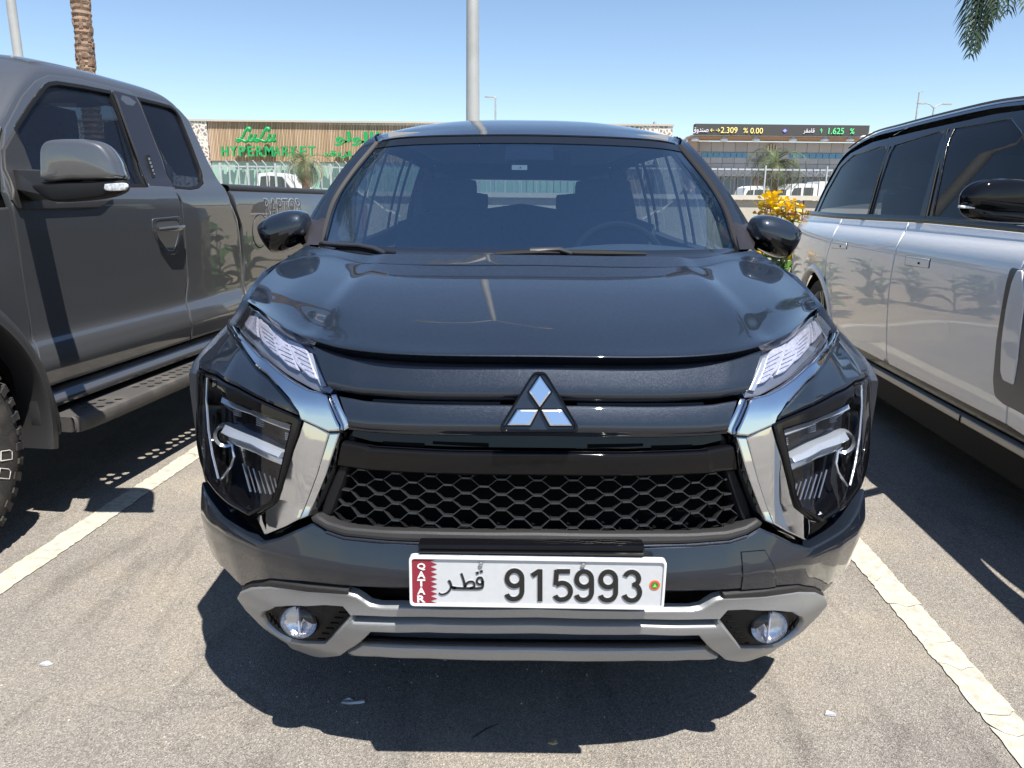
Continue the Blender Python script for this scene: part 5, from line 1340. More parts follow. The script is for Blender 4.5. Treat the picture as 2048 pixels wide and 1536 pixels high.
# rear end
hw_r = .64
mb = MB()
G = [[Vector((x * w, y + .10 * abs(x) ** 2.5 * -1, z)) for x in (-1, -.6, 0, .6, 1)] for (w, y, z) in ((.74, 5.84, .35), (.76, 5.86, .7), (.74, 5.84, 1.02), (.70, 5.80, 1.13))]
loft('tailgate', G, 12, 16, M['navy'], X, ang=60)
G = [[Vector((x * w, y - .10 * abs(x) ** 2.5, z)) for x in (-1, -.6, 0, .6, 1)] for (w, y, z) in ((.52, 5.79, 1.14), (.49, 5.71, 1.32), (.45, 5.64, 1.46))]
loft('rear_window', G, 8, 16, M['sideglass'], X, ang=60)
for s in (-1, 1):
    G = [[Vector((s * a, y, z)), Vector((s * b, y - .09, z))] for (a, b, y, z) in ((.50, .76, 5.76, 1.14), (.47, .70, 5.67, 1.35), (.43, .66, 5.58, 1.54))]
    loft('rear_pillar', G, 6, 4, M['navy'], X)
mb = MB(); mb.box((0, 5.60, 1.525), (1.24, .16, .15)); mb.build('rear_spoiler', M['navy'], X, smooth=False)

# ---- cabin
G = [[Vector((x * w, y, z + d * abs(x))) for x in (-1, -.5, 0, .5, 1)] for (w, y, z, d) in ((.52, 2.36, 1.11, 0), (.64, 2.58, 1.135, 0), (.72, 2.82, 1.14, -.0), (.74, 2.96, 1.08, 0), (.74, 2.98, .7, 0))]
for r in G:
    r[3].z += .022; r[2].z -= .006
M['dash'] = mat('dashboard_grey', (.085, .09, .10), rough=.7, noise=.1, nscale=20)
loft('dashboard', G, 16, 24, M['dash'], X, ang=60)
mb = MB(); mb.box((0, 4.4, .42), (1.5, 3.0, .04)); mb.build('cabin_floor', M['dark'], X, smooth=False)
mb = MB(); mb.box((0, 4.3, 1.565), (1.12, 2.3, .02)); mb.build('headlining', M['trimgrey'], X, smooth=False)
def rbox(nm, c, d, m, T=X, parent=None, r=.3, rot=0.0, mir=1):
    G = []; hx, hy, hz = d[0] / 2, d[1] / 2, d[2] / 2; n = 20; K = 8
    Rm = Matrix.Rotation(rot, 3, 'X')
    for i in range(K + 1):
        t = -1 + 2 * i / K; s = (1 - abs(t) ** (2 / r * .9)) ** (r * .55) if abs(t) < 1 else 0.02
        row = []
        for k in range(n):
            w = 2 * math.pi * k / n; cx_, sx_ = math.cos(w), math.sin(w)
            e = .45; X__ = math.copysign(abs(cx_) ** e, cx_) * hx; Y__ = math.copysign(abs(sx_) ** e, sx_) * hy
            row.append(Vector(c) + Rm @ Vector((X__ * max(s, .02), Y__ * max(s, .02), t * hz)))
        G.append(row)
    v, f = grid_mesh(G, True); f += [tuple(range(n))[::-1], tuple(K * n + k for k in range(n))]
    return mk(nm, v, f, m, T, parent, ang=60)
def seat(x, y, w=.50, hz=1.14, head=1):
    s = rbox('seat', (x, y - .18, .62), (w, .52, .17), M['seat'])
    rbox('seat_back', (x, y + .10, .93), (w, .16, .74), M['seat'], rot=-R(14), parent=s)
    for hxo in ((0,) if head == 1 else (-.34, .34)):
        rbox('headrest', (x + hxo, y + .20, 1.335 if head == 1 else 1.30), (.26 if head == 1 else .22, .10, .17 if head == 1 else .12), M['seat'], rot=-R(8), parent=s)
        for q in (-.05, .05):
            mb = MB(); mb.tube([(x + hxo + q, y + .19, 1.30), (x + hxo + q, y + .17, 1.20)], .006, 6); mb.build('headrest_post', M['alu'], X, parent=s)
seat(.36, 3.42); seat(-.36, 3.46); seat(0, 4.25, 1.24, 1.1, 2); seat(0, 5.05, 1.15, 1.05, 2)
mb = MB(); c = Vector((.36, 2.98, 1.06)); P = [c + Vector((math.cos(a) * .185, math.sin(a) * .07, math.sin(a) * .165)) for a in [k * math.pi / 16 for k in range(33)]]; mb.tube(P, .015, 8, caps=False); sw = mb.build('steering_wheel', M['plastic'], X)
rbox('steering_hub', (.36, 2.98, 1.05), (.16, .05, .12), M['plastic'], parent=sw)
mb = MB(); mb.tube([(.19, 2.98, 1.06), (.53, 2.98, 1.06)], .012, 6); mb.build('steering_spoke', M['plastic'], X, parent=sw)
rbox('rear_view_mirror', X.loc(at(1085, 317, 3.06)), (.22, .04, .065), M['plastic'])
# small gloss disc on a stalk, hanging under the header
c = W(969, 289, 2.98); mb = MB(); mb.lathe([(-.006, .001), (-.008, .6), (-.004, .9), (.012, 1.0), (.02, .6), (.02, .01)], (0, 0, 0), 'y', 20)
mb.v = [c + Vector((p.x * .022, p.y, p.z * .014)) for p in mb.v]; cm = mb.build('hanging_disc', M['gloss'], X)
mb = MB(); mb.tube([c + Vector((0, .005, .01)), c + Vector((.004, .02, .035))], .003, 6); mb.build('disc_stalk', M['plastic'], X, parent=cm)

# ---- door mirrors
def mirror_house(s):
    secs = [(617, 436, 468, 2.64, .09), (610, 424, 478, 2.645, .14), (596, 420, 489, 2.65, .165), (578, 421, 499, 2.655, .17), (560, 426, 505, 2.66, .165), (545, 432, 503, 2.66, .15), (532, 440, 487, 2.665, .12), (523, 447, 471, 2.67, .08), (518, 452, 461, 2.67, .04)]
    rows = []
    for px, a, b, Y, d in secs:
        A_, B_ = W(px, a, Y), W(px, b, Y); c = (A_ + B_) / 2; hz = (A_.z - B_.z) / 2; row = []
        for k in range(24):
            w = 2 * math.pi * k / 24; cy_, sz_ = math.cos(w), math.sin(w)
            row.append(Vector((c.x * s, c.y + math.copysign(abs(cy_) ** .75, cy_) * d / 2, c.z + math.copysign(abs(sz_) ** .8, sz_) * hz)))
        rows.append(row)
    P = loft_pts([r + [r[0]] for r in rows], 24, 48); P = [r[:-1] for r in P]
    v, f = grid_mesh(P, True); f += [tuple(range(48)), tuple(24 * 48 + k for k in range(48))[::-1]]
    # split: painted cap above, black below
    zc = W(560, 466, 2.66).z
    up = [q for q in f if len(q) > 4 or sum(v[i].z for i in q) / 4 > zc + .02 * 0]; lo = [q for q in f if q not in set(up)]
    b = mk('door_mirror', v, up, M['navy'], X, ang=60); 
    mk('mirror_lower_shell', v, lo, M['gloss'], X, parent=b, ang=60)
    mb = MB(); p0 = W(618, 468, 2.66); q = [W(600, 474, 2.66), p0, W(632, 486, 2.70)]; q = [Vector((p.x * s, p.y, p.z)) for p in q]; mb.tube(q, [.03, .028, .024], 12); mb.build('mirror_stem', M['gloss'], X, parent=b)
    mb = MB(); q = [W(524, 474, 2.60), W(533, 482, 2.59), W(544, 486, 2.585)]; q = [Vector((p.x * s, p.y + .012, p.z)) for p in q]; mb.tube(q, [.002, .0045, .003], 8); mb.build('turn_signal', M['signal'], X, parent=b)
mirror_house(1); mirror_house(-1)

# ---- wipers
def wiper(pts, arm, px=None):
    mb = MB(); mb.tube([W(*p) for p in pts], [.006, .010, .010, .005][:len(pts)], 8, flat=.8); w = mb.build('wiper', M['plastic'], X)
    mb = MB(); mb.tube([W(*p) for p in arm], [.010] + [.008] * (len(arm) - 2) + [.006], 8, flat=.6); mb.build('wiper_arm', M['wiperarm'], X, parent=w)
M['wiperarm'] = mat('wiper_arm_black', (.025, .026, .03), rough=.3)
wiper([(640, 487, 2.52), (700, 495, 2.42), (745, 501, 2.35), (790, 506, 2.30)], [(645, 486, 2.52), (690, 489, 2.42), (718, 490, 2.38), (748, 496, 2.33), (770, 506, 2.28)])
wiper([(990, 508, 2.235), (1080, 504, 2.25), (1180, 506, 2.26), (1292, 508, 2.29)], [(1060, 501, 2.25), (1090, 499, 2.25), (1120, 498, 2.25), (1145, 507, 2.23)])
# ---- number plate and its bracket
PY = 1.355
def PL(px, py, o=0.0): p = X.loc(at(px, py, PY - o)); return p
tl_, br_ = PL(819, 1112), PL(1330, 1213); pcx, pcz = (PL(819, 1160).x + PL(1330, 1166).x) / 2, (PL(1074, 1116).z + PL(1074, 1213).z) / 2
pwid, phei = PL(1330, 1166).x - PL(819, 1160).x, PL(1074, 1114).z - PL(1074, 1213).z
tilt = R(.35)
ux = Vector((math.cos(tilt), 0, -math.sin(tilt))); uz = Vector((math.sin(tilt), 0, math.cos(tilt)))
PS = Surf(X, 'f', lambda x, z: PY, -1)
def PP(px, py):       # photo pixel -> plate coordinates (metres from the plate centre)
    q = PL(px, py) - Vector((pcx, PY, pcz)); return Vector((q.dot(ux), q.dot(uz)))
class PlateSurf:
    T = X
    def p(s, a, b, off=0.0): return Vector((pcx, PY, pcz)) + ux * a + uz * b + Vector((0, -off, 0))
PSF = PlateSurf()
hw_, hh_ = pwid / 2, phei / 2
rect = lambda a, b: [Vector((-a, -b)), Vector((a, -b)), Vector((a, b)), Vector((-a, b))]
plate = panel('number_plate', rnd(rect(hw_, hh_), .010), PSF, M['platewhite'], off=.002, th=.012, bev=.001, res=.05)
panel('plate_rim', rnd(rect(hw_, hh_), .010), PSF, M['white'], off=.0058, th=.009, bev=.0015, holes=[rnd(rect(hw_ - .0055, hh_ - .0055), .007)], res=.03, parent=plate)
xb = PP(857, 1160).x
zz = [Vector((-hw_ + .006, -hh_ + .006))] ; nteeth = 9; zlo, zhi = -hh_ + .006, hh_ - .006; xt = PP(874, 1160).x
zig = [Vector((-hw_ + .006, zlo))]
for i in range(nteeth):
    z0_ = lerp(zlo, zhi, i / nteeth); z1_ = lerp(zlo, zhi, (i + 1) / nteeth); zig += [Vector((xt, z0_)), Vector((xb + .003, (z0_ + z1_) / 2))]
zig += [Vector((xt, zhi)), Vector((-hw_ + .006, zhi))]
zig = [zig[0]] + [p for p in zig[1:]]
panel('plate_band', zig, PSF, M['maroon'], off=.0030, th=.002, bev=0, res=.05, parent=plate)
def ptext(s, px0, px1, py0, py1, m, depth=.0016, off=.0024, **k):
    a, b = PP(px0, py1), PP(px1, py0); c = PSF.p((a.x + b.x) / 2, (a.y + b.y) / 2)
    return text('plate_character', s, m, X, plate, c, ux, uz, w=b.x - a.x, h=b.y - a.y, depth=depth, off=off, **k)
for i, ch in enumerate('QATAR'):
    cy = 1132 + i * 16.1; ptext(ch, 835, 851, cy - 7, cy + 6.5, M['white'], fat=.03, off=.0034, depth=.001)
def stroke2(P, w, tap=None):    # calligraphic stroke as an outline
    P = smooth_line([Vector((p[0], p[1])) for p in P], 6); n = len(P); Lf = []; Rt = []
    for i, p in enumerate(P):
        t = (P[min(i + 1, n - 1)] - P[max(i - 1, 0)]).normalized(); nn = Vector((-t.y, t.x)); ww = (w if not tap else lerp(tap[0], tap[1], i / (n - 1))) / 2
        Lf.append(p + nn * ww); Rt.append(p - nn * ww)
    return Lf + Rt[::-1]
# digits drawn as strokes, each its own piece with an embossed shoulder
def digit(ch, cx, x_off=0):
    h = 60.0; w = 40.0; top_, bot_ = 1136 + (cx - 1040) * .012, 1200 + (cx - 1040) * .012; H2 = bot_ - top_; r = 18; S_ = []
    def arcp(ax, ay, rx, ry, a0, a1, n=14): return [(ax + rx * math.cos(R(lerp(a0, a1, i / n))), ay - ry * math.sin(R(lerp(a0, a1, i / n)))) for i in range(n + 1)]
    if ch == '9':
        S_ += [arcp(cx, top_ + 19, 15, 15.5, 0, 360, 20)]
        S_ += [[(cx + 15, top_ + 19), (cx + 15, top_ + 34)] + arcp(cx - 1, bot_ - 20, 16, 16.5, 0, -90, 8) + arcp(cx - 3, bot_ - 18, 13, 14.5, -95, -160, 5)]
    if ch == '1': S_ += [[(cx - 13, top_ + 13), (cx + 1, top_ + 4)], [(cx + 3, top_ + .5), (cx + 3, bot_)]]
    if ch == '5': S_ += [[(cx + 14, top_ + 4), (cx - 12, top_ + 4)], [(cx - 12.5, top_ + 1), (cx - 15, top_ + 31)], [(cx - 14, top_ + 31)] + arcp(cx - 2, bot_ - 20.5, 17, 16.5, 105, -90, 16) + arcp(cx - 4, bot_ - 18, 13, 14.5, -95, -155, 4)]
    if ch == '3': S_ += [arcp(cx - 1, top_ + 17, 14, 13.5, 160, -80, 16), arcp(cx - 1, bot_ - 20, 16, 16.5, 82, -160, 18)]
    for (m, wd, o, d) in ((M['emboss'], 12.2, .0030, .002), (M['ink'], 9.6, .0042, .002)):
        for st in S_:
            Q = [PP(*p) for p in st]; k_ = pwid / 511
            mbq = MB(); n = len(Q); L2 = []; R2 = []
            for i, p in enumerate(Q):
                t = (Q[min(i + 1, n - 1)] - Q[max(i - 1, 0)])
                if ch == '9' and st is S_[0] and i in (0, n - 1): t = Vector((0, 1))
                t.normalize(); nn = Vector((-t.y, t.x)) * wd * k_ / 2
                L2.append(p + nn); R2.append(p - nn)
            top3 = [PSF.p(p.x, p.y, o) for p in L2 + R2]; bot3 = [PSF.p(p.x, p.y, o - d) for p in L2 + R2]; f = []
            for i in range(n - 1):
                f += [(i, i + 1, n + i + 1, n + i), (i, 2 * n + i, 2 * n + i + 1, i + 1), (n + i, n + i + 1, 3 * n + i + 1, 3 * n + i)]
            f += [(0, n, 3 * n, 2 * n), (n - 1, 2 * n - 1, 4 * n - 1, 3 * n - 1)]
            mk('plate_character', top3 + bot3, f, m, X, plate, smooth=False)
            o += .00004
M['emboss'] = mat('plate_emboss', (.42, .43, .45), rough=.4)
for ch, cx in zip('915993', (1029, 1077, 1126, 1168, 1216, 1264)): digit(ch, cx)
# the Arabic country name in strokes
def astroke(P, w0, w1=None, nm='plate_character'):
    for m, dw, o in ((M['emboss'], 2.2, .0029), (M['ink'], 0, .0040)):
        Q = smooth_line([PP(*p).to_3d() for p in P], 6); n = len(Q); k_ = pwid / 511; L2 = []; R2 = []
        for i, p in enumerate(Q):
            t = (Q[min(i + 1, n - 1)] - Q[max(i - 1, 0)]).normalized(); ww = (lerp(w0, w1 if w1 else w0, i / (n - 1)) + dw) * k_ / 2
            L2.append(p + Vector((-t.y, t.x, 0)) * ww); R2.append(p - Vector((-t.y, t.x, 0)) * ww)
        v = [PSF.p(p.x, p.y, o) for p in L2 + R2] + [PSF.p(p.x, p.y, o - .002) for p in L2 + R2]
        f = []
        for i in range(n - 1): f += [(i, i + 1, n + i + 1, n + i), (i, 2 * n + i, 2 * n + i + 1, i + 1), (n + i, n + i + 1, 3 * n + i + 1, 3 * n + i)]
        f += [(0, n, 3 * n, 2 * n), (n - 1, 2 * n - 1, 4 * n - 1, 3 * n - 1)]
        mk(nm, v, f, m, X, plate, smooth=False)
astroke([(966, 1160), (965, 1172), (956, 1175), (940, 1175), (925, 1175), (905, 1174)], 5, 5)        # base line
astroke([(966, 1162), (963, 1154), (956, 1155), (954, 1163), (960, 1167), (966, 1164)], 4.5, 4)      # loop of the first letter
astroke([(923, 1145), (928, 1160), (930, 1173)], 4, 4.5)                                               # upright of the middle letter
astroke([(930, 1172), (936, 1163), (946, 1162), (949, 1170), (940, 1176)], 4, 4)                      # its bowl
astroke([(898, 1159), (902, 1167), (901, 1176), (894, 1184), (884, 1187), (878, 1184)], 5, 2.5)      # tail letter
astroke([(902, 1172), (912, 1175)], 5, 5)
for x, y in ((955, 1144), (963, 1141)): astroke([(x - 2.5, y + 1), (x + 2.5, y - 1)], 4.5)
for x, y in ((962, 1126), (1166, 1128)):
    q = PP(x, y); c = PSF.p(q.x, q.y, .005); mb = MB(); mb.lathe([(0, .0048), (-.0015, .0042), (-.002, .002), (-.0008, .0015), (-.0008, .0001)], c, 'y', 16); mb.build('rivet', M['alu'], X, parent=plate)
q = PP(1309, 1169)
for r_, m_, o_ in ((.0105, mat('sticker_red', (.70, .10, .03), rough=.4), .0032), (.0074, mat('sticker_green_dark', (.05, .16, .04), rough=.4), .0037)):
    panel('seal_sticker', [Vector((q.x + r_ * math.cos(a), q.y + r_ * math.sin(a))) for a in [k * math.pi / 12 for k in range(24)]], PSF, m_, off=o_, th=.0015, bev=0, res=.03, parent=plate)
panel('seal_sticker', [Vector((q.x + a * .001, q.y + b * .001)) for a, b in ((-5, -4), (-1, -3.4), (0, -4.4), (1, -3.4), (5, -4), (1.6, -.6), (2.4, 1), (1, 1.2), (0, 4.6), (-1, 1.2), (-2.4, 1), (-1.6, -.6))], PSF, mat('sticker_green', (.25, .62, .08), rough=.4), off=.0041, th=.001, bev=0, res=.03, parent=plate)
# bracket tray above and behind the plate
bk_ = [Vector(p) for p in PS.px([(835, 1093), (1291, 1096), (1291, 1130), (835, 1128)])]
panel('plate_bracket', rnd(bk_, .004), PS, M['gloss'], off=-.008, th=.03, bev=.004, res=.05)
mb = MB(); mb.tube([PS.at(838, 1105, -.004), PS.at(1288, 1110, -.004)], .0026, 6); mb.build('bracket_edge', M['gloss'], X)
mb = MB(); mb.box((pcx, PY + .03, pcz), (pwid * .9, .05, phei * .8)); mb.build('plate_backing', M['plastic'], X, smooth=False)

# ---- tow cover (the car's left side)
FS = F_
towp = [Vector(p) for p in F_.px([(1480, 1104), (1527, 1100), (1547, 1136), (1549, 1170), (1480, 1176)])]
c_ = sum(towp, Vector((0, 0))) / 5
panel('tow_cover_gap', [c_ + (p - c_) * 1.03 for p in towp], F_, M['dark'], off=.0045, th=.006, bev=0, res=.02)
panel('tow_cover', towp, F_, M['navy'], off=.0058, th=.006, bev=.0012, res=.02)
# ================================================================== GREY PICKUP
TY = math.atan(.1275)
K = Thing('pickup_truck', 'warm grey crew pickup with perforated side step parked left of the dark car', 'pickup', (-2.292, 0, 0), -TY, (-.95, 4.2, 0))
TCOS = math.cos(TY)
def TX(y, z):   # door skin: x offset from the door plane, +x towards the dark car
    t = 0
    return t
TSx, TSy = smooth_tab([.3, .48, .55, .64, .725, .742, .80, .95, 1.15, 1.27, 1.33, 1.37, 1.42], [-.07, -.012, .004, .026, .004, -.016, -.018, -.014, -.004, .004, -.004, -.03, -.07], 400, 45)
def cabx(y, z):   # cab above the belt leans in, and sweeps in a little to the rear
    b = ft(TSx, TSy, min(z, 1.42)) if z < 1.42 else -.07 - .36 * (z - 1.42) - .30 * max(0, z - 1.78) ** 1.2
    return b - .10 * sstep(5.25, 5.7, y) * 0
KS = Surf(K, 's', cabx, 1)
def bedx(y, z):
    t = ft(TSx, TSy, min(z, 1.42))
    bul = .055 * math.exp(-((y - 6.15) / .55) ** 2) * sstep(1.34, 1.05, z)
    return t + bul - .01
BS = Surf(K, 's', bedx, 1)
def kp(pts): return [Vector(KS.inv(*p)) for p in pts]
# measured stations on the door plane
kz_belt = 1.385
GREY = M['grey']
# pixel outlines -> door plane (y, z)
fd = kp([(33, 470), (45, 560), (58, 640), (69, 690), (79, 742), (86, 800)])
shut1 = [(p.x, p.y) for p in fd]
ysh = shut1[3][0]
rs1 = kp([(362, 402), (370, 480), (376, 560), (381, 640), (384, 664)])
cr1 = kp([(454, 378), (468, 416), (479, 450), (486, 520), (488, 580), (488, 612)])
cabroof = kp([(2, 250), (38, 182), (64, 151), (92, 139), (156, 148), (240, 169), (315, 190), (345, 206), (366, 230), (396, 286), (426, 340), (450, 376)])
def yof(P): return P.x
bot = lambda a, b, z=.50, n=3: [Vector((lerp(a, b, i / n), z)) for i in range(n + 1)]
y_f = fd[-1].x; y_m = rs1[-1].x; y_c = cr1[-1].x
# front glass and rear glass outlines
g1 = kp([(32, 258), (60, 214), (92, 172), (100, 167), (116, 165), (168, 173), (222, 184), (246, 238), (272, 310), (294, 371), (240, 371), (70, 366), (62, 340), (46, 296)])
g2 = kp([(277, 197), (316, 206), (341, 213), (352, 221), (362, 236), (386, 296), (405, 348), (406, 364), (396, 374), (380, 377), (350, 374), (328, 322), (300, 252)])
gap = kp([(226, 180), (270, 192), (296, 250), (324, 322), (348, 374), (298, 371), (274, 306), (248, 236)])
up_f = [Vector((fd[0].x - .02, 1.20))]
# front door with window frame
apill = kp([(4, 300), (10, 254), (44, 190), (70, 160), (96, 148), (158, 156), (262, 182)])
fdoor = [Vector((fd[5].x, .548)), Vector((y_m - .008, .548))] + [Vector((p.x - .006, p.y)) for p in rs1[::-1]] + kp([(352, 384), (322, 318), (296, 250), (270, 190)]) + apill[::-1] + kp([(8, 372)]) + [Vector((p.x + .004, p.y)) for p in fd]
def dedupe(P):
    o = []
    for p in P:
        if not o or (Vector(p) - o[-1]).length > .004: o.append(Vector(p))
    return o
fdoor = dedupe(fdoor)
def grow(P, s): 
    P = [Vector(p) for p in P]
    if area(P) < 0: P = P[::-1]
    return inset(P, -s)
front_door = panel('front_door', fdoor, KS, GREY, off=.0, th=.03, bev=.006, holes=[grow(g1, .006)], res=.022)
rdoor = dedupe([Vector((y_m + .004, .548)), Vector((y_c - .12, .548)), Vector((y_c - .02, .62))] + [Vector((p.x - .03, p.y)) for p in cr1[::-1]] + kp([(430, 352), (404, 296), (378, 240), (356, 216), (330, 203), (270, 190)][:]) + kp([(296, 250), (322, 318), (352, 384)]) + [Vector((p.x + .006, p.y)) for p in rs1])
rear_door = panel('rear_door', rdoor, KS, GREY, off=.0, th=.03, bev=.006, holes=[grow(g2, .006)], res=.022)
# door frame / cab side around the doors, with the roof turning over
mb = MB()
RP = smooth_line([p.to_3d() for p in cabroof], 4)
ring = []
for q in RP:
    base_ = KS.p(q.x, q.y, -.004)
    ring.append(base_)
inn = [KS.p(q.x, q.y - .045, -.012) for q in RP]
o1 = [p + Vector((-.05, .0, .032)) for p in ring]; o2 = [p + Vector((-.16, 0, .060)) for p in ring]; o3 = [p + Vector((-.30, 0, .075)) for p in ring]
rows = [inn, ring, o1, o2, o3]
v, f = grid_mesh(loft_pts(rows, 16, len(RP) - 1)); mk('cab_side_frame', v, f, GREY, K, ang=60)
# cab rear corner down to the belt
cb = [Vector((p.x, p.y)) for p in cr1]; 
rows = []
for d, o in ((-.06, -.006), (-.012, -.002), (.0, -.02), (.004, -.06)):
    rows.append([KS.p(p.x + d, p.y, o) for p in kp([(450, 378), (468, 416), (479, 450), (486, 520), (488, 580), (488, 612)])])
v, f = grid_mesh(loft_pts(rows, 8, 16)); mk('cab_corner', v, f, GREY, K, ang=60)
# roof
ry = [3.55, 3.7, 3.9, 4.1, 4.35, 4.55, 4.64]
rzc = [1.915, 1.94, 1.95, 1.945, 1.925, 1.885, 1.82]
def edge_at(y):
    best = min(o3, key=lambda p: abs(p.y - y)); return best
G = []
for i, y in enumerate(ry):
    e = edge_at(y); G.append([Vector((e.x, y, e.z)), Vector((e.x - .25, y, max(e.z + .012, rzc[i] - .01))), Vector((-.85, y, rzc[i])), Vector((-1.4, y, rzc[i] - .01)), Vector((-1.62, y, e.z))])
loft('roof', G, 20, 20, GREY, K, ang=60)
# glass and rubbers
for nm, g in (('front_window', g1), ('rear_window', g2)):
    P = grow(g, .004); inn_ = grow(g, -.009)
    par = front_door if nm == 'front_window' else rear_door
    panel('window_seal', grow(g, .007), KS, M['plastic'], off=-.002, th=.02, bev=.002, holes=[inn_], res=.04, parent=par)
    panel('window_glass', P, KS, M['truckglass'] if 'truckglass' in M else M['tint'], off=-.016, th=.003, bev=0, res=.06, parent=par)
panel('door_pillar', gap, KS, M['gloss_pillar'] if 'gloss_pillar' in M else M['plastic'], off=.001, th=.02, bev=.002, res=.06)
mb = MB(); a, b = KS.at(225, 185, .004), KS.at(294, 371, .004); mb.tube([a, b], .005, 6); mb.build('pillar_strip', M['plastic'], K)
# keypad on the pillar
kpd = kp([(290, 311), (298, 310), (310, 352), (309, 357), (304, 357), (290, 316)]); kd = panel('entry_keypad', rnd(kpd, .01), KS, M['plastic'], off=.006, th=.01, bev=.002, res=.05)
for i in range(5):
    c = KS.at(296 + i * 2.5, 319 + i * 7.6, .007); mb = MB(); mb.box(c, (.002, .014, .014)); mb.build('keypad_button', M['alu'], K, parent=kd, smooth=False)
# black backing inside the door gaps
bk2 = dedupe([Vector((fd[5].x - .1, .53)), Vector((y_c - .03, .53)), Vector((y_c - .02, 1.30)), Vector((fd[0].x - .5, 1.30))])
panel('door_gap_backing', bk2, KS, M['dark'], off=-.034, th=.004, bev=0, res=.2)
# sill, perforated skirt and rocker
lo_f = kp([(87, 790), (88, 835)]); 
sill = [Vector((y_f + .0, .455)), Vector((y_c - .10, .455)), Vector((y_c - .10, .535)), Vector((y_f, .535))]
panel('rocker_panel', sill, Surf(K, 's', lambda y, z: .012 - .9 * max(0, z - .48) - .3 * max(0, .48 - z), 1), GREY, off=0, th=.03, bev=.006, res=.018)
SKP = Surf(K, 's', lambda y, z: -.055 - .2 * max(0, .42 - z), 1)
skl = [Vector((y_f, .33)), Vector((y_c, .33)), Vector((y_c, .452)), Vector((y_f, .452))]
sk_ = panel('rocker_guard', skl, SKP, M['plastic'], off=0, th=.02, bev=.003, res=.08)
for i in range(13):
    y = y_f + .18 + i * (y_c - y_f - .25) / 13
    pts = rnd([Vector((y, .405)), Vector((y + .055, .405)), Vector((y + .05, .425)), Vector((y + .005, .425))], .004, 2)
    panel('guard_slot', pts, SKP, M['slotlight'] if 'slotlight' in M else M['plastic_grey'], off=.002, th=.002, bev=0, res=.05, parent=sk_)
# side step with real perforations that the sun shines through
ya, yb_ = y_f + .02, y_c + .05
class StepSurf:
    T = K
    def p(s, a, b, off=0.0): return Vector((b, a, .425 + off))
PSs = StepSurf()
M['step'] = mat('step_textured_black', (.060, .057, .055), rough=.65, bump=.35, bscale=350, dirt=(.16, .14, .12), dscale=8, damt=.5)
holes = []
for i in range(48):
    y = ya + .15 + i * .062
    if y > yb_ - .2: break
    if i % 11 in (3, 4, 5) and i < 14: continue
    for j in range(2):
        x0 = .035 + j * .062; yy = y + .026 * (j % 2); w_, h_ = .019, .018
        holes.append([Vector((yy - w_, x0)), Vector((yy - w_ * .5, x0 - h_)), Vector((yy + w_ * .5, x0 - h_)), Vector((yy + w_, x0)), Vector((yy + w_ * .5, x0 + h_)), Vector((yy - w_ * .5, x0 + h_))])
stl = [Vector((ya, -.06)), Vector((yb_, -.06)), Vector((yb_, .135)), Vector((ya + .10, .135)), Vector((ya, .09))]
step = panel('side_step', stl, PSs, M['step'], off=0, th=.004, bev=.001, holes=holes, res=.1)
v = []; G = []
for y, xo in ((ya, .09), (ya + .10, .135), (lerp(ya, yb_, .5), .135), (yb_, .135)):
    G.append([Vector((xo - .004, y, .427)), Vector((xo + .012, y, .42)), Vector((xo + .014, y, .39)), Vector((xo + .002, y, .362)), Vector((xo - .05, y, .360))])
loft('step_edge', G, 30, 10, M['step'], K, parent=step)
mb = MB(); mb.hexa([(-.15, ya, .36), (.09, ya, .36), (.09, ya + .01, .36), (-.15, ya + .01, .36), (-.15, ya, .424), (.09, ya, .424), (.09, ya + .01, .424), (-.15, ya + .01, .424)]); mb.build('step_end', M['step'], K, parent=step, smooth=False)
for i in range(4):
    y = lerp(ya + .3, yb_ - .3, i / 3); mb = MB(); mb.hexa([(-.4, y, .34), (.06, y, .385), (.06, y + .06, .385), (-.4, y + .06, .34), (-.4, y, .42), (.06, y, .42), (.06, y + .06, .42), (-.4, y + .06, .42)]); mb.build('step_bracket', M['plastic'], K, parent=step, smooth=False)
# chassis below
mb = MB(); mb.hexa([(-1.75, 1.3, .42), (-.22, 1.3, .42), (-.22, 7.2, .42), (-1.75, 7.2, .42), (-1.75, 1.3, .75), (-.14, 1.3, .75), (-.14, 7.2, .75), (-1.75, 7.2, .75)]); mb.build('underbody', M['dark'], K, smooth=False)
for wy_ in ():
    pass
# front wing and flare
WCY, WCR = 2.36, .445
fwl = dedupe([Vector((fd[5].x - .008, .50))] + [Vector((p.x - .006, p.y)) for p in fd[::-1]] + [Vector((fd[0].x - .02, 1.27)), Vector((1.35, 1.24)), Vector((1.35, .8))] + [Vector((WCY + .60 * math.cos(R(a)), .46 + .60 * math.sin(R(a)))) for a in range(150, -1, -10)] + [Vector((fd[5].x - .06, .50))])
FW = Surf(K, 's', lambda y, z: ft(TSx, TSy, min(z, 1.3)) + .05 * math.exp(-((y - WCY) / .5) ** 2) * sstep(1.3, .9, z), 1)
panel('front_wing', fwl, FW, GREY, off=0, th=.03, bev=.008, res=.05)
G = []
for a in range(-14, 200, 8):
    c_, s_ = math.cos(R(a)), math.sin(R(a)); y0, z0 = WCY, .46
    G.append([Vector((FW.fn(y0 + .63 * c_, min(1.25, z0 + .63 * s_)) + .004, y0 + .635 * c_, z0 + .635 * s_)), Vector((.075, y0 + .59 * c_, z0 + .59 * s_)), Vector((.095, y0 + .545 * c_, z0 + .545 * s_)), Vector((.085, y0 + .53 * c_, z0 + .53 * s_)), Vector((-.05, y0 + .53 * c_, z0 + .53 * s_))])
loft('wheel_arch_flare', G, 40, 14, M['flare'] if 'flare' in M else M['plastic_grey'], K, ang=60)
half_liner('arch_liner', K, -.5, .05, WCY, .46, .54, M['dark'], .35)
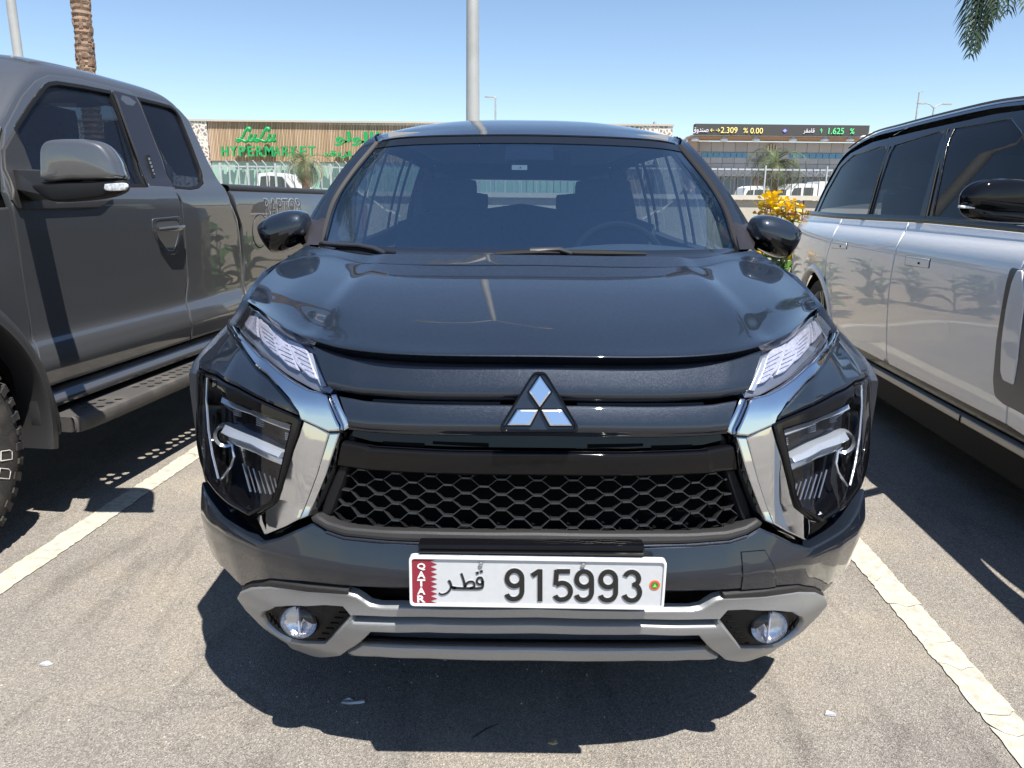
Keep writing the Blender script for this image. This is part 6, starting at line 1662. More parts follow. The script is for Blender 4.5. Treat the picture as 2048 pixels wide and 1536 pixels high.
# mud flap
fl_ = dedupe(kp([(52, 742), (62, 730), (76, 742), (84, 790), (85, 830), (76, 866), (58, 872), (46, 862), (44, 845)]))
panel('mud_flap', fl_, Surf(K, 's', lambda y, z: .055, 1), M['plastic_grey'], off=0, th=.04, bev=.006, res=.05)
# front tyre, with blocks and outlined lettering
TR = .44; CX = .06
ty = None
mb = MB(); cc = (0, WCY, TR)
mb.lathe([(CX - .31, .26), (CX - .31, .36), (CX - .29, .40), (CX - .25, .425), (CX - .05, .425), (CX - .008, .41), (CX + .006, .385), (CX + .012, .35), (CX + .010, .30), (CX - .004, .262), (CX - .03, .25)], cc, 'x', 56)
ty = mb.build('wheel', M['rubber'], K)
mb = MB()
nb2 = 44
for i in range(nb2):
    a = 2 * math.pi * i / nb2
    for (x0, x1, da, w_, hh2) in ((CX - .062, CX - .004, 0, .036, .018), (CX - .135, CX - .075, .5, .034, .016), (CX - .205, CX - .148, 0, .034, .016), (CX - .275, CX - .218, .5, .036, .018)):
        aa = a + da * 2 * math.pi / nb2; d = Vector((0, math.cos(aa), math.sin(aa))); t = Vector((0, -d.z, d.y)); c = Vector(cc); sk2 = .008 * (1 if i % 2 else -1)
        p = lambda x, r, q: c + Vector((x, 0, 0)) + d * r + t * q
        mb.hexa([p(x0, .415, -w_ / 2), p(x1, .415 if x1 < CX - .03 else .402, -w_ / 2), p(x1, .415 if x1 < CX - .03 else .402, w_ / 2), p(x0, .415, w_ / 2), p(x0, .415 + hh2, -w_ / 2 + sk2), p(x1, (.415 if x1 < CX - .03 else .408) + hh2, -w_ / 2), p(x1, (.415 if x1 < CX - .03 else .408) + hh2, w_ / 2 - .004), p(x0, .415 + hh2, w_ / 2 + sk2)])
    d = Vector((0, math.cos(a), math.sin(a))); t = Vector((0, -d.z, d.y)); c = Vector(cc); p = lambda x, r, q: c + Vector((x, 0, 0)) + d * r + t * q
    q_ = .014 if i % 2 else .010; rr_ = .375 if i % 2 else .388
    mb.hexa([p(CX + .004, rr_, -q_), p(CX + .013, rr_, -q_), p(CX + .013, rr_, q_), p(CX + .004, rr_, q_), p(CX - .02, .418, -q_), p(CX - .002, .418, -q_), p(CX - .002, .418, q_), p(CX - .02, .418, q_)])
mb.build('tread_block', M['rubber'], K, parent=ty, smooth=False, kind='stuff')
wl = mat('tyre_white_letter', (.55, .53, .48), rough=.7)
for i, ch in enumerate('DUARTGRT'):     # only the edges of two raised letters show in the photo
    pass
for a0 in (-12, -24, 168, 156):
    aa = R(a0); d = Vector((0, math.cos(aa), math.sin(aa))); t = Vector((0, -d.z, d.y)); c = Vector(cc) + d * .325 + Vector((CX + .0115, 0, 0))
    mb = MB(); P = [c + d * u + t * w for u, w in ((-.026, -.018), (.026, -.018), (.026, .010), (.014, .018), (-.026, .018), (-.026, -.018))]; mb.tube(P, .0022, 5); mb.build('raised_letter_outline', wl, K, parent=ty)
mb = MB(); mb.lathe([(CX - .03, .255), (CX - .05, .235), (CX - .09, .22), (CX - .10, .05), (CX - .06, .045), (CX - .06, .001)], cc, 'x', 40)
for k in range(6):
    a = k * math.pi / 3; d = Vector((0, math.cos(a), math.sin(a))); t = Vector((0, -d.z, d.y)); c = Vector(cc)
    mb.hexa([c + Vector((CX - .09, 0, 0)) + d * .05 - t * .03, c + Vector((CX - .055, 0, 0)) + d * .05 - t * .03, c + Vector((CX - .055, 0, 0)) + d * .05 + t * .03, c + Vector((CX - .09, 0, 0)) + d * .05 + t * .03, c + Vector((CX - .07, 0, 0)) + d * .24 - t * .022, c + Vector((CX - .035, 0, 0)) + d * .24 - t * .022, c + Vector((CX - .035, 0, 0)) + d * .24 + t * .022, c + Vector((CX - .07, 0, 0)) + d * .24 + t * .022])
mb.build('rim', M['plastic_grey'], K, parent=ty)
# off-side front wheel and rear wheels
for (xx, yy) in ((-1.78, WCY), (-.12, 6.15), (-1.62, 6.15)):
    mb = MB(); mb.lathe([(xx - .13, .25), (xx - .14, .40), (xx - .11, .435), (xx + .11, .435), (xx + .14, .40), (xx + .13, .25)], (0, yy, TR), 'x', 36); w2 = mb.build('wheel', M['rubber'], K)
    mb = MB(); mb.lathe([(xx + .12, .25), (xx + .06, .22), (xx + .06, .001)], (0, yy, TR), 'x', 24); mb.build('rim', M['plastic_grey'], K, parent=w2)
# bonnet, windscreen, nose (left of the frame, and for reflections)
G = [[Vector((x, y, z - .03 * abs((x + .85) / .8) ** 3)) for x in (-1.66, -1.3, -.85, -.4, -.04)] for (y, z) in ((1.22, 1.10), (1.30, 1.20), (1.8, 1.27), (2.6, 1.33), (2.98, 1.36))]
loft('bonnet', G, 16, 20, GREY, K, ang=60)
mb = MB(); mb.hexa([(-1.68, 1.18, .52), (-.02, 1.18, .52), (-.0, 1.42, .5), (-1.7, 1.42, .5), (-1.66, 1.22, 1.12), (-.04, 1.22, 1.12), (-.03, 1.42, 1.2), (-1.67, 1.42, 1.2)]); mb.build('front_end', M['plastic_grey'], K, smooth=False)
ap0 = KS.at(8, 318, -.03); ap1 = KS.at(95, 150, -.05)
G = [[Vector((-1.60, 2.9, 1.38)), Vector((-.85, 2.82, 1.37)), Vector((-.10, 2.9, 1.38))], [Vector((-1.5, 3.1, 1.63)), Vector((-.85, 3.02, 1.64)), Vector((-.21, 3.1, 1.63))], [Vector((-1.42, ap1.y + .02, ap1.z + .01)), Vector((-.85, ap1.y - .06, ap1.z + .05)), Vector((-.25, ap1.y + .02, ap1.z + .01))]]
loft('windscreen', G, 10, 14, M['tint'], K, ang=60)
# A pillar skin between windscreen and door
P1 = [KS.p(*KS.inv(x, y), -.004) for x, y in ((1, 372), (2, 300), (4, 250), (38, 182), (64, 151), (90, 139))]
P2 = [p + Vector((-.075, -.055, .012)) for p in P1]; P3 = [p + Vector((-.14, -.06, .01)) for p in P1]
v, f = grid_mesh(loft_pts([P1, P2, P3], 8, 20)); mk('front_pillar', v, f, GREY, K, ang=60)
# far side of the cab, seats
mb = MB(); mb.box((-1.68, 3.8, .95), (.05, 1.9, .8)); mb.build('far_side', GREY, K, smooth=False)
for (y0, y1) in ((2.95, 3.05), (3.95, 4.15), (4.55, 4.68)):
    mb = MB(); mb.hexa([(-1.68, y0, 1.38), (-1.63, y0, 1.38), (-1.63, y1, 1.38), (-1.68, y1, 1.38), (-1.50, y0 + (.5 if y0 < 3.1 else 0), 1.88), (-1.45, y0 + (.5 if y0 < 3.1 else 0), 1.88), (-1.45, y1 + (.5 if y0 < 3.1 else 0), 1.88), (-1.50, y1 + (.5 if y0 < 3.1 else 0), 1.88)]); mb.build('far_pillar', M['dark'], K, smooth=False)
G = [[Vector((-1.66, 4.70, 1.36)), Vector((-.10, 4.70, 1.36))], [Vector((-1.5, 4.58, 1.84)), Vector((-.36, 4.58, 1.84))]]
loft('cab_rear_window', G, 2, 2, M['tint'], K)
for (x, y) in ((-.52, 3.62), (-1.25, 3.62), (-.52, 4.28), (-1.25, 4.28)):
    s = rbox('seat', (x, y - .1, .95), (.54, .55, .2), M['seat'], T=K); rbox('seat_back', (x, y + .15, 1.25), (.52, .18, .66), M['seat'], T=K, rot=-R(14), parent=s); rbox('headrest', (x, y + .26, 1.64), (.28, .12, .22), M['seat'], T=K, parent=s)
mb = MB(); mb.box((-.85, 3.0, 1.28), (1.5, .35, .18)); mb.build('dashboard', M['dash'], K, smooth=False)
mb = MB(); mb.box((-.85, 3.8, .82), (1.6, 1.8, .05)); mb.build('cabin_floor', M['dark'], K, smooth=False)

# bed side
be = kp([(600, 385)])
def bp(pts): return [Vector(BS.inv(*p)) for p in pts]
y0b = cr1[0].x + .035
topz0, topz1 = bp([(458, 377)])[0].y, bp([(604, 386)])[0].y; yend = 7.30
bed = [Vector((y0b, topz0 - .01)), Vector((lerp(y0b, yend, .5), (topz0 + topz1) / 2 - .01)), Vector((yend - .16, topz1 - .015)), Vector((yend - .05, topz1 - .05)), Vector((yend, topz1 - .16)), Vector((yend, .60))] + [Vector((6.15 + .60 * math.cos(R(a)), .46 + .60 * math.sin(R(a)))) for a in range(20, 161, 10)] + [Vector((y0b + .24, .52)), Vector((y0b + .24, .56))] 
lowb = kp([(470, 420), (481, 452), (488, 520), (490, 585), (490, 612)])
bed = dedupe(bed[:-1] + [Vector((lowb[4].x + .03, .54))] + [Vector((p.x + .035, p.y)) for p in lowb[::-1]])
bedp = panel('bed_side', bed, BS, GREY, off=0, th=.04, bev=.008, res=.05)
G = []
for t in (0, .33, .66, 1):
    y = lerp(y0b, yend - .12, t); z = lerp(topz0, topz1, t)
    G.append([Vector((-.035, y, z - .02)), Vector((-.028, y, z + .004)), Vector((-.05, y, z + .022)), Vector((-.16, y, z + .022)), Vector((-.17, y, z - .08))])
loft('bed_rail_cap', G, 12, 12, M['plastic_grey'], K, ang=50)
G = [[Vector((-1.72, yend - .02, .6)), Vector((-.0, yend - .02, .6))], [Vector((-1.70, yend - .05, 1.3)), Vector((-.04, yend - .05, 1.3))]]
loft('tailgate', G, 3, 3, GREY, K)
mb = MB(); mb.box((-.86, y0b + .0, 1.0), (1.6, .05, .6)); mb.build('bed_front_wall', M['plastic'], K, smooth=False)
mb = MB(); mb.box((-1.70, (y0b + yend) / 2, 1.0), (.06, yend - y0b, .72)); mb.build('far_bed_side', GREY, K, smooth=False)
# fuel door
fc = Vector(bp([(520, 462)])[0]); fd2 = [fc + Vector((.105 * math.cos(a), .105 * math.sin(a))) for a in [k * math.pi / 12 for k in range(24)]]
panel('fuel_door_gap', [fc + (p - fc) * 1.05 for p in fd2], BS, M['dark'], off=.0006, th=.004, bev=0, res=.05); panel('fuel_door', fd2, BS, GREY, off=.003, th=.005, bev=.002, res=.05)
# flank decal with the model lettering
M['decal'] = mat('dark_graphic_vinyl', (.045, .045, .05), rough=.35); M['decal_line'] = mat('pale_grey_outline', (.30, .31, .34), rough=.3)
dc = bp([(501, 425), (507, 411), (520, 404), (527, 403), (533, 425)]); dd = panel('flank_decal', dc, BS, M['decal'], off=.0015, th=.002, bev=0, res=.05)
dl = [BS.p(p.x, p.y, .0025) for p in bp([(500, 428), (536, 428)])]; mb = MB(); mb.tube(dl, .0022, 5); mb.build('decal_line', M['decal_line'], K, parent=dd)
a_, b_ = BS.inv(528, 423), BS.inv(604, 411)
def rap(a, b, d): q = (cxr + a, czr + b); return BS.p(q[0], q[1], .0012 + d)
cxr, czr = (a_[0] + b_[0]) / 2, BS.inv(565, 414)[1]
rw = b_[0] - a_[0]
text('decal_lettering', 'RAPTOR', M['decal_line'], K, dd, (0, 0, 0), (0, 1, 0), (0, 0, 1), w=rw, h=.125, depth=.0015, wrapf=rap, fat=.035)
text('decal_lettering', 'RAPTOR', M['decal'], K, dd, (0, 0, 0), (0, 1, 0), (0, 0, 1), w=rw * .985, h=.110, depth=.0022, wrapf=rap, fat=-.004)
# tail lamp
panel('tail_lamp', [Vector((yend - .14, 1.02)), Vector((yend - .01, 1.02)), Vector((yend - .01, 1.24)), Vector((yend - .12, 1.25))], BS, mat('tail_lamp_red', (.25, .02, .02), rough=.1, coat=1), off=.006, th=.01, bev=.003, res=.05)
# door handle
def kq(px, py, o): return KS.at(px, py, o)
rc = rnd(kp([(303, 437), (357, 432), (363, 440), (362, 470), (352, 509), (333, 509), (312, 480), (305, 462)]), .02)
panel('handle_recess', rc, KS, GREY, off=.0035, th=.004, bev=.003, holes=[[c for c in rnd(kp([(312, 441), (352, 438), (357, 446), (356, 470), (348, 500), (336, 501), (318, 476), (313, 462)]), .015)]], res=.04, parent=front_door)
panel('handle_bowl', rnd(kp([(312, 441), (352, 438), (357, 446), (356, 470), (348, 500), (336, 501), (318, 476), (313, 462)]), .015), KS, M['handlebowl'] if 'handlebowl' in M else M['gloss'], off=.001, th=.003, bev=0, res=.03, parent=front_door)
mb = MB(); mb.tube([kq(309, 459, .020), kq(322, 457, .038), (kq(345, 455, .040)), kq(360, 453, .020)], [.012, .016, .016, .012], 12, flat=.8); mb.build('door_handle', GREY, K, parent=front_door)
# front door graphic? none: the dark band on the door is the mirror's shadow
# shut line mouldings: crease shadow gap at the lower door
# mirror
def km(px, py, x):  # point on plane x=const of the truck frame
    O, D = K.ray(px, py); return O + D * ((x - O.x) / D.x)
mo = K.loc(at(168, 330, 2.62)); 
def mpt(px, py, dy=0.0, Y=2.55): q = K.loc(at(px, py, Y)); q.y += dy; return q
def shell(nm, outl, y_back, m, parent=None, puff=.03, Y=2.50, ang=50):
    P = [mpt(x, y, 0, Y) for x, y in outl]; n = len(P); c = sum(P, Vector()) / n; rows = []
    for (s, d) in ((.70, -puff), (.90, -puff * .88), (.975, -puff * .5), (1.0, .0), (1.0, y_back * .6), (.95, y_back), (.8, y_back + .01)):
        rows.append([c + (p - c) * s + Vector((-.55 * max(0, d), d, 0)) for p in P])
    v, f = grid_mesh(loft_pts([r + [r[0]] for r in rows], 18, n * 4)); nn = n * 4 + 1
    f += [tuple(range(nn - 1)), tuple(18 * nn + k for k in range(nn - 1))[::-1]]
    return mk(nm, v, f, m, K, parent, ang=ang, weld=True)
MYY = 2.46
mm = shell('door_mirror', [(92, 330), (93, 300), (103, 284), (125, 279), (165, 279), (195, 282), (220, 292), (240, 318), (248, 340), (249, 358), (200, 361), (150, 362), (98, 364)], .16, GREY, puff=.045, Y=MYY)
shell('mirror_lower_shell', [(92, 364), (150, 363), (205, 362), (249, 359), (252, 378), (240, 388), (215, 396), (170, 402), (120, 404), (98, 396), (70, 372)], .15, M['plastic'], parent=mm, puff=.035, Y=MYY)
shell('turn_signal', [(210, 368), (252, 366), (252, 380), (212, 381)], .02, M['signal'], parent=mm, puff=.006, Y=MYY - .035)
a1 = mpt(100, 362, .06, MYY); 
base1 = KS.at(40, 372, .01); base2 = KS.at(62, 372, .01)
mb = MB(); mb.hexa([mpt(100, 395, .03, MYY), KS.at(32, 378, 0), KS.at(66, 402, 0), mpt(100, 395, .14, MYY), mpt(92, 342, .03, MYY), KS.at(24, 340, 0), KS.at(58, 338, 0), mpt(92, 342, .14, MYY)]); mb.build('mirror_arm', M['plastic_grey'], K, parent=mm, smooth=False)
msail = kp([(4, 300), (26, 262), (46, 296), (62, 338), (72, 368), (110, 405), (225, 398), (205, 412), (195, 416), (100, 419), (34, 419), (22, 400), (6, 340)])
panel('mirror_base', dedupe(msail), KS, M['plastic_grey'], off=.010, th=.02, bev=.006, res=.05, parent=mm)
# ================================================================== SILVER SUV
VY = math.atan(.0725)
V = Thing('suv', 'silver white SUV with black roof and glass parked right of the dark car', 'car', (1.823, 0, 0), -VY, (1.0, 4.3, 0))
REAR = 6.62
vx_, vz_ = smooth_tab([.2, .38, .46, .60, .80, .95, 1.04, 1.10, 1.15, 1.18, 1.22], [.07, .02, .0, -.015, -.030, -.036, -.034, -.022, .0, .025, .05], 300, 90)
def vbody(y, z):
    b = ft(vx_, vz_, min(z, 1.20)); 
    if z > 1.18: b = ft(vx_, vz_, 1.18) + .33 * (z - 1.18) + .5 * max(0, z - 1.62) ** 1.3
    r = max(0, y - 5.2); b += .055 * r * r + .30 * max(0, y - 6.25) ** 1.8 + 2.5 * max(0, y - 6.5) ** 2
    return b
VS = Surf(V, 's', vbody, -1)
SP = M['silver_paint']
def vp(pts): return [Vector(VS.inv(*p)) for p in pts]
belt_px = [(1622, 430), (1682, 436), (1760, 440), (1850, 444), (1950, 453), (2048, 463)]
BL = vp(belt_px)
bz = lambda y: tl([p.x for p in BL][::-1], [p.y for p in BL][::-1], y)
# door shut lines
s1 = vp([(1684, 438), (1664, 480), (1652, 520), (1650, 550)])
s2 = vp([(1818, 444), (1800, 480), (1788, 520), (1778, 580), (1774, 640), (1774, 724)])
ysill = vp([(1680, 690), (1774, 742), (1900, 810), (2040, 886)])
zs = .435
ywc = vp([(1628, 650)])[0].x
WY2, WR2 = 5.55, .395
archp = [Vector((WY2 + .43 * math.cos(R(a)), .40 + .43 * math.sin(R(a)))) for a in range(0, 181, 10)]
y1, y2 = s1[-1].x, s2[-1].x
yfront = 1.95
def line(a, b, n=6): return [Vector((lerp(a, b, i / n), bz(lerp(a, b, i / n)) - .004)) for i in range(n + 1)]
def dd2(P): return dedupe(P)
wa = [p for p in archp]
# rear quarter (behind the rear door)
s1x = [Vector((p.x + .004, p.y)) for p in s1]; s2x = [Vector((p.x + .004, p.y)) for p in s2]; s1y = [Vector((p.x - .004, p.y)) for p in s1]; s2y = [Vector((p.x - .004, p.y)) for p in s2]
qpt = [p for p in archp if p.x >= s1[-1].x + .004]
quarter = dd2([Vector((REAR, .55)), Vector((REAR, bz(6.2)))] + line(REAR, s1[0].x + .01) + s1x[1:] + [p for p in archp if p.x > s1x[-1].x and p.y > .6][::-1] + [Vector((WY2 + .43, .42)), Vector((REAR - .05, .42))])
panel('rear_quarter', quarter, VS, SP, off=0, th=.03, bev=.004, res=.028)
rd = dd2(line(s1[0].x - .004, s2[0].x + .006) + s2x[1:] + [Vector((s2x[-1].x + .02, zs + .02)), Vector((s2x[-1].x + .05, zs)), Vector((WY2 - .47, zs)), Vector((WY2 - .445, .45))] + [p for p in archp[::-1] if p.x < s1y[-1].x - .002 and p.y > .42] + s1y[::-1][:-1])
rdp = panel('rear_door', rd, VS, SP, off=0, th=.03, bev=.004, res=.028)
yf = 3.02
fdp_ = dd2(line(s2[0].x - .006, yf) + [Vector((yf - .02, 1.0)), Vector((yf - .06, .7)), Vector((yf - .03, zs))] + [Vector((s2y[-1].x - .02, zs)), Vector((s2y[-1].x, zs + .03))] + s2y[::-1][:-1])
fdp = panel('front_door', fdp_, VS, SP, off=0, th=.03, bev=.004, res=.028)
wfc = 2.15
fwp = dd2(line(yf - .008, 1.2) + [Vector((1.2, .8))] + [Vector((wfc - .02 + .43 * math.cos(R(a)), .40 + .43 * math.sin(R(a)))) for a in range(150, -1, -10)] + [Vector((yf - .04, zs)), Vector((yf - .068, .7)), Vector((yf - .028, 1.0))])
panel('front_wing', fwp, VS, SP, off=0, th=.03, bev=.004, res=.028)
panel('door_gap_backing', [Vector((2.6, .46)), Vector((5.05, .46)), Vector((5.35, .86)), Vector((6.1, 1.0)), Vector((6.1, 1.12)), Vector((2.4, 1.14))], VS, M['dark'], off=-.034, th=.003, bev=0, res=.2)
# waist moulding
mb = MB(); G = [[VS.p(y, bz(y) - .006, .002), VS.p(y, bz(y) + .008, .006), VS.p(y, bz(y) + .03, .004)] for y in [lerp(1.6, REAR - .1, i / 20) for i in range(21)]]
loft('waist_moulding', G, 40, 6, M['gloss'], V)
# sills: dark upper lip, painted strip, black lower
SL2 = Surf(V, 's', lambda y, z: .035 + .10 * max(0, .42 - z), -1)
def strip(nm, z0, z1, x, m, off=0): return panel(nm, [Vector((2.55, z0)), Vector((5.08, z0)), Vector((5.12, z1)), Vector((2.55, z1))], Surf(V, 's', lambda y, z: x, -1), m, off=off, th=.04, bev=.006, res=.1)
strip('sill_upper', .375, .432, .045, M['gloss']); strip('sill_strip', .335, .370, .012, SP if False else M['silltan']); strip('sill_lower', .20, .330, .035, M['plastic'])
for y in (4.62, 3.35):
    mb = MB(); mb.box((.010, y, .352), (.003, .006, .036)); mb.build('sill_joint', M['dark'], V, smooth=False)
mb = MB(); mb.hexa([(.08, 1.4, .24), (1.9, 1.4, .24), (1.9, 6.5, .24), (.08, 6.5, .24), (.08, 1.4, .46), (1.9, 1.4, .46), (1.9, 6.5, .46), (.08, 6.5, .46)]); 
mb.build('underbody', M['dark'], V, smooth=False)
# rear wheel
for (yy, xx, sg) in ((WY2, .045, 1), (wfc, .045, 1), (WY2, 1.93, -1), (wfc, 1.93, -1)):
    cc = (0, yy, WR2); mb = MB(); X_ = lambda d: xx + sg * d
    mb.lathe([(X_(.02), .29), (X_(-.005), .33), (X_(.0), .37), (X_(.03), .392), (X_(.24), .392), (X_(.27), .37), (X_(.26), .29)], cc, 'x', 44); w2 = mb.build('wheel', M['rubber'], V)
    mb = MB(); mb.lathe([(X_(.012), .292), (X_(.03), .275), (X_(.05), .272)], cc, 'x', 40)
    for k in range(9):
        a = k * 2 * math.pi / 9
        for da in (-.09, .09):
            d = Vector((0, math.cos(a + da), math.sin(a + da))); d2 = Vector((0, math.cos(a + da * .3), math.sin(a + da * .3))); t = Vector((0, -d.z, d.y)); c = Vector(cc)
            q = [c + Vector((X_(.045), 0, 0)) + d2 * .06 - t * .010, c + Vector((X_(.045), 0, 0)) + d2 * .06 + t * .010, c + Vector((X_(.02), 0, 0)) + d * .285 + t * .008, c + Vector((X_(.02), 0, 0)) + d * .285 - t * .008]
            mb.hexa([p + Vector((sg * .03, 0, 0)) for p in q] + q)
    mb.lathe([(X_(.04), .07), (X_(.035), .001)], cc, 'x', 20)
    mb.build('rim', M['alu'], V, parent=w2)
    mb = MB(); mb.lathe([(X_(.12), .001), (X_(.12), .19)], cc, 'x', 24); mb.build('brake_disc', M['galv'], V, parent=w2)
    if sg > 0:
        half_liner('wheel_arch_liner', V, X_(.45), X_(-.005), yy if yy > 3 else yy - .02, .40, .434, M['dark'], .28)
        G = []
        for a in range(0, 181, 10):
            c_, s_ = math.cos(R(a)), math.sin(R(a)); yq, zq = (yy if yy > 3 else yy - .02), .40
            G.append([VS.p(yq + .475 * c_, zq + .475 * s_, .001), VS.p(yq + .455 * c_, zq + .455 * s_, .012), VS.p(yq + .432 * c_, zq + .432 * s_, .010), VS.p(yq + .425 * c_, zq + .425 * s_, -.03)])
        loft('wheel_arch_lip', G, 30, 8, SP, V)
# door handles
def vq(pts): return [Vector(VS.inv(*p)) for p in pts]
for pts, par in (([(1666, 484), (1694, 486), (1693, 498), (1665, 496)], rdp), ([(1813, 512), (1860, 518), (1857, 536), (1811, 530)], fdp)):
    P = vq(pts); c = sum(P, Vector((0, 0))) / 4
    panel('handle_gap', rnd([c + (p - c) * 1.07 for p in P], .004), VS, M['dark'], off=.0008, th=.003, bev=0, res=.05, parent=par)
    panel('door_handle', rnd(P, .004), VS, SP, off=.004, th=.005, bev=.0015, res=.05, parent=par)
    q = VS.p(c.x - .03, c.y - .004, .0052); mb = MB(); mb.box(q, (.002, .016, .010)); mb.build('handle_button', M['dark'], V, parent=par, smooth=False)
# vertical blade on the front door
bl_ = dedupe(vq([(2022, 534), (2048, 540), (2062, 560), (2062, 838), (2030, 820), (2006, 808), (1989, 792), (1986, 760), (1992, 690), (2006, 600)]))
bd = panel('door_blade_frame', rnd(bl_, .02), VS, M['bladegrey'], off=.002, th=.01, bev=.003, res=.05, parent=fdp)
bi = vq([(2037, 540), (2048, 541), (2052, 600), (2046, 640), (2037, 720), (2029, 770), (2008, 760), (2003, 742), (2005, 690), (2014, 620), (2026, 565)])
panel('door_blade', rnd(bi, .012), VS, SP, off=.007, th=.006, bev=.003, res=.05, parent=fdp)
# highlights of the body crease
# ---- glasshouse
gl_ = vp([(1628, 424), (1650, 380), (1676, 332), (1700, 306), (1745, 283), (1830, 262), (1900, 246), (1990, 226), (2060, 216), (2064, 462), (1950, 452), (1850, 443), (1760, 439), (1682, 434)])
panel('side_glass_base', dedupe(gl_), VS, M['gloss'], off=-.012, th=.006, bev=.001, holes=[], res=.06) if False else None
q1 = vp([(1634, 424), (1652, 384), (1680, 334), (1706, 310), (1768, 290), (1772, 300), (1752, 360), (1733, 428), (1690, 430)])
q2 = vp([(1740, 430), (1760, 362), (1788, 290), (1884, 260), (1886, 266), (1866, 330), (1836, 436), (1790, 433)])
q3 = vp([(1862, 438), (1884, 330), (1908, 256), (2020, 236), (2040, 262), (2064, 330), (2070, 452), (1950, 446)])
outl = dedupe(gl_)
gp_ = panel('window_surround', outl, VS, M['gloss'], off=-.004, th=.02, bev=.003, holes=[dedupe(q1), dedupe(q2), dedupe(q3)], res=.06)
for q in (q1, q2, q3): panel('side_window', grow(dedupe(q), .004), VS, M['suvglass'], off=-.010, th=.003, bev=0, res=.06, parent=gp_)
mb = MB()
for a, b in (((1779, 292), (1736, 430)), ((1896, 258), (1852, 438))):
    mb = MB(); mb.tube([VS.at(*a, .001), VS.at((a[0] + b[0]) / 2 - 2, (a[1] + b[1]) / 2, .001), VS.at(*b, .001)], .005, 6); mb.build('pillar_seal', M['plastic'], V, parent=gp_)
# roof side rail and roof
rl = [(1626, 430), (1646, 384), (1672, 336), (1694, 306), (1742, 276), (1800, 260), (1880, 240), (1980, 218), (2060, 208), (2200, 190)]
RLP = smooth_line([VS.at(x, y, .0) for x, y in rl], 4)
r1_ = [p + Vector((-.004, 0, 0)) for p in RLP]; r2_ = [p + Vector((.012, 0, .022)) for p in RLP]; r3_ = [p + Vector((.07, 0, .045)) for p in RLP]; r4_ = [p + Vector((.25, 0, .075)) for p in RLP]
v, f = grid_mesh(loft_pts([r1_, r2_, r3_, r4_], 12, len(RLP) - 1)); mk('roof_side', v, f, M['suvroof'], V, ang=60)
G = []
for i in range(0, len(r4_), 4):
    p = r4_[i]; w = 1.98 - 2 * 0 - p.x
    G.append([p, Vector((lerp(p.x, w, .3), p.y, p.z + .035)), Vector((1.0, p.y, p.z + .045)), Vector((lerp(p.x, w, .7), p.y, p.z + .035)), Vector((w, p.y, p.z))])
loft('roof', G, 24, 16, M['suvroof'], V, ang=60)
mb = MB(); mb.tube([p + Vector((.010, 0, .035)) for p in RLP[12:]], .006, 6); mb.build('roof_moulding', M['gloss'], V)
# far side
mb = MB(); mb.box((1.96, 4.0, .8), (.05, 4.9, .75)); mb.build('far_side', SP, V, smooth=False)
for y in (3.0, 4.3, 5.35, 6.1):
    mb = MB(); mb.hexa([(1.93, y, 1.16), (1.97, y, 1.16), (1.97, y + .12, 1.16), (1.93, y + .12, 1.16), (1.72, y, 1.76), (1.76, y, 1.76), (1.76, y + .12, 1.76), (1.72, y + .12, 1.76)]); mb.build('far_pillar', M['dark'], V, smooth=False)
mb = MB(); mb.hexa([(.25, 6.50, .5), (1.75, 6.50, .5), (1.75, 6.56, .5), (.25, 6.56, .5), (.33, 6.46, 1.15), (1.68, 6.46, 1.15), (1.68, 6.5, 1.15), (.33, 6.5, 1.15)]); mb.build('tailgate', SP, V, smooth=False)
mb = MB(); mb.box((1.0, 4.2, .78), (1.8, 4.4, .04)); mb.build('cabin_floor', M['dark'], V, smooth=False)
for (x, y) in ((.52, 4.0), (1.45, 4.0), (.52, 5.0), (1.45, 5.0)):
    s = rbox('seat', (x, y - .1, .9), (.52, .55, .2), M['suvseat'], T=V); rbox('seat_back', (x, y + .15, 1.14), (.5, .17, .60), M['suvseat'], T=V, rot=-R(14), parent=s); rbox('headrest', (x, y + .26, 1.50), (.27, .12, .19), M['suvseat'], T=V, parent=s)
G = [[Vector((.30, 1.15, 1.0)), Vector((1.0, 1.1, 1.05)), Vector((1.7, 1.15, 1.0))], [Vector((.12, 1.8, 1.12)), Vector((1.0, 1.8, 1.16)), Vector((1.88, 1.8, 1.12))], [Vector((.10, 2.6, 1.18)), Vector((1.0, 2.6, 1.22)), Vector((1.9, 2.6, 1.18))]]
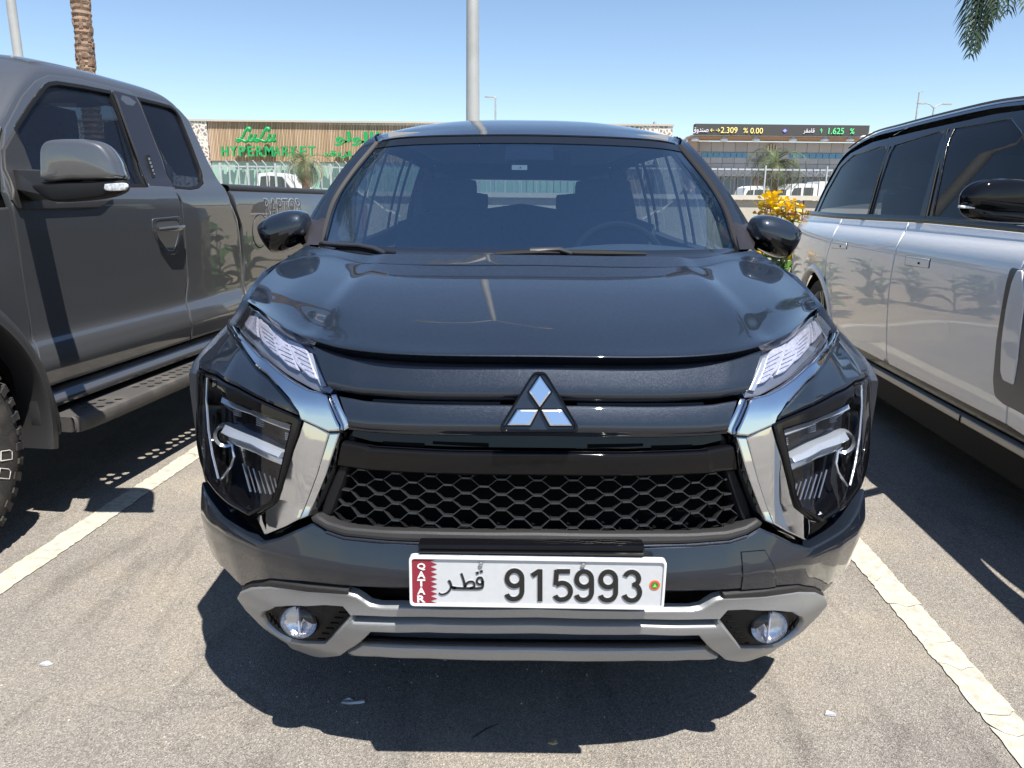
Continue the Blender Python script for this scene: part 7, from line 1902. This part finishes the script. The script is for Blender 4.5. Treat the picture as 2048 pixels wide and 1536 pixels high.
loft('bonnet', G, 8, 10, SP, V); mb = MB(); mb.hexa([(.1, 1.1, .35), (1.9, 1.1, .35), (1.95, 1.3, .35), (.05, 1.3, .35), (.2, 1.12, 1.0), (1.8, 1.12, 1.0), (1.85, 1.3, 1.05), (.15, 1.3, 1.05)]); mb.build('front_end', SP, V, smooth=False)
G = [[Vector((.15, 2.6, 1.2)), Vector((1.0, 2.5, 1.2)), Vector((1.85, 2.6, 1.2))], [Vector((.42, 3.3, 1.72)), Vector((1.0, 3.2, 1.76)), Vector((1.6, 3.3, 1.72))]]
loft('windscreen', G, 6, 8, M['suvglass'], V)
# door mirror
vm = lambda px, py, Y=2.62, dy=0: V.loc(at(px, py, Y)) + Vector((0, dy, 0))
def vshell(nm, outl, depth, m, parent=None, puff=.03, Y=2.60):
    P = [vm(x, y, Y) for x, y in outl]; n = len(P); c = sum(P, Vector()) / n; rows = []
    for (s, d) in ((.5, -puff), (.84, -puff * .85), (.96, -puff * .45), (1.0, .0), (1.0, depth * .6), (.93, depth), (.6, depth + .01)):
        rows.append([c + (p - c) * s + Vector((.55 * max(0, d), d, 0)) for p in P])
    v, f = grid_mesh(loft_pts([r + [r[0]] for r in rows], 18, n * 4)); nn = n * 4 + 1; f += [tuple(range(nn - 1)), tuple(18 * nn + k for k in range(nn - 1))[::-1]]
    return mk(nm, v, f, m, V, parent, ang=60, weld=True)
vmr = vshell('door_mirror', [(1917, 408), (1920, 388), (1934, 372), (1958, 361), (1995, 357), (2030, 358), (2070, 366), (2090, 395), (2088, 425), (2040, 428), (1980, 424), (1930, 416)], .17, M['gloss'], puff=.06)
vshell('mirror_lower_shell', [(1916, 409), (1980, 416), (2080, 420), (2086, 446), (2040, 447), (1978, 444), (1942, 438), (1923, 428)], .15, M['gloss'], parent=vmr, puff=.04)
vshell('turn_signal', [(1916, 410), (1950, 412), (1975, 417), (1970, 421), (1940, 418), (1917, 416)], .03, M['signal'], parent=vmr, puff=.012, Y=2.575)
mb = MB(); mb.tube([vm(2040, 430, 2.64), vm(2120, 445, 2.75), vm(2200, 452, 2.9)], [.035, .03, .03], 12); mb.build('mirror_arm', M['gloss'], V, parent=vmr)
